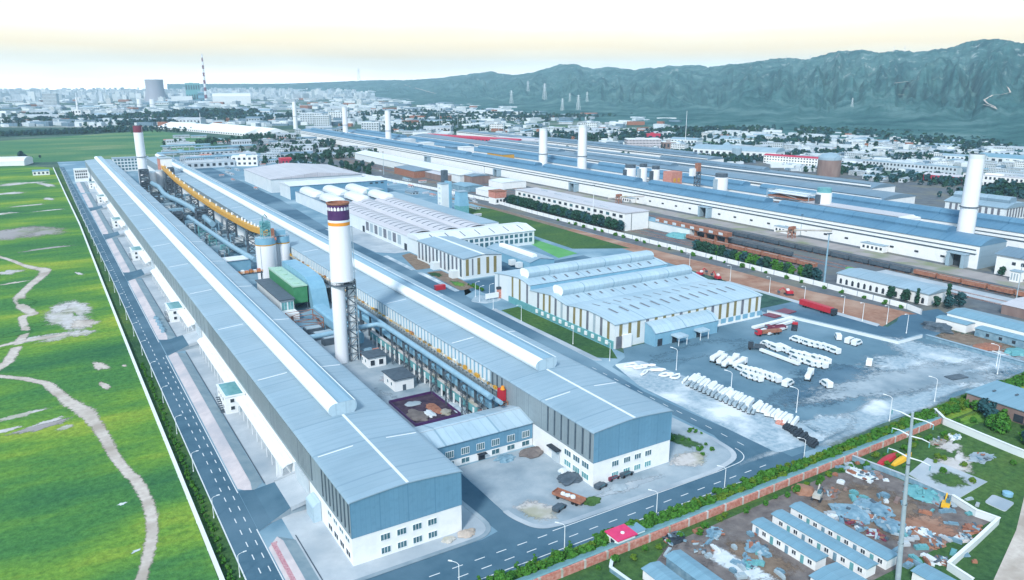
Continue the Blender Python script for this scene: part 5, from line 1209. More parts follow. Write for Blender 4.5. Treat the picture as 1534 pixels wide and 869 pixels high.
# ================================================================== far pot rows
def row_hall(lab, x0, x1, y0, y1, roofm, mon, gaps, front=True, zt=14.6, group='distant long pot halls'):
    t = thing('factory_hall', lab, 'factory hall', ((x0+x1)/2, y0, 0), group)
    shell('wall', t, [(x0, y0), (x1, y0), (x1, y1), (x0, y1)], 0, zt, 'wall_white')
    pr = [(x0-.5, zt-.4), (x0-.5, zt)]
    for k in range(1, 12): f = k/12; pr.append((x0+(x1-x0)*f, zt+3.4*(1-(2*f-1)**2)))
    pr += [(x1+.5, zt), (x1+.5, zt-.4)]
    m = MB(); m.strip(pr[::-1], 'y', y0-.4, y1+.4)
    for yy, fl in ((y0-.4, 0), (y1+.4, 1)):
        p = [(a, yy, z) for a, z in pr]; m.poly(p if fl else p[::-1])
    m.build('roof', M[roofm], t, True)
    xm = (x0+x1)/2
    for a, b in gaps:
        c = [(xm-mon, zt+3.0), (xm-mon*1.05, zt+4.4), (xm-mon*.8, zt+5.9), (xm-mon*.3, zt+6.7), (xm+mon*.3, zt+6.7), (xm+mon*.8, zt+5.9), (xm+mon*1.05, zt+4.4), (xm+mon, zt+3.0)]
        MB().prism(c[::-1], 'y', a, b).build('roof_monitor', M[roofm], t, True)
    if front:
        for z0, z1 in ((8.5, 9.3), (11.2, 11.9)): MB().box(x0-.25, x0-.004, y0+2, y1-2, z0, z1).build('louvre_band', M['louvre_dark'], t)
        MB().box(x0-.5, x0-.004, y0+1, y1-1, 9.5, 11.0).build('fascia', M['trim_white'], t)
    return t
R3 = row_hall('long white-walled hall with a deep blue roof and rounded end, beyond the railway', 481.5, 511.5, 241.5, 1640, 'roof_deep', 5.2, ((268, 402), (416, 555), (575, 735), (752, 905), (922, 1060), (1075, 1230), (1245, 1400), (1415, 1600)))
for q in (247, 462, 652, 812, 1010):
    m = MB(); m.box(476.2, 481.4, q, q+2.2, .05, 8.2, 0); m.box(476.2, 481.4, q+9, q+11.2, .05, 8.2, 0); m.box(476, 481.4, q-.4, q+11.6, 8.2, 8.8, 0); m.box(481.0, 481.4, q+2.2, q+9, .05, 8.2, 1); m.build('gate_porch', [M['roof_blue'], M['dark']], R3)
for k in range(18): MB().box(481.2, 481.496, 262+k*17.3, 264.6+k*17.3, 3.6, 4.8).build('window', M['dark'], R3)
m = MB(); m.box(481.5, 511.5, 241.2, 241.49, 0, 14.6); m.build('end_wall', M['roof_blue'], R3)
for i, (q, l_) in enumerate(((300, 17), (371, 20), (560, 14))):
    t = thing('site_office', ('white site office with square windows nearest the right edge, before the far hall', 'white site office with square windows beside the inclined boom, before the far hall', 'white site office at the foot of the far hall, behind the flat brown roof')[i], 'hut', (478, q, 0))
    MB().box(475.5, 480.4, q, q+l_, .05, 4.4).build('wall', M['wall_white'], t); MB().box(475.2, 480.8, q-.3, q+l_+.3, 4.4, 4.7).build('roof', M['roof_blue'], t)
    for k in range(int(l_/3.2)): MB().box(475.4, 475.496, q+1+k*3.2, q+2.6+k*3.2, 1.4, 3.2).build('window', M['dark'], t)
R4 = row_hall('second of the far long halls, its roof just behind the white chimneys', 549, 579, 205, 1560, 'roof_deep', 5.2, ((225, 480), (500, 720), (760, 1010), (1040, 1260), (1290, 1520)))
R5 = row_hall('wide dull grey-blue long roof beyond the row of white chimneys', 636, 686, 408, 1420, 'roof_dull', 6, ((700, 900), (940, 1150)), zt=10)
R6 = row_hall('low grey-mauve long roof, the farthest of the long halls before the town', 778, 808, 760, 1500, 'roof_dull', 4, ((800, 1180),), zt=10)
row_hall('low slate roof lying left of the brown tank, beyond the wide grey-blue roof', 712, 752, 470, 1240, 'roof_dull', 5, ((620, 800),), zt=8)
t = thing('court_building', 'low white building with a mauve roof between the two far long halls', 'building', (526, 350, 0))
shell('wall', t, [(517, 312), (535, 312), (535, 404), (517, 404)], 0, 17.5, 'wall_white'); MB().poly([(516.6, 318, 18.3), (535.4, 318, 18.3), (535.4, 404, 18.3), (516.6, 404, 18.3)]).build('roof', M['roof_mauve'], t); MB().faces([(516.6, 311.6, 15.6), (535.4, 311.6, 15.6), (535.4, 318, 18.3), (516.6, 318, 18.3)], [(0, 1, 2, 3)]).build('hip_roof', M['roof_pale'], t)
G5 = 'white chimneys along the far long halls'
for cy, h, lab in ((277, 65, 'tall white square-shouldered chimney at the right, rising over the far hall end'), (713, 65, 'white chimney right of the close pair behind the far long hall'), (793, 57.5, 'shorter white chimney left in the close pair behind the far long hall'),
                   (1281, 65, 'white chimney where the far long hall fades, right of the hazy one'), (1500, 66, 'hazy white chimney over the far end of the farthest blue roof')):
    stack(lab, 530, cy, 5.4, 4.7, h, 'panel_pale', 3.0, G5)
stack('small hazy white chimney left of the pale blocks in the middle distance', 562, 1955, 5.6, 4.6, 66, None, 0, G5)
for i, (cy, h) in enumerate(((624, 28.5), (497, 31.5), (388, 30.5), (604, 31), (585, 30.5))):
    lab = ('white silo with a slate top behind the far hall, left of the red machine house', 'white silo with a black frame at its side, behind the far hall', 'broad white silo beside the red-banded pipe rack behind the far hall', 'white silo wrapped in dark stairs left of the red machine house', 'white silo with slate cap just left of the red machine house')[i]
    t = thing('silo', lab, 'silo', (527, cy, 0), 'silos between the far halls'); r_ = 6.0 if i < 3 else 4.2
    MB().cyl(527, cy, .05, h-3.5, r_, r_, 24).build('shell', M['stack_white'], t, True); MB().cyl(527, cy, h-3.5, h, r_*.92, r_*.9, 24).build('top_band', M['steel_dark' if i != 2 else 'steel_teal'], t, True)
    MB().box(527-r_-2.6, 527-r_+.4, cy-1.5, cy+1.5, .05, h-5).build('stair_shaft', M['steel_grey' if i % 2 else 'steel_dark'], t)
t = thing('machine_house', 'red square machine house beside the white silos behind the far hall', 'building', (528, 565, 0))
MB().box(522, 535, 556, 568, .05, 25).build('wall', M['wall_white'], t); MB().box(521.8, 535.2, 555.8, 568.2, 14, 27).build('red_panel', M['brick_red'], t)
for k in range(2): MB().box(524+k*5.4, 527+k*5.4, 555.6, 555.796, 17, 21).build('window', M['conveyor_yellow'], t)
t = thing('pipe_rack', 'red and white banded pipe rack left of the broad silo behind the far hall', 'pipe rack', (528, 425, 0))
lattice(MB(), 522, 534, 398, 440, .05, 24, 6, .35).build('frame', M['steel_grey'], t)
for k in range(4): MB().box(521, 534.5, 400, 438, 12+k*3.4, 13+k*3.4).build('pipe_bundle', M[('brick_red', 'steel_white', 'rust', 'steel_white')[k]], t)
t = thing('transfer_tower', 'slim rust and black transfer tower with a white cabin behind the far hall', 'tower', (528, 520, 0))
lattice(MB(), 525, 529, 525, 529, .05, 30, 4, .5).build('frame', M['steel_dark'], t); MB().box(525, 529, 525, 529, 30, 38).build('head', M['rust'], t); MB().box(520, 524.8, 527, 531, 26, 33).build('cabin', M['wall_white'], t)
for i, (cy, h, l_, m_, lab) in enumerate(((980, 22, 16, 'wall_white', 'white block with a dark side between the far halls'), (1010, 20, 26, 'roof_dull', 'slate blue block left of the white one between the far halls'), (1110, 20, 20, 'panel_pale', 'pale blue block between the far halls, near the long red roof'), (870, 20, 40, 'conveyor_yellow', 'olive-yellow low block with dark machinery between the far halls'), (1180, 21, 22, 'wall_white_far', 'small white block above the far blue roof, left of the yellowish one'))):
    t = thing('court_building', lab, 'building', (526, cy, 0), 'blocks in the far court')
    MB().box(518, 536, cy, cy+l_, .05, h).build('wall', M[m_], t); MB().box(517.6, 536.4, cy-.4, cy+l_+.4, h, h+.5).build('roof', M['roof_deep' if i % 2 else 'roof_pale'], t)
t = thing('storage_tank', 'brown round tank with a pale domed roof above the dull roofs', 'tank', (827, 606, 0))
MB().cyl(827, 606, .05, 20, 13.5, 13.5, 36).build('shell', M['brown_tank'], t, True); m = MB()
for a, b, c, d in ((13.6, 20, 13.2, 23), (13.2, 23, 9, 27), (9, 27, 2, 28.5)): m.cyl(827, 606, b, d, a, c, 36)
m.build('roof', M['roof_blue'], t, True)
# striped hall at the right edge and the white hall in front of it
t = thing('casting_hall', 'blue-roofed hall with dark wall stripes at the right edge, behind the white chimney', 'factory hall', (710, 330, 0))
shell('wall', t, [(672, 322), (712, 322), (712, 372), (672, 372)], 0, 11, 'panel_pale'); m = MB(); m.prism([(671, 10.8), (671, 11.2), (684, 14.5), (700, 14.0), (713, 11.2), (713, 10.8)][::-1], 'y', 321, 373); m.build('roof', M['roof_blue'], t)
MB().prism([(682, 14.2), (681, 16.5), (683, 18.6), (690, 18.6), (692, 16.5), (691, 14.2)][::-1], 'y', 324, 371).build('roof_monitor', M['roof_blue'], t)
for k in range(9): MB().box(671.8, 671.996, 326+k*5, 328+k*5, 1.5, 10).build('window_strip', M['glaze_slate'], t)
for k in range(8): MB().box(675+k*4.6, 677+k*4.6, 321.8, 321.996, 1.5, 10).build('window_strip', M['glaze_slate'], t)
t = thing('pump_house', 'white building with two square windows under a slate roof at the right edge', 'building', (490, 218, 0))
shell('wall', t, [(479, 196), (506, 196), (506, 230), (479, 230)], 0, 12, 'wall_white'); m = MB(); m.prism([(478, 11.8), (478, 12.2), (492, 15.4), (507, 12.2), (507, 11.8)][::-1], 'y', 195, 231); m.build('roof', M['roof_dull'], t)
for q in (214, 219): MB().box(478.8, 478.996, q, q+2, 7.2, 9).build('window', M['dark'], t)
t = thing('small_house', 'white cubicle in front of the slate-roofed building at the right edge', 'hut', (470, 213, 0)); MB().box(468, 473, 211, 216, .05, 6).build('wall', M['wall_white'], t); MB().box(467.6, 473.4, 210.6, 216.4, 6, 6.4).build('roof', M['roof_blue'], t)
for k in range(3): MB().box(467.9, 467.996, 211.6+k*1.5, 212.4+k*1.5, 1, 5).build('window', M['steel_grey'], t)
# blue sheds right, below the rails
def shed(name, lab, x0, x1, y0, y1, h, rise, wm, rm_, axis='y', group=None, wins=0, cat='shed'):
    t = thing(name, lab, cat, ((x0+x1)/2, (y0+y1)/2, 0), group)
    shell('wall', t, [(x0, y0), (x1, y0), (x1, y1), (x0, y1)], 0, h, wm)
    a, b = (x0, x1) if axis == 'y' else (y0, y1); c, d = (y0, y1) if axis == 'y' else (x0, x1)
    pr = [(a-.35, h-.15), (a-.35, h), ((a+b)/2, h+rise), (b+.35, h), (b+.35, h-.15)]
    MB().prism(pr[::-1] if axis == 'y' else pr, axis, c-.35, d+.35).build('roof', M[rm_], t)
    for k in range(wins): MB().box(x0-.08, x0-.004, y0+1.2+k*(y1-y0-2)/wins, y0+2.6+k*(y1-y0-2)/wins, 1.0, 2.4).build('window', M['dark'], t)
    return t
shed('blue_shed', 'long pale blue roof at the right edge, between the rails and the red-brown yard', 357, 372, 120, 189, 5.4, 1.0, 'wall_white', 'roof_small', wins=12)
shed('blue_shed', 'small white and blue shed at the left end of the long pale blue roof', 350, 356.4, 176, 190, 4.0, .5, 'wall_white', 'roof_small')
shed('open_shed', 'brown-walled shed with pale roof near the right edge beside the rails', 396, 424, 160, 184, 5, 1, 'brown_tank', 'roof_mauve')
shed('blue_shed', 'flat blue lean-to along the long pale blue roof facing the scrap heap', 350, 356.6, 126, 172, 3.6, .3, 'tarp_blue', 'roof_small', wins=8)
heap(None, 'scrap_heap', 345, 186, 5, 8, 3.0, 'steel_dark', 61, .05, 'dark scrap heap beside the small white shed at the right', 'heap')
heap(None, 'scrap_heap', 338, 160, 7, 4, 1.5, 'rust', 62, .05, 'rusty scrap heap on the brown ground right of the yard wall', 'heap')
heap(None, 'scrap_heap', 342, 150, 6, 4, 1.4, 'steel_teal', 63, .05, 'teal scrap heap on the brown ground at the right', 'heap')
patch('bare_ground', 340, 165, 12, 24, .05, 'earth_brown', 64, 0, .3); patch('bare_ground', 339, 145, 12, 12, .052, 'earth_red', 65, 0, .3)
t = thing('ruined_shed', 'long brick shed with a flat blue roof overgrown by bushes, right of the yard', 'shed', (278, 122, 0))
shell('wall', t, [(268.2, 100), (288, 100), (288, 131), (268.2, 131)], 0, 4.8, 'brown_tank'); MB().box(267.7, 288.5, 99.5, 131.5, 4.8, 5.1).build('roof', M['roof_small'], t)
for q in (104, 112, 121): MB().box(268.0, 268.196, q, q+3, .4, 3.0).build('opening', M['dark'], t)
for xx, yy in ((279, 120), (283, 112), (276, 126)): MB().box(xx, xx+1.6, yy, yy+.6, 5.1, 5.5).build('roof_vent', M['steel_dark'], t)
# barracks and sheds in the lower right
def barrack(lab, x0, x1, y0, y1):
    t = thing('barrack', lab, 'barrack', ((x0+x1)/2, y0, 0), 'blue-roofed barracks in the lower right')
    shell('wall', t, [(x0, y0), (x1, y0), (x1, y1), (x0, y1)], 0, 2.8, 'wall_white'); MB().prism([(x0-.35, 2.75), (x0-.35, 2.9), ((x0+x1)/2, 3.25), (x1+.35, 2.9), (x1+.35, 2.75)][::-1], 'y', y0-.4, y1+.4).build('roof', M['roof_small'], t)
    q = y0+1; k = 0
    while q < y1-1.5:
        if k % 2: MB().box(x0-.07, x0-.004, q, q+.95, .05, 2.1).build('door', M['steel_teal' if k % 4 == 1 else 'tarp_blue'], t)
        else: window(t, 'y', x0, q, q+1.1, 1.0, 2.1, -1, 'dark', 2)
        q += 2.25; k += 1
barrack('white barrack with blue roof and doors, leftmost of the three parallel ones', 141.8, 145.6, 96.2, 115)
barrack('white barrack with blue roof, middle of the three parallel ones', 149.2, 152.8, 88.2, 115)
barrack('white barrack with blue roof, rightmost of the three, beside the scrap heaps', 156.2, 160.2, 87.8, 115)
shed('blue_shed', 'blue-roofed shed at the bottom edge, leftmost below the red-roofed guard hut', 105.6, 110.4, 96, 115, 2.7, .5, 'wall_white', 'roof_small')
shed('blue_shed', 'blue-roofed shed at the bottom edge, right neighbour of the leftmost one', 113.2, 117.6, 96, 115.5, 2.9, .6, 'tarp_blue', 'roof_small')
shed('blue_shed', 'blue-roofed shed at the bottom edge in front of the barracks', 136, 145.2, 84, 93.1, 2.8, .5, 'wall_white', 'roof_small')
shed('blue_shed', 'blue-roofed shed at the bottom edge just right of the big power pole', 157.4, 162.2, 72, 82.2, 2.8, .4, 'wall_white', 'roof_small')
shed('blue_shed', 'blue-roofed shed corner peeping in at the bottom left of the scrap yard', 97, 102, 99, 106.5, 2.6, .4, 'wall_white', 'roof_small')
t = thing('guard_hut', 'white guard hut with a bright magenta roof, set on the red brick wall', 'hut', (110, 128, 0))
MB().box(107.4, 112.8, 126.2, 130.6, .05, 3.0).build('wall', M['wall_white'], t); m = MB(); m.box(107.0, 113.2, 125.8, 131.0, 3.0, 3.3); m.build('roof', M['roof_magenta'], t)
window(t, 'y', 107.4, 127.4, 129, 1.2, 2.4, -1, 'dark', 1); MB().box(113.0, 116.8, 127.2, 130.4, .05, 2.5).build('annex', M['panel_pale'], t); MB().box(112.95, 117, 127, 130.6, 2.5, 2.7).build('annex_roof', M['roof_small'], t); MB().cyl(110.2, 128, 3.3, 3.5, .5, .5, 14).build('roof_vent', M['trim_white'], t)
# ================================================================== plants
def leaf_cloud(mb, clumps, per, leaf, r, mi=0):
    for (cx, cy, cz, cr) in clumps:
        for _ in range(per):
            a, u = r.random()*2*math.pi, r.uniform(-1, 1); q = cr*(.55+.5*r.random()); s_ = math.sqrt(1-u*u)
            p = Vector((cx+q*s_*math.cos(a), cy+q*s_*math.sin(a), cz+q*u*.85))
            n = Vector((s_*math.cos(a)+r.uniform(-.5, .5), s_*math.sin(a)+r.uniform(-.5, .5), u+r.uniform(-.2, .8))).normalized()
            t1 = n.orthogonal().normalized(); t1.rotate(Matrix.Rotation(r.random()*6.28, 3, n)); t2 = n.cross(t1); l = leaf*(.6+.8*r.random())
            mb.poly([p-t1*l-t2*l*.6, p+t1*l-t2*l*.5, p+t1*l*.8+t2*l*.7, p-t1*l*.7+t2*l*.6], mi)
def crown_clumps(r, h0, h1, rad, n, shape='round'):
    out = []
    for _ in range(n):
        f = r.random()
        z = h0+(h1-h0)*f
        if shape == 'round': rr = rad*math.sqrt(max(.08, 1-(2*f-.9)**2/1.3))
        else: rr = rad*(1-f*.85)
        a = r.random()*6.28; d = rr*.72*math.sqrt(r.random())
        out.append((d*math.cos(a), d*math.sin(a), z, rad*(.30+.22*r.random())))
    return out
PROTO = {}
def tree_proto(key, label, h, rad, leafm, n, per, leaf, trunk, shape='round', base=.25, seed=1, cat='tree', nm='tree'):
    r = random.Random(seed); t = thing(nm, label, cat)
    m = MB(); tr = trunk
    m.tube([(0, 0, 0), (.02*h, .01*h, h*.3), (-.01*h, .02*h, h*.62), (0, 0, h*.86)], tr, 7, r1=tr*.25)
    for k in range(4):
        a = k*1.6+r.random(); z = h*(.32+.1*k); m.tube([(0, 0, z), (rad*.35*math.cos(a), rad*.35*math.sin(a), z+h*.12), (rad*.62*math.cos(a), rad*.62*math.sin(a), z+h*.2)], tr*.45, 5, r1=tr*.12)
    m.build('trunk' if cat == 'tree' else 'stem', M['bark'], t)
    m = MB(); leaf_cloud(m, crown_clumps(r, h*base+rad*.2, h-rad*.3, rad, n, shape), per, leaf, r); m.build('crown', M[leafm], t)
    PROTO[key] = [t, False]; return t
def put(key, x, y, label=None, group=None, s=1.0, rz=None, z=0.04):
    t, used = PROTO[key]; rz = rnd.random()*6.28 if rz is None else rz
    if not used:
        t.location = (x, y, z); t.rotation_euler = (0, 0, rz); t.scale = (s, s, s) if not isinstance(s, tuple) else s
        if label: t['label'] = label
        if group: t['group'] = group
        PROTO[key][1] = True; return t
    return dup(t, (x, y, z), rz, s, label, group)
tree_proto('bush_a', 'x', 2.6, 1.75, 'leaf_green', 16, 34, .24, .07, base=.05, seed=1, cat='bush', nm='bush')
tree_proto('bush_b', 'x', 2.3, 1.6, 'leaf_yellow', 14, 34, .24, .07, base=.05, seed=2, cat='bush', nm='bush')
tree_proto('bush_c', 'x', 3.0, 1.7, 'leaf_green', 16, 32, .26, .08, base=.1, seed=3, cat='bush', nm='bush')
tree_proto('shrub', 'x', 1.1, .75, 'leaf_green', 7, 22, .2, .04, base=.05, seed=4, cat='bush', nm='shrub')
tree_proto('sapling', 'x', 2.8, .75, 'leaf_green', 8, 24, .22, .05, base=.35, seed=14, nm='young_tree')
tree_proto('tree_a', 'x', 9, 3.4, 'leaf_dark', 26, 34, .5, .18, base=.2, seed=5)
tree_proto('tree_b', 'x', 8, 3.0, 'leaf_blue', 24, 32, .5, .17, base=.2, seed=6)
tree_proto('tree_c', 'x', 7, 2.8, 'leaf_green', 22, 32, .45, .15, base=.2, seed=7)
tree_proto('cypress', 'x', 9.5, 1.7, 'leaf_dark', 26, 30, .4, .14, 'cone', .08, seed=8)
# hedge between the front road and the brick wall
x = 46
GH = 'hedge bushes between the front road and the brick wall'
while x < 322:
    for row in range(3):
        yy = 128.9+row*1.75+rnd.uniform(-.35, .35); xx = x+rnd.uniform(-.7, .7)+row*.8
        if 105 < xx < 119 and row < 1: continue
        if 184 < xx < 196 and row == 2 and rnd.random() < .5: continue
        k = rnd.choice(['bush_a', 'bush_b', 'bush_c', 'bush_a']) if row < 2 else rnd.choice(['bush_a', 'bush_c', 'bush_b'])
        if 70 < xx < 104 and row == 2: continue
        lab = 'yellow-green bush in the hedge along the brick wall' if k == 'bush_b' else 'green bush in the hedge along the brick wall'
        put(k, xx, yy+ (xx-100)*.006, lab, GH + (', yellowish' if k == 'bush_b' else ''), rnd.uniform(.75, 1.15)*(1.0 if row < 2 else .8))
    x += 2.75
for k in range(6): put('sapling', 72+k*5.1, 132.2, 'small round young tree at the kerb of the front road', 'young trees on the front road kerb', rnd.uniform(.85, 1.1))
y = 96
while y < 330:
    put('shrub', 25.0+rnd.uniform(-.5, .5), y, 'small green shrub in the verge beside the left road', 'verge shrubs', rnd.uniform(.7, 1.25)); y += 2.6
# rows of trees by the rails
for k in range(40):
    put(rnd.choice(['tree_a', 'tree_b', 'tree_a']), 373.0+rnd.uniform(-1.6, 1.6), 452+k*4.2, 'dark tree in the row before the long two-storey white block', 'trees before the two-storey block', rnd.uniform(.95, 1.2))
for k in range(30):
    put(rnd.choice(['tree_a', 'tree_c', 'tree_b']), 371.0+rnd.uniform(-2.5, 3.0), 272+k*3.3, 'leafy tree in the thicket behind the white panel wall', 'thicket by the rail yard', rnd.uniform(.8, 1.15))
for k in range(26): put('shrub', 360.6+rnd.uniform(-.5, .6)+ (2 if k < 12 else 0), 215+k*12+rnd.uniform(-3, 3), 'shrub at the foot of the white panel wall', 'shrubs at the panel wall', rnd.uniform(1.4, 2.6))
for (x, y, k, s_, lab) in ((376, 215, 'cypress', .95, 'dark pointed cypress before the white arched shed'), (375.5, 221, 'tree_a', .8, 'broad dark tree left of the pointed cypress, before the arched shed'), (374.5, 229, 'tree_a', .8, 'dark tree at the third arch of the low white shed'), (386, 205, 'cypress', 1.3, 'tallest dark tree at the corner beyond the white arched shed'),
                          (382, 202, 'tree_b', .9, 'bluish tree left of the tallest dark tree at the corner'), (390, 201, 'tree_b', 1.0, 'bluish tree right of the tallest dark tree at the corner'), (379, 207, 'tree_a', .7, 'low dark tree at the end of the arched shed'), (476, 224, 'tree_a', .7, 'round tree beside the slate-roofed building at the right edge'),
                          (270, 115, 'tree_c', .6, 'green tree pressed against the ruined brick shed'), (262, 118, 'bush_c', 1.6, 'big bush in the overgrown yard before the ruined brick shed'), (256, 113, 'bush_a', 1.7, 'low broad bush in the overgrown yard near the white wall'), (264, 108, 'tree_b', .6, 'bluish tree in the overgrown yard near the white wall'), (258, 104, 'tree_a', .6, 'dark tree at the lower edge of the overgrown yard'), (267, 126, 'bush_c', 1.4, 'bush at the corner of the ruined brick shed')):
    put(k, x, y, lab, None, s_)
for k in range(24): put(rnd.choice(['bush_a', 'bush_c', 'tree_b', 'tree_c']), rnd.uniform(250, 267), rnd.uniform(98, 127), 'bush in the overgrown yard behind the white wall', 'overgrown yard bushes', rnd.uniform(.5, .9))
for k in range(16): put('shrub', rnd.uniform(158, 172), rnd.uniform(151, 172), 'low shrub on the sandy corner by the road bend', 'shrubs at the road bend', rnd.uniform(.6, 1.3), z=.14)
for k in range(18): put('shrub', 199.5+rnd.uniform(-2, .2), 361+rnd.uniform(-8, 3)+k*.5, 'garden shrub before the striped wing', 'garden shrubs', rnd.uniform(.8, 1.6))
for i, (px, py) in enumerate([(32, 238), (38, 240), (60, 237)]):
    x, y = at(px, py); put('tree_b', x, y, ('dark tree standing alone at the far edge of the meadow', 'smaller dark tree by the lone one at the far meadow edge', 'little bush on the far pale field')[i], None, (1.5, 1.2, .6)[i])
for k in range(46):
    px = rnd.uniform(432, 560); py = 250-(px-430)*-.05 + rnd.uniform(-8, 10); x, y = at(px, py)
    put(rnd.choice(['tree_a', 'tree_b']), x, y, 'dark tree among the sheds beyond the pale warehouses', 'trees beyond the warehouses', rnd.uniform(.8, 1.3))

for k in range(34): put(rnd.choice(['bush_a', 'bush_c', 'bush_b']), 100+k*4.2+rnd.uniform(-1.2, 1.2), 122.6+rnd.uniform(-1.6, 1.2), 'scruffy bush on the scrap yard side of the brick wall', 'bushes inside the brick wall', rnd.uniform(.4, .8))
for k in range(16): put(rnd.choice(['bush_a', 'bush_b']), rnd.uniform(201, 240), rnd.uniform(98, 124), 'low bush in the grass right of the scrap yard', 'bushes right of the scrap yard', rnd.uniform(.35, .7))
# ================================================================== lamps, masts, power pole
def lamp_proto():
    t = thing('street_lamp', 'x', 'street lamp')
    m = MB(); m.tube([(0, 0, 0), (0, 0, 7.0)], .13, 8, r1=.08); m.cyl(0, 0, 0, .5, .22, .2, 8); m.build('pole', M['steel_white'], t, True)
    m = MB(); m.tube([(0, 0, 6.9), (.5, 0, 7.35), (1.7, 0, 7.55)], .06, 6); m.build('arm', M['steel_white'], t, True)
    m = MB(); m.prism([(1.5, 7.48), (2.5, 7.52), (2.45, 7.66), (1.6, 7.66)], 'y', -.16, .16); m.build('lamp_head', M['trim_white'], t)
    PROTO['lamp'] = [t, False]
lamp_proto()
y = 76
while y < 1150: put('lamp', 26.9-(y-100)*.0022, y, 'street lamp on the meadow side of the left road', 'lamps along the left road', .82, 0); y += 29.3
for i, xx in enumerate((67.5, 96.5, 126.0, 151.0, 184.5)):
    put('lamp', xx, 132.9+(.3 if i else 0), ('street lamp at the bottom edge on the front road, leftmost', 'street lamp on the front road before the gap between the halls', 'street lamp on the front road, directly before the right hall', 'street lamp on the front road just before the bend', 'street lamp on the front road beyond the bend, by the yard')[i], None, 1.0, math.pi*.75)
for i, (x, y) in enumerate(((187.0, 297), (188.5, 257), (189, 232), (186, 322))): put('lamp', x, y, 'street lamp on the pavement by the striped casting hall', 'lamps by the casting hall', 1.1, math.pi)
for i, (x, y) in enumerate(((326.5, 212), (327, 190), (332, 203), (328.5, 247), (331, 300), (329, 270), (333, 335), (330, 225))): put('lamp', x, y, 'street lamp along the red earth strip', 'lamps by the earth strip', 1.25, math.pi)
for i, (x, y) in enumerate(((212, 158), (204.5, 181), (262, 138.5), (233, 137), (205, 210), (309, 141), (318, 146))): put('lamp', x, y, 'thin white lamp on the dusty edge of the vehicle yard', 'lamps round the yard', 1.2, 2.0)
for i, (x, y) in enumerate(((186.5, 337), (193, 338), (189, 346))): put('lamp', x, y, 'flag-like pole on the small traffic island', 'island poles', 1.1, 0, .17)
t = thing('power_pole', 'tall tapering steel power pole with three crossarms in the scrap yard', 'power pole', (155.0, 84, 0))
m = MB(); m.tube([(155.1, 84, 0), (153.1, 84, 21), (151.1, 84, 42.6)], .62, 14, r1=.28); m.build('pole', M['steel_grey'], t, True)
for z, xx, l_ in ((41.3, 151.3, 4.6), (37.0, 151.6, 4.2), (31.8, 152.1, 4.8)):
    for s_ in (-1, 1):
        m = MB(); m.tube([(xx, 84, z), (xx, 84+s_*l_*.6, z+.35), (xx, 84+s_*l_, z+.2)], .17, 6, r1=.09); m.build('crossarm', M['steel_white'], t, True)
        MB().cyl(xx, 84+s_*l_, z-.9, z+.15, .12, .12, 8).build('insulator', M['steel_teal'], t)
for z in (10, 20, 30): MB().cyl(155.1-z*.0945, 84, z, z+.35, .62-z*.007, .62-z*.007, 14).build('collar', M['steel_dark'], t)
def mast(lab, x, y, h, m_='steel_grey', r_=.3, group=None):
    t = thing('light_mast', lab, 'mast', (x, y, 0), group)
    m = MB(); m.tube([(x, y, 0), (x, y, h)], r_, 8, r1=r_*.5); m.build('pole', M[m_], t, True)
    m = MB(); m.box(x-r_*3, x+r_*3, y-r_, y+r_, h, h+.5); m.build('head', M['steel_dark'], t)
mast('thick blue-grey light mast at the end of the thicket by the white shed', 375, 270, 28, 'pipe_blue', .6)
for px, pb, pt, lab in ((1520, 462, 395, 'blue light mast near the right edge above the long pale blue roof'), (888, 336, 278, 'thin mast rising before the two-storey white block'), (575, 262, 228, 'thin mast before the pale train shed in the middle distance'), (726, 270, 250, 'dark thin mast by the far hall behind the sheds'), (1026, 222, 166, 'white mast standing by the green field before the mountains'), (1199, 352, 322, 'thin rusty mast in the rail yard before the far hall'),
                        (659, 200, 155, 'thin mast among the trees left of the long red roof'), (747, 212, 186, 'dark mast beside the long red roof'), (686, 195, 170, 'dark thin mast above the left end of the red roof'), (446, 205, 150, 'hazy tall mast in the pale industrial district'), (224, 188, 175, 'short pale mast by the dark wood at the left'), (301, 189, 169, 'thin white mast before the dark wood'), (1043, 300, 290, 'short mast on the far roof')):
    x, y = at(px, pb); h = height_at(px, pt, math.hypot(x, y)); mast(lab, x, y, h, 'steel_white' if 'white' in lab else 'steel_grey', max(.3, math.hypot(x, y)*.0004))

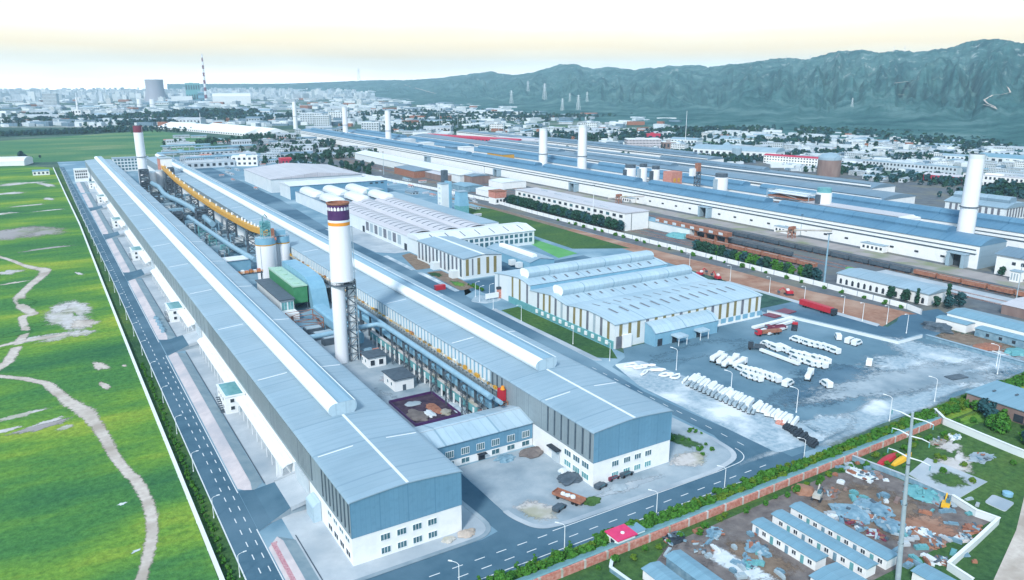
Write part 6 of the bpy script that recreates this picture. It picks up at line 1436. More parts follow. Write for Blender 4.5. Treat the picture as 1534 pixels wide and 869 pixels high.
# ================================================================== vehicles
def wheel(parent, x, y, r_, w, z=None):
    z = r_ if z is None else z; n = 12; m = MB()
    for s_ in (0,):
        p = [(x+r_*math.cos(2*math.pi*k/n), y-w/2, z+r_*math.sin(2*math.pi*k/n)) for k in range(n)] + [(x+r_*math.cos(2*math.pi*k/n), y+w/2, z+r_*math.sin(2*math.pi*k/n)) for k in range(n)]
        m.faces(p, [(k, (k+1) % n, n+(k+1) % n, n+k) for k in range(n)] + [tuple(range(n))[::-1], tuple(range(n, 2*n))])
    return m.build('wheel', M['tyre'], parent)
def van_proto(key, L, Wd, H, bodym, nm, cat):
    t = thing(nm, 'x', cat); m = MB()
    pr = [(-L/2, .45), (-L/2, H*.95), (-L/2+.2, H), (L/2-1.6, H), (L/2-.7, H*.62), (L/2-.05, H*.52), (L/2, .45)]
    m.prism(pr, 'x', 0, 0) if False else None
    n = len(pr); p = [(a, -Wd/2, z) for a, z in pr] + [(a, Wd/2, z) for a, z in pr]
    m.faces(p, [(k, (k+1) % n, n+(k+1) % n, n+k)[::-1] for k in range(n)] + [tuple(range(n))[::-1] [::-1], tuple(range(n, 2*n))[::-1]])
    m.build('body', M[bodym], t)
    for s_ in (-1, 1):
        q = MB(); y = s_*(Wd/2+.012); f = [(-L*.30, y, H*.58), (L*.20, y, H*.58), (L*.26, y, H*.62), (L*.14, y, H*.88), (-L*.30, y, H*.88)]; q.poly(f if s_ < 0 else f[::-1]); q.build('side_window', M['glass'], t)
        for xx in (-L*.30, L*.30): wheel(t, xx, s_*(Wd/2-.08), .42, .26)
    q = MB(); a, b = Vector((L/2-1.5, 0, H*.95)), Vector((L/2-.74, 0, H*.65)); q.poly([(a.x+.03, -Wd*.42, a.z), (b.x+.03, -Wd*.44, b.z), (b.x+.03, Wd*.44, b.z), (a.x+.03, Wd*.42, a.z)]); q.build('windscreen', M['glass'], t)
    PROTO[key] = [t, False]
van_proto('van', 5.4, 2.1, 2.5, 'trim_white', 'van', 'van')
van_proto('car', 4.4, 1.8, 1.5, 'steel_dark', 'parked_car', 'car')
van_proto('red_car', 4.4, 1.8, 1.5, 'stack_maroon', 'parked_car', 'car')
def mixer_proto():
    t = thing('tank_trailer', 'x', 'trailer'); m = MB(); m.box(-3.2, 3.2, -.9, .9, .8, 1.15); m.build('chassis', M['steel_grey'], t)
    m = MB(); m.tube([(-3, 0, 2.0), (-2.6, 0, 2.0), (2.6, 0, 2.0), (3.0, 0, 2.0)], 1.05, 14); m.build('tank', M['trim_white'], t, True)
    m = MB(); m.box(3.2, 4.9, -1.1, 1.1, .7, 2.8); m.build('cab', M['trim_white'], t); MB().box(4.905, 4.93, -.95, .95, 1.7, 2.6).build('windscreen', M['glass'], t)
    for xx in (-2.4, -1.2, 3.9):
        for s_ in (-1, 1): wheel(t, xx, s_*.95, .5, .3)
    PROTO['tanker'] = [t, False]
mixer_proto()
GV = 'white vehicles in the yard'
def cluster(lab, key, spots, rz, group):
    for (px, py) in spots:
        x, y = at(px, py); put(key, x, y, lab, group, rnd.uniform(1.0, 1.12), rz+rnd.uniform(-.12, .12), .065)
cluster('white van in the long row at the middle of the yard', 'van', [(1192, 512), (1199, 514), (1207, 517), (1215, 519), (1224, 521), (1233, 523), (1241, 526), (1249, 529)], 1.5, GV+', long row')
cluster('white van in the small upper-left block of vehicles in the yard', 'van', [(1147, 519), (1154, 522), (1160, 525), (1168, 524), (1175, 527)], 1.45, GV+', upper-left block')
cluster('white van in the pair of ranks below the long row', 'van', [(1188, 533), (1196, 535), (1204, 537), (1219, 540), (1227, 542), (1235, 544), (1192, 541), (1200, 543), (1212, 547), (1220, 549), (1229, 550)], 1.45, GV+', lower ranks')
cluster('white tank trailer in the left group of the yard', 'tanker', [(1072, 541), (1080, 545), (1088, 549), (1097, 546), (1106, 550)], .35, GV+', left group')
cluster('white van in the dense row at the centre-left of the yard', 'van', [(1110, 556), (1117, 558), (1124, 560), (1131, 562), (1138, 564), (1145, 566), (1153, 569), (1160, 571), (1118, 565), (1126, 568), (1134, 570)], 1.4, GV+', centre-left row')
for (px, py, k, rz, lab) in ((1255, 508, 'van', .8, 'lone white van near the far wall of the yard'), (1273, 514, 'van', .1, 'white van, left of a pair by the far wall of the yard'), (1283, 517, 'van', .1, 'white van, right of a pair by the far wall of the yard'), (1302, 547, 'van', .5, 'white van standing alone in the right half of the yard'), (1211, 568, 'tanker', .5, 'white tank truck standing alone below the dense vehicle row'),
                            (1180, 578, 'van', .2, 'small white van left of two lone ones in the lower yard'), (1237, 579, 'van', 1.2, 'small white van right of two lone ones in the lower yard')):
    x, y = at(px, py); put(k, x, y, lab, None, 1.05, rz, .065)
def truck(lab, x, y, rz, cabm, bedm, L=9.0, load=None, nm='truck'):
    t = thing(nm, lab, 'truck', (x, y, .06)); LOC[t.name] = (0, 0, 0); t.rotation_euler = (0, 0, rz)
    MB().box(L/2-2.2, L/2, -1.2, 1.2, .8, 3.0).build('cab', M[cabm], t); MB().box(L/2+.004, L/2+.04, -1.05, 1.05, 1.9, 2.8).build('windscreen', M['glass'], t)
    MB().box(-L/2, L/2-2.3, -.6, .6, .8, 1.15).build('chassis', M['steel_dark'], t); m = MB(); m.box(-L/2, L/2-2.5, -1.25, 1.25, 1.15, 1.4)
    if load is None:
        for b in ((-L/2, L/2-2.5, -1.25, -1.15), (-L/2, L/2-2.5, 1.15, 1.25), (-L/2, -L/2+.1, -1.15, 1.15), (L/2-2.6, L/2-2.5, -1.15, 1.15)): m.box(*b, 1.4, 2.3)
    m.build('bed', M[bedm], t)
    if load: MB().box(-L/2+.2, L/2-2.8, -1.05, 1.05, 1.42, 1.42+load[1]).build('load', M[load[0]], t)
    for xx in (-L*.36, -L*.22, L*.38):
        for s_ in (-1, 1): wheel(t, xx, s_*1.05, .52, .32)
    return t
x, y = at(1137, 505); truck('red truck with a rust-coloured flat bed at the upper left of the yard', x+6, y, 2.9, 'red_paint', 'rust', 13, ('rust', .9))
x, y = at(1160, 500); truck('maroon truck behind the red one near the white beams in the yard', x+4, y+3, 2.9, 'stack_maroon', 'stack_maroon', 10)
x, y = at(1133, 524); truck('black-cabbed truck in front of a long white beam', x, y, 2.3, 'dark', 'steel_dark', 7)
x, y = at(1190, 494); truck('small red and black truck by the far edge of the yard', x, y, .6, 'red_paint', 'dark', 6)
t = thing('trailer', 'long maroon-red trailer train on the road past the striped hall', 'trailer', (323, 236, .06)); LOC[t.name] = (0, 0, 0); t.rotation_euler = (0, 0, math.pi/2-.05)
MB().box(-10, 9, -1.4, 1.4, 1.0, 3.6).build('body', M['red_paint'], t); MB().box(-12.2, -10.3, -1.3, 1.3, .9, 3.4).build('cab', M['dark'], t)
for xx in (-11.2, -6, -4.6, 5, 6.4):
    for s_ in (-1, 1): wheel(t, xx, s_*1.15, .55, .35)
for i, (x, y, lab) in enumerate(((325, 318, 'red machine on the earth strip behind the striped hall, left one'), (327, 306, 'red machine on the earth strip behind the striped hall, right one'), (335, 262, 'red digger on the earth strip near the hall corner'))):
    t = thing('digger', lab, 'digger', (x, y, .06)); LOC[t.name] = (0, 0, 0); t.rotation_euler = (0, 0, i*1.3)
    for s_ in (-1, 1): MB().box(-2.2, 2.2, s_*1.3-.35, s_*1.3+.35, 0, .9).build('track', M['dark'], t)
    MB().box(-2, 1.4, -1.3, 1.3, .95, 2.3).build('body', M['red_paint'], t); MB().box(-.2, 1.2, -1.2, 0, 2.3, 3.3).build('cab', M['trim_white'], t)
    m = MB(); m.tube([(1.2, .4, 2), (3.6, .4, 4.2), (5.6, .4, 2.6)], .28, 6); m.build('boom', M['red_paint'], t); MB().box(5.1, 6.2, -.2, 1.0, 1.3, 2.5).build('bucket', M['steel_dark'], t)
# beams and steel in the yard
for i, (a, b, w_, lab) in enumerate((((1128, 494), (1190, 478), 2.0, 'longest pale steel beam in the bundle by the striped hall'), ((1140, 499), (1188, 484), 1.6, 'pale steel beam, middle one of the bundle by the striped hall'), ((1150, 503), (1178, 493), 1.4, 'shortest pale steel beam of the bundle by the striped hall'), ((1139, 527), (1197, 549), 1.5, 'long white beam lying across the yard behind the black-cabbed truck'))):
    (x0, y0), (x1, y1) = at(*a), at(*b); L = math.hypot(x1-x0, y1-y0); m = MB()
    t = thing('steel_beam', lab, 'beam', ((x0+x1)/2, (y0+y1)/2, .06)); LOC[t.name] = (0, 0, 0); t.rotation_euler = (0, 0, math.atan2(y1-y0, x1-x0))
    m.box(-L/2, L/2, -w_/2, w_/2, .5, 1.5); m.build('girder', M['trim_white'], t)
    for xx in (-L*.4, 0, L*.4): MB().box(xx-.3, xx+.3, -w_*.7, w_*.7, 0, .5).build('bearer', M['dark'], t)
x, y = at(1168, 470); o = MB().box(-9, 9, -3.4, 3.4, 0, .5).build('steel_plate_stack', M['stack_maroon']); o.location = (x, y, .06); o.rotation_euler = (0, 0, .1); tag(o, 'flat dark red plate stack between the striped hall and the beams', 'plate stack')
o = MB().box(-4, 4, -2, 2, 0, .4).build('tarpaulin', M['steel_dark']); o.location = (292, 147.5, .06); o.rotation_euler = (0, 0, -.2); tag(o, 'dark tarpaulin lying alone in the right part of the yard', 'tarpaulin')
def beam_proto(key, L, w_, h, m1, nm):
    t = thing(nm, 'x', 'precast beam'); m = MB(); m.prism([(-w_/2, .5), (-w_/2*.7, .5+h), (w_/2*.7, .5+h), (w_/2, .5)][::-1], 'x', -L/2, L/2); m.build('segment', M[m1], t)
    for xx in (-L*.36, L*.36): MB().box(xx-.35, xx+.35, -w_*.55, w_*.55, 0, .5).build('bearer', M['dark'], t)
    PROTO[key] = [t, False]
beam_proto('precast', 6.6, 1.25, 1.1, 'trim_white', 'precast_beam'); beam_proto('precast_dark', 5.0, 1.0, .8, 'steel_grey', 'precast_beam'); beam_proto('girder_black', 4.4, .9, .7, 'dark', 'steel_beam')
for k in range(42):
    f = k/41; x = 203.4+math.sin(k*1.7)*.5; y = 199.5-f*47.5
    if 12.5 < k < 14 or 25.5 < k < 27: continue
    put('precast', x, y, 'white precast beam in the long row on the left edge of the yard', 'precast beams on the yard edge', rnd.uniform(.85, 1.1), .42+rnd.uniform(-.1, .1), .07)
for k in range(30): put('precast_dark', 198.6+(k % 2)*1.0, 196-k*1.05, 'blue-grey beam stacked beside the white beam row', 'blue-grey beams', 1, .42+rnd.uniform(-.1, .1), .07)
for k in range(16): put('girder_black', 199.6-k*.25, 152-k*.95, 'dark steel piece at the lower end of the beam row', 'dark steel at the yard corner', rnd.uniform(.8, 1.2), .3, .07)
heap(None, 'scrap_heap', 200.6, 154.6, 1.8, 2.2, 1.0, 'brick_red', 81, .06, 'reddish heap between the dark steel pieces and white beams', 'heap')
for i, (px, py) in enumerate([(945, 549), (958, 552), (972, 549), (985, 556), (998, 563), (1012, 566), (965, 560), (1026, 571)]):
    x, y = at(px, py); m = MB(); pts = [(2.6*math.cos(a*.5+i)*(1+.2*math.sin(a*1.3)), 1.5*math.sin(a*.5+i*.3), .4+.12*(a % 3)) for a in range(13)]
    m.tube(pts, .42, 8); o = m.build('bent_pipe', M['trim_white'], smooth=True); o.location = (x, y, .07); tag(o, 'curled white pipe piece at the upper left corner of the yard', 'pipe', 'curled pipes')
# cars and scrap on the right hall's forecourt
x, y = at(923, 722); put('red_car', x, y+1.5, 'maroon car parked against the end wall of the right hall', None, 1.0, .1, .14)
x, y = at(941, 716); put('car', x, y+1.3, 'dark car parked right of the maroon one at the hall end wall', None, 1.15, .1, .14)
o = dup(PROTO['car'][0], (*at(900, 731), .14), .2, .95, 'dark car left of the maroon one at the hall corner')
o = dup(PROTO['car'][0], (*at(838, 764), .14), .35, 1.0, 'dark car beside the rusty flatbed on the forecourt')
x, y = at(852, 750); t = thing('flatbed', 'rusty flatbed loaded with white scraps on the forecourt between the halls', 'flatbed', (x, y, .14)); LOC[t.name] = (0, 0, 0); t.rotation_euler = (0, 0, 1.95)
MB().box(-4.6, 4.6, -1.5, 1.5, .9, 1.2).build('deck', M['rust'], t)
for b in ((-4.6, 4.6, -1.5, -1.38), (-4.6, 4.6, 1.38, 1.5), (4.48, 4.6, -1.38, 1.38)): MB().box(*b, 1.2, 1.7).build('side_board', M['rust'], t)
for xx in (-3.2, -2, 2.8):
    for s_ in (-1, 1): wheel(t, xx, s_*1.3, .45, .3)
for k in range(3): heap(t, 'scrap', -1.2+k*1.5, .2*(k-1), .8, .8, .7, 'tarp_white', 90+k, 1.2)
for i, (px, py, r_, m_, lab) in enumerate(((846, 706, 1.6, 'tarp_white', 'white sacks piled at the side wall of the right hall'), (855, 718, 3.2, 'steel_dark', 'dark rubble heap below the side windows of the right hall'), (797, 680, 3.0, 'earth_dark', 'dark soil heap in the corner of the link wing'), (757, 688, 2.4, 'tarp_blue', 'blue-grey covered heap before the link wing'), (928, 731, 2.0, 'concrete', 'grey rubble strip before the right hall, left part'), (886, 752, 2.0, 'grass_dark', 'weedy heap on the kerb of the forecourt'), (672, 810, 1.4, 'bare_soil', 'sandy heap at the corner of the left hall'), (700, 800, 1.8, 'path_soil', 'larger sandy heap at the right corner of the left hall'))):
    x, y = at(px, py); heap(None, 'rubble_heap', x, y, r_*1.3, r_, r_*.45, m_, 100+i, .12, lab, 'heap')
# people-free bales on the second embankment
for k in range(9): heap(None, 'bale', 38.2+(k % 2)*.5, 366+k*3.1, 1.0, 1.3, 1.3, 'tarp_blue', 120+k, .8, 'pale blue wrapped bale on the embankment by the left road', 'bale', 'bales on the embankment', .25)

# ================================================================== railway
def wagon_proto(key, bm, cov=False):
    t = thing('freight_wagon', 'x', 'freight wagon'); m = MB(); L, w_ = 13.0, 3.0
    for b in ((-w_/2, -w_/2+.12, -L/2, L/2), (w_/2-.12, w_/2, -L/2, L/2), (-w_/2+.12, w_/2-.12, -L/2, -L/2+.12), (-w_/2+.12, w_/2-.12, L/2-.12, L/2)): m.box(*b, 1.1, 3.3)
    m.box(-w_/2, w_/2, -L/2, L/2, .95, 1.1); m.build('body', M[bm], t)
    MB().box(-w_/2+.13, w_/2-.13, -L/2+.13, L/2-.13, 1.1, 2.9).build('load', M['earth_dark' if not cov else 'bare_grey'], t)
    for q in (-L*.34, L*.34): MB().box(-1.2, 1.2, q-1.4, q+1.4, .25, .95).build('bogie', M['dark'], t)
    PROTO[key] = [t, False]
wagon_proto('wagon', 'steel_dark'); wagon_proto('wagon_brown', 'rust', True)
for k in range(18): put('wagon', 413.0, 330+k*13.9, 'dark open wagon in the long train left of the centre of the rail yard', 'dark freight train', 1, 0, .2)
for k in range(14): put('wagon', 436.0, 262+k*13.9, 'dark open wagon in the train nearest the far hall', 'dark freight train by the far hall', 1, 0, .2)
for k in range(5): put('wagon_brown', 436.0, 190+k*14.2, 'brown open wagon in the short train at the right of the rail yard', 'brown wagons', 1, 0, .2)
for k in range(8): put('wagon_brown', 398.0, 300+k*14, 'brown open wagon on the track behind the tree thicket', 'brown wagons by the thicket', 1, 0, .2)
t = thing('wagon_row', 'row of bright green covered wagons behind the white arched shed', 'train', (405, 245, .2)); t['category'] = 'train'; LOC[t.name] = (0, 0, 0)
for k in range(6): MB().box(-1.6, 1.6, -30+k*10.5, -20.6+k*10.5, .4, 3.6).build('wagon_body', M['court_green'], t)
m = MB(); m.box(-.3, .3, -30, 32, .3, .5); m.build('coupling', M['dark'], t)
# inclined booms and sheds by the rails
for i, (x, y, lab) in enumerate(((462, 356, 'rusty inclined boom conveyor leaning towards the far hall, right one'), (462, 556, 'rusty inclined boom conveyor leaning towards the far hall, left one'))):
    t = thing('boom_conveyor', lab, 'conveyor', (x, y, 0))
    m = MB(); m.tube([(x, y+22, 3.5), (x+6, y+4, 7), (x+10, y-18, 9.5)], .8, 6); m.build('boom', M['bare_soil'], t)
    lattice(MB(), x+2.2, x+5.8, y+9, y+13, 0, 7, 3.4, .3).build('support_frame', M['rust'], t); MB().box(x+1, x+7, y+10, y+12, 6.6, 8.6).build('drive_house', M['rust'], t)
t = thing('gantry', 'long brown loading gantry over the rails beside the two-storey block', 'gantry', (408, 440, 0))
MB().box(404, 409, 372, 446, 6.0, 9.0).build('girder', M['rust'], t)
for q in range(8): MB().box(405.5, 407.5, 374+q*10, 375+q*10, .1, 6).build('leg', M['rust'], t); MB().box(403.9, 403.996, 376+q*9.4, 380+q*9.4, 6.6, 8.4).build('window', M['wall_white_far'], t)
t = thing('train_shed', 'long pale grey train shed between the warehouses and the far hall', 'shed', (420, 980, 0))
shell('wall', t, [(408, 780), (440, 780), (440, 1120), (408, 1120)], 0, 9, 'panel_pale'); MB().prism([(407, 8.8), (407, 9.2), (424, 12.5), (441, 9.2), (441, 8.8)][::-1], 'y', 779, 1121).build('roof', M['roof_pale'], t)
for i, (px, py, w_, d_, h, wm, rm_, lab) in enumerate(((622, 262, 30, 60, 8, 'rust', 'roof_dull', 'slate shed with a torn roof by the rails, beyond the workshop'), (665, 268, 26, 50, 7, 'brown_tank', 'roof_mauve', 'mauve-roofed rusty shed right of the slate torn-roofed one'), (700, 285, 22, 30, 6, 'tarp_blue', 'roof_small', 'small turquoise shed behind the pale tower blocks'), (735, 292, 20, 26, 6, 'wall_white', 'roof_pale', 'small white shed behind the pale tower blocks, right of the turquoise one'), (760, 280, 30, 30, 7, 'wall_white', 'roof_pale', 'white-roofed shed at the left end of the two-storey block'), (705, 272, 24, 50, 9, 'brown_tank', 'roof_dull', 'dark brown shed at the rails in front of the far hall'), (1000, 345, 12, 60, 6, 'panel_pale', 'roof_small', 'teal pump shed near the right end of the two-storey block'), (470, 262, 26, 40, 8, 'panel_pale', 'roof_pale', 'pale shed hidden among the trees beyond the warehouses'))):
    x, y = at(px, py); shed('rail_shed', lab, x-w_/2, x+w_/2, y-d_/2, y+d_/2, h, 1.4, wm, rm_)
heap(None, 'coal_heap', 398, 414, 6, 9, 3, 'steel_teal', 131, .05, 'teal covered heap at the near end of the two-storey block', 'heap')
# small things beside the road between the halls
t = thing('red_container', 'dark red container on the road beside the striped wing', 'container', (*at(659, 434), 0)); LOC[t.name] = (0, 0, 0); MB().box(-3, 3, -1.2, 1.2, .1, 2.7).build('body', M['red_paint'], t); MB().box(-3.06, -3.004, -1.0, 1.0, .2, 2.5).build('door', M['stack_maroon'], t)
t = thing('gate_post', 'red and white gate post at the corner of the striped casting hall', 'gate post', (199, 338, 0)); LOC[t.name] = (0, 0, 0); MB().box(-1.2, 1.2, -.6, .6, 0, 5).build('pillar', M['brick_red'], t); MB().box(-1.4, 1.4, -.8, .8, 5, 6.2).build('cap', M['dark'], t)
t = thing('notice_board', 'white notice board on the traffic island', 'sign', (194, 337, .16)); LOC[t.name] = (0, 0, 0); MB().box(-4, 4, -.15, .15, .8, 3.6).build('panel', M['trim_white'], t)
for q in (-3.4, 3.4): MB().box(q-.1, q+.1, -.14, .14, 0, .8).build('post', M['steel_grey'], t)
heap(None, 'green_tarpaulin', *at(578, 318), 5, 8, 3, 'green_paint', 140, .05, 'green covered heap behind the tall chimney, beside the road', 'heap', None, .2)
for i, (px, py, w_, d_, h, m_, lab) in enumerate(((530, 322, 16, 24, 9, 'panel_pale', 'grey pump building left of the vaulted workshop'), (560, 305, 14, 20, 14, 'glass_teal', 'teal-walled process building beside the vaulted workshop'), (505, 300, 22, 16, 6, 'steel_dark', 'dark machinery shed at the foot of the low white warehouse'), (600, 346, 8, 8, 5, 'wall_white', 'white cubicle on the concrete apron before the workshop'))):
    x, y = at(px, py); shed('process_building', lab, x-w_/2, x+w_/2, y-d_/2, y+d_/2, h, 1, m_, 'roof_blue', cat='building')

# ================================================================== scrap yard
rs = random.Random(11)
def scrap(nm, lab, px, py, rx, ry, h, m_, seed, rgh=.45):
    x, y = at(px, py); o = heap(None, nm, x, y, rx, ry, h*.7, m_, 200+seed, .06, lab, 'scrap heap', None, rgh*1.3)
    if nm == 'earth_heap': return o
    m = MB()
    for _ in range(16):
        a, q = rs.random()*6.28, math.sqrt(rs.random())*1.0; l_, w_ = rs.uniform(.7, 2.4), rs.uniform(.4, 1.1)
        c = Vector((rx*q*math.cos(a), ry*q*math.sin(a), h*.75*(1-q*q)+.15)); rot = Matrix.Rotation(rs.uniform(0, 3.14), 3, 'Z') @ Matrix.Rotation(rs.uniform(-.5, .5), 3, 'X') @ Matrix.Rotation(rs.uniform(-.4, .4), 3, 'Y')
        p = [c + rot @ Vector((sx_*l_/2, sy_*w_/2, sz_*.14)) for sz_ in (-1, 1) for sx_, sy_ in ((-1, -1), (1, -1), (1, 1), (-1, 1))]
        m.faces(p, [(0, 3, 2, 1), (4, 5, 6, 7), (0, 1, 5, 4), (1, 2, 6, 5), (2, 3, 7, 6), (3, 0, 4, 7)], rs.choice([0, 0, 1, 2, 3, 4]))
    d = m.build('loose_scrap', [M[m_], M['steel_grey'], M['steel_dark'], M['rust'], M['tarp_blue']]); d.parent = o; d['kind'] = 'stuff'
    return o
for i, a in enumerate([('earth_heap', 'round reddish-brown earth heap against the brick wall', 1204, 736, 3.0, 3.2, 2.2, 'earth_red', .25), ('scrap_heap', 'low dark scrap strip between the earth heap and the blue bales', 1240, 742, 4, 2, 1.2, 'earth_dark', .5),
    ('scrap_heap', 'blue wrapped scrap mound in the middle of the scrap yard', 1275, 770, 3.8, 5.2, 2.2, 'tarp_blue', .35), ('scrap_heap', 'grey-blue scrap mound right of the middle mound', 1310, 762, 3.0, 5.0, 1.8, 'tarp_blue', .4), ('scrap_heap', 'white-topped scrap mound at the upper left of the scrap yard', 1290, 712, 2.6, 4.0, 1.3, 'tarp_white', .4),
    ('scrap_heap', 'brown coil heap at the upper middle of the scrap yard', 1311, 713, 1.9, 2.0, 1.2, 'brown_tank', .5), ('scrap_heap', 'dark blue scrap mound beside the power pole, left side', 1335, 790, 3.2, 3.6, 2.0, 'tarp_blue', .3), ('scrap_heap', 'teal scrap mound beside the power pole, right side', 1385, 742, 3.6, 5.2, 1.5, 'steel_teal', .5), ('scrap_heap', 'pale grey scrap mound far right of the scrap yard', 1410, 752, 2.8, 3.6, 1.2, 'concrete', .4),
    ('scrap_heap', 'maroon scrap mound behind the middle barrack', 1277, 784, 1.6, 2.6, 1.0, 'stack_maroon', .5), ('scrap_heap', 'maroon scrap mound behind the right barrack', 1312, 802, 1.5, 2.4, 1.0, 'stack_maroon', .5), ('scrap_heap', 'reddish soil mound by the right wall of the scrap yard', 1400, 815, 3.4, 2.0, .9, 'earth_red', .3), ('scrap_heap', 'rust-brown sheet mound in the right corner of the scrap yard', 1456, 794, 2.8, 1.8, .9, 'rust', .25),
    ('scrap_heap', 'white plaster heap before the right scrap-yard wall', 1408, 842, 1.9, 1.6, .9, 'tarp_white', .5), ('scrap_heap', 'cream board heap in the right corner of the scrap yard', 1444, 808, 2.2, 1.3, .7, 'bare_soil', .4), ('scrap_heap', 'blue scrap heap beside the left barrack', 1135, 825, 2.2, 3.4, 1.4, 'tarp_blue', .45), ('scrap_heap', 'pale scrap heap below the brick wall near the left barrack', 1070, 800, 2.6, 1.8, 1.2, 'tarp_blue', .5),
    ('scrap_heap', 'black heap below the brick wall by the blue sheds', 1010, 808, 3.0, 2.2, 1.2, 'dark', .45), ('scrap_heap', 'dark purple heap right of the black one near the blue sheds', 1050, 822, 2.6, 3.0, 1.0, 'earth_dark', .4), ('scrap_heap', 'pale rubble heap in the grass beyond the scrap yard, left', 1405, 663, 3.4, 1.6, .9, 'bare_grey', .5), ('scrap_heap', 'white sheet heap in the grass beyond the scrap yard', 1428, 655, 2.2, 1.8, .9, 'tarp_white', .5), ('scrap_heap', 'grey rubble heap in the grass at the right edge', 1470, 686, 4.4, 2.4, .9, 'concrete', .6),
    ('scrap_heap', 'white boat-like hull beyond the barracks near the power pole', 1385, 800, 1.4, 3.2, 1.0, 'tarp_white', .15), ('scrap_heap', 'white tarpaulin mound left of the white hull', 1302, 775, 1.2, 2.4, 1.0, 'tarp_white', .2), ('scrap_heap', 'teal oil mound on the white slab below the barracks', 1122, 846, 1.6, 1.6, .7, 'steel_teal', .4)]):
    scrap(a[0], a[1], a[2], a[3], a[4], a[5], a[6], a[7], i, a[8])
rr = random.Random(5)
for k in range(110):      # loose plates and boards
    px, py = rr.choice([(rr.uniform(1240, 1330), rr.uniform(695, 800)), (rr.uniform(1340, 1470), rr.uniform(745, 850)), (rr.uniform(1000, 1200), rr.uniform(795, 866))]); x, y = at(px, py)
    l_, w_, h = rr.uniform(.9, 3.8), rr.uniform(.5, 1.6), rr.uniform(.2, .8); mm = rr.choice(['tarp_white', 'tarp_blue', 'tarp_blue', 'steel_grey', 'steel_grey', 'rust', 'brown_tank', 'concrete_pale', 'steel_teal', 'tarp_blue'])
    m = MB(); m.box(-l_/2, l_/2, -w_/2, w_/2, 0, h); m.box(-l_/2+.2, l_/2*.4, -w_/2*.8, w_/2*.7, h, h+.3)
    o = m.build('scrap_piece', M[mm]); o.location = (x, y, .07); o.rotation_euler = (0, 0, rr.uniform(0, 3.1))
    tag(o, {'tarp_white': 'white', 'tarp_blue': 'grey-blue', 'steel_grey': 'grey steel', 'rust': 'rusty', 'brown_tank': 'dull brown', 'concrete_pale': 'pale concrete', 'steel_teal': 'teal'}[mm]+' plate or crate lying loose in the scrap yard', 'scrap', 'loose scrap, '+mm.replace('_', ' '))
x, y = at(1340, 690); t = thing('boat_hull', 'red and yellow hull-shaped cover lying at the upper end of the scrap yard', 'hull', (x, y, .06)); LOC[t.name] = (0, 0, 0); t.rotation_euler = (0, 0, .12)
def hull(w_, x0, y0, m_, nm):
    m = MB(); n = 9; vs = []
    for i in range(n):
        f = i/(n-1); ww = w_*math.sin(math.pi*min(1, .12+f*.88))**.6; hh = 1.1*(.6+.4*math.sin(math.pi*f)); xx = x0-6+12*f
        vs += [(xx, y0-ww, 0), (xx, y0-ww*.7, hh*.8), (xx, y0, hh), (xx, y0+ww*.7, hh*.8), (xx, y0+ww, 0)]
    m.faces(vs, [(i*5+k, i*5+k+1, (i+1)*5+k+1, (i+1)*5+k)[::-1] for i in range(n-1) for k in range(4)]); m.poly(vs[:5]); m.poly(vs[-5:][::-1]); m.build(nm, M[m_], t)
hull(1.3, -1, 1.5, 'red_paint', 'red_cover'); hull(1.1, 2.2, -1.3, 'yellow_paint', 'yellow_cover')
for (px, py, m_, lab) in ((1416, 762, 'yellow_paint', 'yellow excavator at the right of the scrap yard'), (1224, 748, 'bare_soil', 'dusty tan loader at the left of the scrap yard')):
    x, y = at(px, py); t = thing('digger', lab, 'digger', (x, y, .06)); LOC[t.name] = (0, 0, 0); t.rotation_euler = (0, 0, .4)
    for s_ in (-1, 1): MB().box(-1.6, 1.6, s_*1.0-.3, s_*1.0+.3, 0, .7).build('track', M['dark'], t)
    MB().box(-1.5, 1.1, -1, 1, .75, 1.8).build('body', M[m_], t); MB().box(-.2, .9, -.9, .1, 1.8, 2.7).build('cab', M['glass'], t); m = MB(); m.tube([(.9, .3, 1.6), (2.6, .3, 3.2), (4, .3, 1.8)], .2, 6); m.build('boom', M[m_], t); MB().box(3.6, 4.5, -.2, .8, .8, 1.8).build('bucket', M['steel_dark'], t)
x, y = at(1509, 743); t = thing('water_tank', 'dark blue lidded tank on a white pad at the right edge', 'tank', (x, y, .2)); LOC[t.name] = (0, 0, 0); MB().cyl(0, 0, 0, .9, 1.3, 1.3, 20).build('tank', M['duct_blue'], t, True); MB().cyl(0, 0, .9, 1.15, 1.35, .5, 20).build('lid', M['duct_blue'], t, True)
# ================================================================== mountains
RIDGE = [(250, 126), (420, 125.5), (470, 124), (520, 122), (560, 120.5), (620, 120), (660, 117), (700, 112), (735, 107.5), (752, 111), (772, 113), (800, 109), (822, 102), (840, 97.5), (856, 96.5), (872, 101), (890, 104), (905, 101.5), (925, 102), (948, 106), (975, 102.5), (1000, 100), (1040, 98.5), (1060, 101), (1100, 97.5), (1130, 94), (1160, 89), (1185, 88), (1205, 90), (1225, 84), (1250, 79), (1285, 76), (1300, 78), (1312, 82), (1335, 76.5), (1360, 79), (1385, 77), (1420, 73), (1435, 66), (1460, 60.5), (1480, 60), (1510, 64), (1534, 66), (1600, 62), (1750, 72), (1950, 66), (2300, 80)]
def lerp_t(tab, x):
    if x <= tab[0][0]: return tab[0][1]
    for (a, b), (c, d) in zip(tab, tab[1:]):
        if x <= c: return b + (d-b)*(x-a)/(c-a)
    return tab[-1][1]
D_R = [(250, 12500), (500, 10500), (700, 8000), (850, 6200), (1000, 5400), (1250, 4500), (1534, 3900), (2300, 3600)]
D_F = [(250, 9500), (500, 7000), (600, 4600), (700, 3300), (850, 2450), (1000, 2050), (1250, 1700), (1534, 1480), (2300, 1350)]
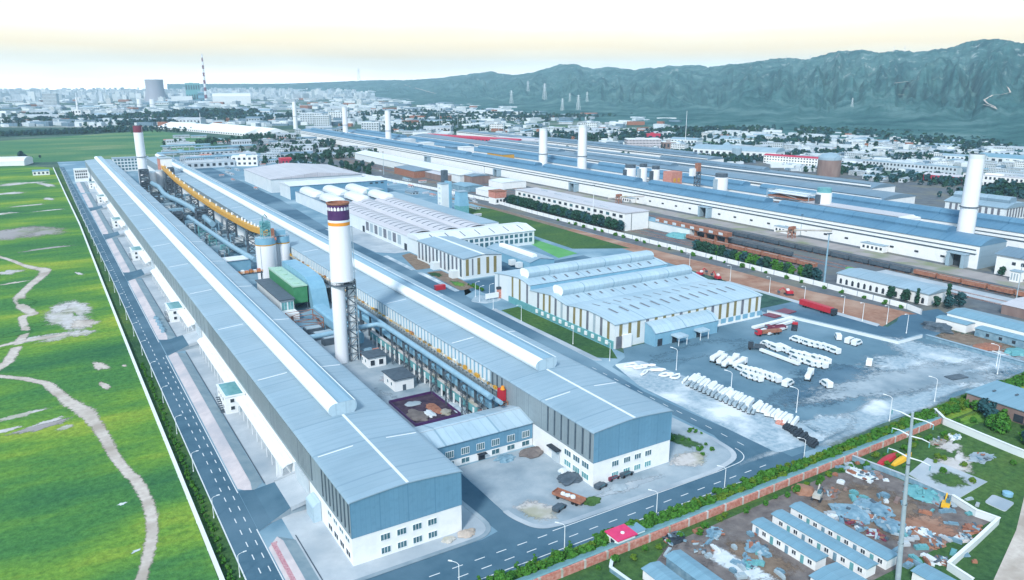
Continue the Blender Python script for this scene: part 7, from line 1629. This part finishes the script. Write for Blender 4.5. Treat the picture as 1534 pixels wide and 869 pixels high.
def terrain(px, t):
    az = azimuth(px); dr, df = lerp_t(D_R, px), lerp_t(D_F, px); hr = height_at(px, lerp_t(RIDGE, px), dr)
    d = df+(dr-df)*t; x, y = d*math.sin(az), d*math.cos(az)
    if t <= 1: b = .20*t/.5 if t < .5 else .20+.80*((t-.5)/.5)**1.25
    else: b = 1-.9*(t-1)/.5
    wx, wy = x+90*mnoise.noise((x/260, y/260, 9.)), y+90*mnoise.noise((x/260, y/260, 5.))
    rg = lambda s_, o_: (1-min(1, abs(mnoise.noise((wx/s_, wy/s_, o_)))*2.4))
    n1, n2, n3, n4 = rg(1000, 1.3), rg(420, 4.1), rg(190, 2.2), rg(80, 6.)
    gq = lambda f, o_: 1-min(1, abs(mnoise.noise((az*f + .35*mnoise.noise((x/500, y/500, o_)), t*1.6, o_)))*2.6)
    g1, g2, g3 = gq(22, 3.3), gq(47, 8.1), gq(95, 1.9)
    env = math.sin(math.pi*min(1.0, max(0, t)))**.7 if t < 1 else 0
    env2 = min(1, max(0, (t-.22)/.35))
    amp = hr*env*(.05+.46*env2)
    z = hr*b + amp*(.25*n1 + .28*n2 + .18*n3 + .10*n4 + .55*g1 + .32*g2 + .16*g3 - .82) + (n3*.022*hr + n4*.014*hr)*min(1, t)*env2 + hr*.022*mnoise.noise((az*170, t*9, 3.))*env2 + hr*.012*mnoise.noise((az*420, t*20, 3.))*env2
    return x, y, max(-1.0, z if t > 0.001 else -1.0)
m = MB(); pxs = [250+ (2300-250)*i/740 for i in range(741)]; ts = [i/110*1.0 for i in range(111)] + [1.08, 1.2, 1.5]; nt = len(ts); vs = []
for px in pxs:
    for t_ in ts: vs.append(terrain(px, t_))
m.faces(vs, [(i*nt+j, (i+1)*nt+j, (i+1)*nt+j+1, i*nt+j+1)[::-1] for i in range(len(pxs)-1) for j in range(nt-1)])
mm = bpy.data.materials.new('hillside'); mm.use_nodes = True; n, l = mm.node_tree.nodes, mm.node_tree.links; b = n['Principled BSDF']; b.inputs['Roughness'].default_value = 1; b.inputs['Specular IOR Level'].default_value = .05
g = n.new('ShaderNodeNewGeometry'); sp = n.new('ShaderNodeSeparateXYZ'); l.new(g.outputs['Position'], sp.inputs[0])
def nzz(sc_, det=8, st=None):
    t = n.new('ShaderNodeTexNoise'); t.inputs['Scale'].default_value = sc_; t.inputs['Detail'].default_value = det; t.inputs['Roughness'].default_value = .68
    if st: k = n.new('ShaderNodeMapping'); k.inputs['Scale'].default_value = st; l.new(g.outputs['Position'], k.inputs[0]); l.new(k.outputs[0], t.inputs['Vector'])
    else: l.new(g.outputs['Position'], t.inputs['Vector'])
    return t.outputs['Fac']
r1 = n.new('ShaderNodeValToRGB'); e = r1.color_ramp.elements; e[0].position, e[0].color, e[1].position, e[1].color = .32, (.014, .070, .080, 1), .70, (.14, .24, .235, 1)
k = e.new(.5); k.color = (.050, .14, .14, 1); l.new(nzz(.0075), r1.inputs[0])
r2 = n.new('ShaderNodeValToRGB'); e = r2.color_ramp.elements; e[0].position, e[0].color, e[1].position, e[1].color = .57, (0, 0, 0, 1), .67, (.8, .8, .8, 1); l.new(nzz(.026, 12), r2.inputs[0])
mr = n.new('ShaderNodeMapRange'); mr.inputs['From Min'].default_value = 60; mr.inputs['From Max'].default_value = 260; l.new(sp.outputs['Z'], mr.inputs['Value'])
ml = n.new('ShaderNodeMath'); ml.operation = 'MULTIPLY'; l.new(r2.outputs[0], ml.inputs[0]); l.new(mr.outputs[0], ml.inputs[1])
x1 = n.new('ShaderNodeMix'); x1.data_type = 'RGBA'; l.new(ml.outputs[0], x1.inputs['Factor']); l.new(r1.outputs[0], x1.inputs['A']); x1.inputs['B'].default_value = (.56, .57, .56, 1)
r3 = n.new('ShaderNodeValToRGB'); e = r3.color_ramp.elements; e[0].position, e[0].color, e[1].position, e[1].color = .66, (0, 0, 0, 1), .70, (1, 1, 1, 1); l.new(nzz(.006, 12, (1, 1, 6)), r3.inputs[0])
m3 = n.new('ShaderNodeMath'); m3.operation = 'MULTIPLY'; m3.inputs[1].default_value = .5; l.new(r3.outputs[0], m3.inputs[0])
x2 = n.new('ShaderNodeMix'); x2.data_type = 'RGBA'; l.new(m3.outputs[0], x2.inputs['Factor']); l.new(x1.outputs['Result'], x2.inputs['A']); x2.inputs['B'].default_value = (.36, .40, .34, 1)
l.new(x2.outputs['Result'], b.inputs['Base Color'])
bm_ = n.new('ShaderNodeBump'); bm_.inputs['Strength'].default_value = .8; bm_.inputs['Distance'].default_value = 14; l.new(nzz(.02, 8), bm_.inputs['Height']); l.new(bm_.outputs[0], b.inputs['Normal'])
M['hillside'] = mm
m.build('mountains', mm)['kind'] = 'structure'
def on_hill(px, py):
    best = None
    for i in range(300):
        t_ = i/300; x, y, z = terrain(px, t_)
        yy = 434.5 - 1150*math.tan(0) if False else None
        v = Vector((x, y, z-CAM_H)); q = v.dot(Vector(_U))/v.dot(Vector(_F)); pyy = 434.5-1150*q
        if pyy <= py: return x, y, z
    return terrain(px, .99)
for nm, pts, w_ in (('hill_track', [(1478, 160), (1490, 163), (1500, 167), (1496, 163), (1484, 158), (1478, 155), (1490, 148), (1504, 144), (1516, 141), (1512, 135), (1508, 131)], 4), ('hill_track', [(606, 128), (622, 133), (640, 138), (652, 141)], 12), ('hill_track', [(1340, 128), (1360, 124), (1385, 121)], 9)):
    P = [Vector(on_hill(*p)) for p in pts]; m = MB(); vs = []
    for i, p in enumerate(P):
        d = (P[min(i+1, len(P)-1)]-P[max(i-1, 0)]); d.z = 0; d = d.normalized(); q = Vector((-d.y, d.x, 0))*w_/2; vs += [tuple(p+q+Vector((0, 0, 5))), tuple(p-q+Vector((0, 0, 5)))]
    m.faces(vs, [(2*i, 2*i+1, 2*i+3, 2*i+2) for i in range(len(P)-1)]); m.build(nm, M['path_soil'])['kind'] = 'structure'
def pylon(lab, x, y, z, h, group=None):
    t = thing('pylon', lab, 'pylon', (x, y, z), group); LOC[t.name] = (0, 0, 0); m = MB(); w_ = h*.11
    for sx_ in (-1, 1):
        for sy_ in (-1, 1): m.bar((sx_*w_, sy_*w_, 0), (sx_*w_*.12, sy_*w_*.12, h), h*.012)
    for k in range(6):
        a, c = w_*(1-.88*k/6), w_*(1-.88*(k+1)/6)
        for s_ in (-1, 1): m.bar((-a*s_, -a, h*k/6), (c*s_, -c, h*(k+1)/6), h*.007); m.bar((-a, -a*s_, h*k/6), (-c, c*s_, h*(k+1)/6), h*.007)
    m.build('lattice', M['steel_white'], t); m = MB()
    for zz, l_ in ((.72, .17), (.84, .2), (.95, .13)): m.bar((-h*l_, 0, h*zz), (h*l_, 0, h*zz), h*.012)
    m.build('crossarm', M['steel_white'], t)
for px, pb, pt in ((766, 155, 136), (791, 137, 122), (816, 150, 127), (843, 166, 148), (854, 152, 140), (867, 165, 143), (880, 152, 138), (1280, 160, 148), (538, 122, 104), (1174, 90, 83), (1210, 88, 80), (1333, 77, 70), (1349, 78, 70)):
    x, y, z = on_hill(px, pb); d = math.hypot(x, y); pylon('pale lattice pylon standing on the hillside', x, y, z-2, max(12, (pb-pt)/1150*d), 'pylons on the hills')

# ================================================================== town
BLD = {}
def bld_proto(key, w_, d_, h, roof, wm, rm_, rows, nwin, nm='low_building', cat='building'):
    m = MB(); m.faces([(-w_/2, -d_/2, 0), (w_/2, -d_/2, 0), (w_/2, d_/2, 0), (-w_/2, d_/2, 0), (-w_/2, -d_/2, h), (w_/2, -d_/2, h), (w_/2, d_/2, h), (-w_/2, d_/2, h)], [(0, 1, 5, 4), (1, 2, 6, 5), (2, 3, 7, 6), (3, 0, 4, 7)], 0)
    if roof == 'gable': m.prism([(-d_/2-.3, h-.1), (-d_/2-.3, h), (0, h+d_*.16), (d_/2+.3, h), (d_/2+.3, h-.1)], 'x', -w_/2-.3, w_/2+.3, 1)
    elif roof == 'vault': m.prism([(-d_/2-.3, h-.1)] + [(-(d_/2+.3)*math.cos(math.pi*k/8), h+d_*.14*math.sin(math.pi*k/8)) for k in range(9)] + [(d_/2+.3, h-.1)], 'x', -w_/2-.3, w_/2+.3, 1)
    else: m.box(-w_/2-.2, w_/2+.2, -d_/2-.2, d_/2+.2, h, h+.5, 1); m.box(-w_*.2, w_*.05, -d_*.2, d_*.2, h+.5, h+2.2, 0)
    for r_ in range(rows):
        z0 = h*(r_+.3)/rows; z1 = h*(r_+.78)/rows
        for k in range(nwin):
            a = -w_/2+w_*(k+.25)/nwin; c = a+w_*.5/nwin
            m.poly([(a, -d_/2-.03, z0), (c, -d_/2-.03, z0), (c, -d_/2-.03, z1), (a, -d_/2-.03, z1)], 2); m.poly([(c, d_/2+.03, z0), (a, d_/2+.03, z0), (a, d_/2+.03, z1), (c, d_/2+.03, z1)], 2)
        for k in range(max(2, int(nwin*d_/w_))):
            nn = max(2, int(nwin*d_/w_)); a = -d_/2+d_*(k+.25)/nn; c = a+d_*.5/nn; m.poly([(-w_/2-.03, c, z0), (-w_/2-.03, a, z0), (-w_/2-.03, a, z1), (-w_/2-.03, c, z1)], 2)
    BLD[key] = (m, [M[wm], M[rm_], M['dark']], nm, cat)
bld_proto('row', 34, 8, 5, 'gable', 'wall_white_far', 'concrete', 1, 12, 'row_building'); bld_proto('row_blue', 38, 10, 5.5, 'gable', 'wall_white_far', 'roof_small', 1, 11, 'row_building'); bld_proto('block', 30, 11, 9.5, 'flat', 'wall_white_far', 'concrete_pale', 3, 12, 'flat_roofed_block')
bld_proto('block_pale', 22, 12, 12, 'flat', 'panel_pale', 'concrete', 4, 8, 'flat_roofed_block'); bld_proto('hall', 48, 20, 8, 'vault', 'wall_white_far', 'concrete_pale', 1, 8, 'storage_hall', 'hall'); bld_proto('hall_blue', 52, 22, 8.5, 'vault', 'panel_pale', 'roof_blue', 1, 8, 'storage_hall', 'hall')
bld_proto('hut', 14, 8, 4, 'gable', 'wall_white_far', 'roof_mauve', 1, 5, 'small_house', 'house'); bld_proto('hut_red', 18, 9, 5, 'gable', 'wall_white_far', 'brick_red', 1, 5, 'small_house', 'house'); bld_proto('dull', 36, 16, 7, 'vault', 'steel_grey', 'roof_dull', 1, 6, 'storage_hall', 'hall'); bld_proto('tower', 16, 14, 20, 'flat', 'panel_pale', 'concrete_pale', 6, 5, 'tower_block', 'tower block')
MESH = {}
def put_b(key, x, y, rz, sc_, lab, group):
    m, mats, nm, cat = BLD[key]
    if key not in MESH:
        o = m.build(nm, mats); MESH[key] = o.data
    else:
        o = bpy.data.objects.new(nm, MESH[key]); COL.objects.link(o)
    o.location = (x, y, .03); o.rotation_euler = (0, 0, rz); o.scale = sc_; tag(o, lab, cat, group); return o
KEEP = [(20, 152, 60, 1140), (196, 320, 130, 940), (330, 470, 150, 1130), (474, 700, 180, 1660), (770, 830, 580, 1520), (795, 850, 580, 640), (660, 720, 310, 380), (-420, 24, 60, 1340)]
USED = []
def free(x, y, r_):
    if any(a-r_ < x < b+r_ and c-r_ < y < d+r_ for a, b, c, d in KEEP): return False
    if any((x-u)**2+(y-v)**2 < (r_+q)**2*.55 for u, v, q in USED): return False
    USED.append((x, y, r_)); return True
# named landmarks of the middle distance
def land(nm, lab, cat, px, py, w_, d_, h, wm, rm_, rz=0.0, roof='flat', rows=2, nwin=10, extra=None):
    x, y = at(px, py); bld_proto('_'+lab, w_, d_, h, roof, wm, rm_, rows, nwin, nm, cat); USED.append((x, y, max(w_, d_)/2)); return put_b('_'+lab, x, y, rz, (1, 1, 1), lab, None)
land('apartment_block', 'white three-storey block with a bright red hipped roof beside the brown tank', 'building', 1192, 247, 92, 12, 11, 'wall_white', 'roof_red', -1.35, 'gable', 3, 22)
land('civic_hall', 'pale lattice-fronted hall with a flared top, trees all round it', 'hall', 962, 224, 58, 30, 18, 'roof_mauve', 'trim_white', -.55, 'flat', 4, 24)
land('civic_hall', 'small brown-fronted white hall just right of the lattice-fronted one', 'hall', 1002, 223, 26, 22, 12, 'brown_tank', 'trim_white', -.55, 'flat', 1, 4)
land('billboard_house', 'bright red box building peeping over the lattice-fronted hall', 'building', 978, 212, 26, 18, 15, 'roof_red', 'red_paint', -.55, 'flat', 1, 2)
land('row_shed', 'long crimson-roofed shed, left half of the red roof line', 'shed', 690, 212, 180, 18, 9, 'roof_red', 'roof_red', -1.25, 'gable', 1, 20)
land('row_shed', 'long crimson-roofed shed, right half of the red roof line', 'shed', 737, 215, 140, 18, 9, 'stack_maroon', 'roof_red', -1.25, 'gable', 1, 18)
land('row_shed', 'grey-mauve roofed shed continuing the red roof line to the right', 'shed', 784, 217, 130, 24, 9, 'steel_grey', 'roof_mauve', -1.25, 'gable', 1, 14)
land('factory_block', 'long pale factory block with tall windows, left of the right-hand chimney', 'building', 1362, 258, 120, 14, 11, 'wall_white_far', 'roof_blue', -1.47, 'flat', 2, 26)
land('factory_block', 'long white block with square windows right of the right-hand chimney', 'building', 1495, 280, 70, 13, 12, 'wall_white', 'roof_mauve', -1.47, 'flat', 2, 16)
land('row_shed', 'low shed with a red end patch just left of the right-hand chimney', 'shed', 1415, 272, 44, 12, 7, 'roof_red', 'roof_mauve', -1.47, 'gable', 1, 10)
land('factory_block', 'blue-roofed long hall at the right edge below the hills', 'building', 1520, 246, 90, 30, 9, 'panel_pale', 'roof_small', -1.47, 'vault', 1, 10)
land('factory_block', 'pale blue factory hall with a small round tower, left of the red hipped roof', 'building', 1105, 236, 130, 40, 12, 'panel_pale', 'roof_blue', -1.2, 'vault', 1, 14)
for px, py, lab in ((1088, 232, 'squat pale cupola on the pale blue factory hall, left one'), (1103, 238, 'squat slate cupola on the pale blue factory hall, right one')):
    x, y = at(px, py); m = MB(); m.cyl(0, 0, 0, 16, 7, 7, 18); m.cyl(0, 0, 16, 20, 7, 2, 18); o = m.build('storage_tank', M['roof_blue'], smooth=True); o.location = (x, y, 0); tag(o, lab, 'tank')
land('white_hall', 'white building with black windows in the plant beyond the right long hall', 'building', 368, 248, 34, 16, 13, 'wall_white', 'trim_white', -.35, 'flat', 2, 5)
land('white_hall', 'bright white broad hall roof at the far left edge of the meadow', 'hall', 10, 247, 56, 36, 6, 'wall_white', 'trim_white', -.3, 'vault', 0, 4)
land('white_hall', 'small teal-roofed building right of the far meadow trees', 'hall', 62, 262, 18, 10, 5, 'wall_white', 'roof_small', 0, 'gable', 1, 4)
land('storage_hall', 'huge white flat roof beyond the green field, left of two', 'hall', 318, 197, 420, 70, 5, 'wall_white', 'monitor_lip', -1.28, 'gable', 1, 40)
land('storage_hall', 'huge white flat roof beyond the green field, right of two', 'hall', 364, 198, 330, 60, 6, 'wall_white', 'monitor_lip', -1.36, 'gable', 1, 36)
land('round_house', 'red domed tank house behind the white gabled warehouse', 'building', 428, 250, 14, 14, 11, 'roof_red', 'red_paint', 0, 'vault', 1, 3)
land('white_tower', 'white block tower by the dark trees at the far left', 'building', 78, 160, 60, 40, 62, 'wall_white_far', 'concrete_pale', -.3, 'flat', 9, 12)
land('white_tower', 'small white cube house by the dark wood at the far left', 'building', 117, 176, 26, 20, 24, 'wall_white', 'trim_white', -.3, 'flat', 2, 3)
x, y = at(117, 168); stack('slim white chimney by the dark wood at the far left', x, y, 4.5, 3, 55, None, 0)
for i, px in enumerate((210, 229)): x, y = at(px, 163); stack('hazy white chimney below the cooling tower, '+('left' if i == 0 else 'right')+' of two', x, y, 12, 10, 42, None, 0)
land('white_hall', 'hazy white stepped process block beside the smoky district, left one', 'building', 468, 186, 60, 30, 30, 'wall_white_far', 'trim_white', -.5, 'flat', 5, 9)
land('white_hall', 'hazy white process block beside the smoky district, right one', 'building', 484, 189, 40, 30, 28, 'wall_white_far', 'trim_white', -.5, 'flat', 5, 7)
land('white_hall', 'hazy blue lattice-faced block behind the white hazy chimney', 'building', 508, 180, 60, 30, 26, 'panel_pale', 'roof_blue', -.5, 'flat', 4, 8)
land('white_hall', 'white cube block between the two hazy chimneys and the far blue roof', 'building', 556, 198, 40, 30, 22, 'wall_white_far', 'trim_white', -.5, 'flat', 4, 7)
# individual buildings of the town, chosen by district
def district(n_, box, keys, labs, sc0, sc1, rz, stretch=(1, 1), py_bias=1.0):
    c = tries = 0
    while c < n_ and tries < n_*25:
        tries += 1; px = rnd.uniform(box[0], box[1]); f = rnd.random()**py_bias; py = box[2]+(box[3]-box[2])*f; x, y = at(px, py); k = rnd.choice(keys); s_ = rnd.uniform(sc0, sc1)
        m, mats, nm, cat = BLD[k]; w_ = max(v[0] for v in m.v)*1.15*s_
        if not free(x, y, w_): continue
        lab = labs.get(k, labs['*']); put_b(k, x, y, rz+rnd.choice([0, 0, 0, 1.57])+rnd.uniform(-.08, .08), (s_*rnd.uniform(.8, 1.3), s_, s_*rnd.uniform(.8, 1.1)), lab, lab); c += 1
def L(a, place): return {'*': 'pale low building '+place, 'row': 'white gabled row '+place, 'row_blue': 'white row with blue roof '+place, 'block': 'white flat-roofed block '+place, 'block_pale': 'pale four-storey block '+place, 'hall': 'pale vaulted hall '+place, 'hall_blue': 'blue vaulted hall '+place, 'hut': 'small mauve-roofed house '+place, 'hut_red': 'small red-roofed house '+place, 'dull': 'dull grey vaulted hall '+place, 'tower': 'pale tower block '+place}
ALLK = ['row', 'row_blue', 'block', 'hall', 'hall_blue', 'row', 'hut', 'block_pale', 'row']
district(170, (1180, 1560, 212, 272), ALLK, L(0, 'in the town at the right foot of the hills'), .45, .95, -1.4)
district(46, (1000, 1180, 205, 240), ALLK, L(0, 'between the far long halls and the hills'), .7, 1.2, -1.2)
district(46, (760, 1000, 180, 232), ALLK, L(0, 'on the plain behind the white chimney pair'), .8, 1.5, -.9)
district(60, (540, 780, 158, 205), ALLK+['dull'], L(0, 'on the plain left of the long red roof'), .7, 1.4, -.7)
district(44, (250, 430, 206, 252), ['row', 'dull', 'block', 'row_blue', 'hall', 'hut', 'hut_red'], L(0, 'in the works beyond the two near long halls'), .6, 1.1, .0)
district(40, (400, 560, 196, 240), ['dull', 'row', 'hall', 'hut', 'block'], L(0, 'among the trees beyond the warehouses'), .7, 1.2, -.2)
district(60, (120, 560, 146, 186), ['hall', 'hall_blue', 'dull', 'row', 'block', 'tower'], L(0, 'in the hazy industrial plain at the left'), 1.0, 2.0, -.6)
district(30, (0, 200, 146, 182), ['hall', 'block', 'row', 'tower'], L(0, 'in the hazy suburb at the left edge'), 1.0, 1.9, -.4)
KEEP2 = KEEP; KEEP = [(20, 152, 60, 1140), (174, 186, 200, 900), (203, 312, 300, 935)]
district(30, (330, 440, 236, 300), ['hut', 'dull', 'row', 'hut_red'], L(0, 'on the plant road beside the right long hall'), .28, .5, 1.57)
district(26, (560, 720, 250, 330), ['hut', 'dull', 'hut', 'hut_red', 'row_blue'], L(0, 'on the strip between the workshop and the white panel wall'), .3, .5, 1.57)
KEEP = KEEP2
# pipework beyond the near halls
for i, (px, py, l_) in enumerate(((300, 236, 120), (340, 228, 100), (280, 226, 80), (330, 244, 90))):
    x, y = at(px, py); t = thing('pipe_rack', ('long pipe rack beyond the right long hall, nearest the white building', 'pipe rack in the works, farther right', 'pipe rack in the works, nearest the far chimney', 'low pipe rack just behind the right long hall end')[i], 'pipe rack', (x, y, 0))
    m = MB(); m.tube([(x-l_/2, y, 9), (x+l_/2, y+8, 9)], 1.1, 8); m.tube([(x-l_/2, y+3, 9.6), (x+l_/2, y+11, 9.6)], .8, 8); m.build('pipe', M['pipe_blue'], t, True)
    for k in range(8): xx = x-l_/2+l_*(k+.5)/8; MB().box(xx-.4, xx+.4, y-1+k, y+4+k, 0, 8.2).build('frame', M['steel_grey'], t)
# cooling tower, power station, striped stack
def far_at(px, d): a = azimuth(px); return d*math.sin(a), d*math.cos(a)
x, y = far_at(231, 5600); m = MB(); n = 48; prof_ = [(70, 0), (63, 30), (57, 62), (54, 90), (53.5, 108), (55, 134)]
for (r0, z0), (r1, z1) in zip(prof_, prof_[1:]): m.faces([(r0*math.cos(2*math.pi*k/n), r0*math.sin(2*math.pi*k/n), z0) for k in range(n)]+[(r1*math.cos(2*math.pi*k/n), r1*math.sin(2*math.pi*k/n), z1) for k in range(n)], [(k, (k+1) % n, n+(k+1) % n, n+k) for k in range(n)])
m.faces([(55*math.cos(2*math.pi*k/n), 55*math.sin(2*math.pi*k/n), 134) for k in range(n)]+[(51*math.cos(2*math.pi*k/n), 51*math.sin(2*math.pi*k/n), 100) for k in range(n)], [(k, (k+1) % n, n+(k+1) % n, n+k) for k in range(n)])
o = m.build('cooling_tower', M['cooling'], smooth=True); o.location = (x, y, 0); tag(o, 'grey hyperbolic cooling tower on the left horizon', 'cooling tower')
x, y = far_at(306.5, 5200); t = thing('chimney', 'very tall thin chimney with dark stripes on the left horizon', 'chimney', (x, y, 0)); H_ = height_at(306, 81, 5200)
for k in range(13):
    z0, z1 = H_*k/13, H_*(k+1)/13; MB().cyl(x, y, z0, z1, 9-5*k/13, 9-5*(k+1)/13, 16).build('band', M['stack_maroon' if k % 2 else 'stack_white'], t, True)
for px, d, w_, dd, h, wm, lab in ((288, 5300, 85, 60, 112, 'glass_teal', 'teal boiler house of the power station beside the striped chimney'), (300, 5250, 40, 60, 60, 'duct_blue', 'blue lower annex right of the teal boiler house'), (270, 5250, 120, 40, 34, 'trim_white', 'long white low building left of the teal boiler house'), (345, 4700, 200, 110, 42, 'trim_white', 'long white domed coal store right of the striped chimney')):
    x, y = far_at(px, d); bld_proto('_p'+lab, w_, dd, h, 'vault' if 'coal' in lab else 'flat', wm, 'trim_white', 0 if 'coal' in lab or 'long white' in lab else 2, 6, 'power_station', 'building'); put_b('_p'+lab, x, y, -azimuth(px), (1, 1, 1), lab, None)
# ------------------------------------------------------------------ uncountable far masses
m = MB(); rc = random.Random(3)
for _ in range(3400):
    px = rc.uniform(-60, 560); d = rc.uniform(5600, 11500); a = azimuth(px); x, y = d*math.sin(a), d*math.cos(a)
    h = rc.choice([14, 18, 22, 30, 40, 52]) * rc.uniform(.7, 1.25); w_ = rc.uniform(14, 46); m.obox(x, y, w_, rc.uniform(14, 24), 0, h, rc.uniform(-.4, .4), rc.choice([0, 0, 1, 2]))
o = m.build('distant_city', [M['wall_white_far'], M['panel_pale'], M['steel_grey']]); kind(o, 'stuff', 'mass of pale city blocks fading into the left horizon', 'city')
m = MB()
for _ in range(2200):
    r_ = rc.random()
    if r_ < .40: px, py = rc.uniform(0, 760), rc.uniform(137, 190)
    elif r_ < .65: px, py = rc.uniform(560, 1020), rc.uniform(150, 225)
    else: px, py = rc.uniform(980, 1560), rc.uniform(196, 262)
    x, y = at(px, py); s_ = max(.7, math.hypot(x, y)/1400)
    if any(a-8 < x < b+8 and c-8 < y < d+8 for a, b, c, d in KEEP): continue
    k = rc.random(); l_ = rc.uniform(8, 34)*s_; m.obox(x, y, l_, rc.uniform(6, 12)*s_, 0, rc.uniform(3, 7)*min(s_, 2), rc.choice([-1.3, -1.2, .3, -.6]), 0 if k < .45 else (1 if k < .75 else (2 if k < .93 else 3)))
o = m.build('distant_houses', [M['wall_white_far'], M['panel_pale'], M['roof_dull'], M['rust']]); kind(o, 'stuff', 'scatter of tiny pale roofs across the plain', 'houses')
m = MB(); rw = random.Random(9)
def wood(px, py, n_, sx_, sy_, h, mi):
    x0, y0 = at(px, py)
    for _ in range(n_):
        x, y = x0+rw.gauss(0, sx_), y0+rw.gauss(0, sy_)
        if any(a-4 < x < b+4 and c-4 < y < d+4 for a, b, c, d in KEEP): continue
        hh = h*rw.uniform(.6, 1.2); rr_ = hh*.42
        leaf_cloud(m, [(x+rw.uniform(-.4, .4)*rr_, y+rw.uniform(-.4, .4)*rr_, hh*q, rr_*s_) for q, s_ in ((.35, 1), (.62, .9), (.85, .55))], 13, rr_*.40, rw, mi if rw.random() < .6 else 2)
for a in ((70, 176, 90, 60, 60, 15, 0), (140, 182, 200, 130, 40, 16, 0), (190, 178, 120, 90, 60, 16, 0), (290, 178, 200, 100, 60, 20, 0), (315, 176, 160, 70, 60, 24, 0), (370, 180, 120, 90, 60, 16, 0), (230, 186, 120, 100, 40, 14, 0), (60, 202, 150, 90, 14, 9, 0), (130, 199, 150, 90, 14, 9, 0), (180, 195, 90, 60, 14, 10, 0),
          (600, 172, 150, 120, 90, 14, 0), (680, 176, 260, 150, 60, 14, 0), (740, 180, 200, 120, 60, 14, 0), (620, 195, 120, 50, 50, 11, 0), (850, 178, 150, 120, 50, 13, 0), (880, 205, 160, 70, 50, 11, 0), (930, 208, 140, 60, 40, 12, 0), (1015, 210, 140, 60, 40, 12, 0), (1050, 200, 200, 90, 25, 14, 0), (1110, 222, 150, 70, 25, 9, 0), (930, 226, 150, 70, 14, 7, 0), (1020, 232, 130, 60, 12, 7, 0),
          (1260, 200, 160, 80, 40, 12, 0), (1330, 205, 140, 60, 40, 12, 0), (1400, 214, 140, 60, 40, 11, 0), (1460, 222, 120, 50, 40, 10, 0), (1180, 215, 120, 50, 40, 11, 0), (1295, 255, 110, 40, 16, 7, 0), (1350, 268, 90, 30, 14, 7, 0), (1425, 275, 80, 22, 12, 7, 0), (1480, 292, 90, 20, 14, 7, 0), (1510, 288, 70, 14, 14, 9, 0), (560, 215, 90, 30, 40, 10, 0), (1100, 243, 130, 60, 10, 8, 0), (1250, 258, 90, 26, 12, 8, 1), (1060, 240, 90, 40, 10, 8, 1), (980, 233, 90, 50, 10, 8, 1), (860, 226, 80, 30, 10, 8, 1), (1380, 236, 110, 50, 18, 8, 0), (1240, 232, 110, 50, 18, 8, 0), (1500, 240, 90, 40, 18, 8, 0), (660, 188, 110, 60, 30, 11, 1), (720, 196, 90, 60, 20, 10, 1), (470, 240, 90, 30, 30, 9, 1), (500, 216, 90, 50, 30, 10, 0), (420, 226, 60, 30, 30, 9, 1), (340, 214, 60, 50, 20, 9, 1), (530, 232, 70, 20, 30, 9, 1), (300, 196, 60, 60, 20, 8, 1), (400, 208, 60, 30, 40, 9, 1)): wood(*a)
o = m.build('far_woods', [M['leaf_blue'], M['leaf_dark'], M['leaf_dark']]); kind(o, 'stuff', 'dark tree belts spread over the far plain', 'woods')
for i, (px, py, w_, d_, m_) in enumerate(((1110, 213, 160, 90, 'far_field'), (1230, 212, 120, 60, 'far_field'), (860, 200, 120, 90, 'far_field'), (800, 190, 130, 60, 'far_field'), (590, 215, 60, 90, 'concrete_blue'), (40, 178, 160, 40, 'tarp_white'), (20, 171, 260, 40, 'panel_pale'), (160, 190, 380, 20, 'bare_soil'), (110, 187, 200, 24, 'concrete_pale'), (1040, 185, 200, 60, 'grass_dark'), (1000, 192, 90, 14, 'bare_soil'), (1075, 196, 70, 18, 'bare_soil'), (870, 186, 120, 14, 'bare_soil'), (300, 152, 1500, 60, 'concrete_pale'), (380, 147, 1400, 90, 'bare_grey'))):
    x, y = at(px, py); patch('far_ground', x, y, w_, d_, .05+.01*i, m_, 300+i, -.5, .4)
# ================================================================== air
m = MB(); m.box(-14400, 15000, -14200, 15200, -4, 560)
hz = m.build('haze', M['wall_white']); hz['kind'] = 'stuff'; hz['label'] = 'thin pale blue haze lying over the whole plain'; hz['category'] = 'haze'
hm = bpy.data.materials.new('haze'); hm.use_nodes = True; n, l = hm.node_tree.nodes, hm.node_tree.links; n.clear()
ho = n.new('ShaderNodeOutputMaterial'); pv = n.new('ShaderNodeVolumePrincipled'); pv.inputs['Color'].default_value = (.58, .84, 1.0, 1); pv.inputs['Density'].default_value = HAZE; pv.inputs['Anisotropy'].default_value = .0
l.new(pv.outputs[0], ho.inputs['Volume']); hz.data.materials[0] = hm
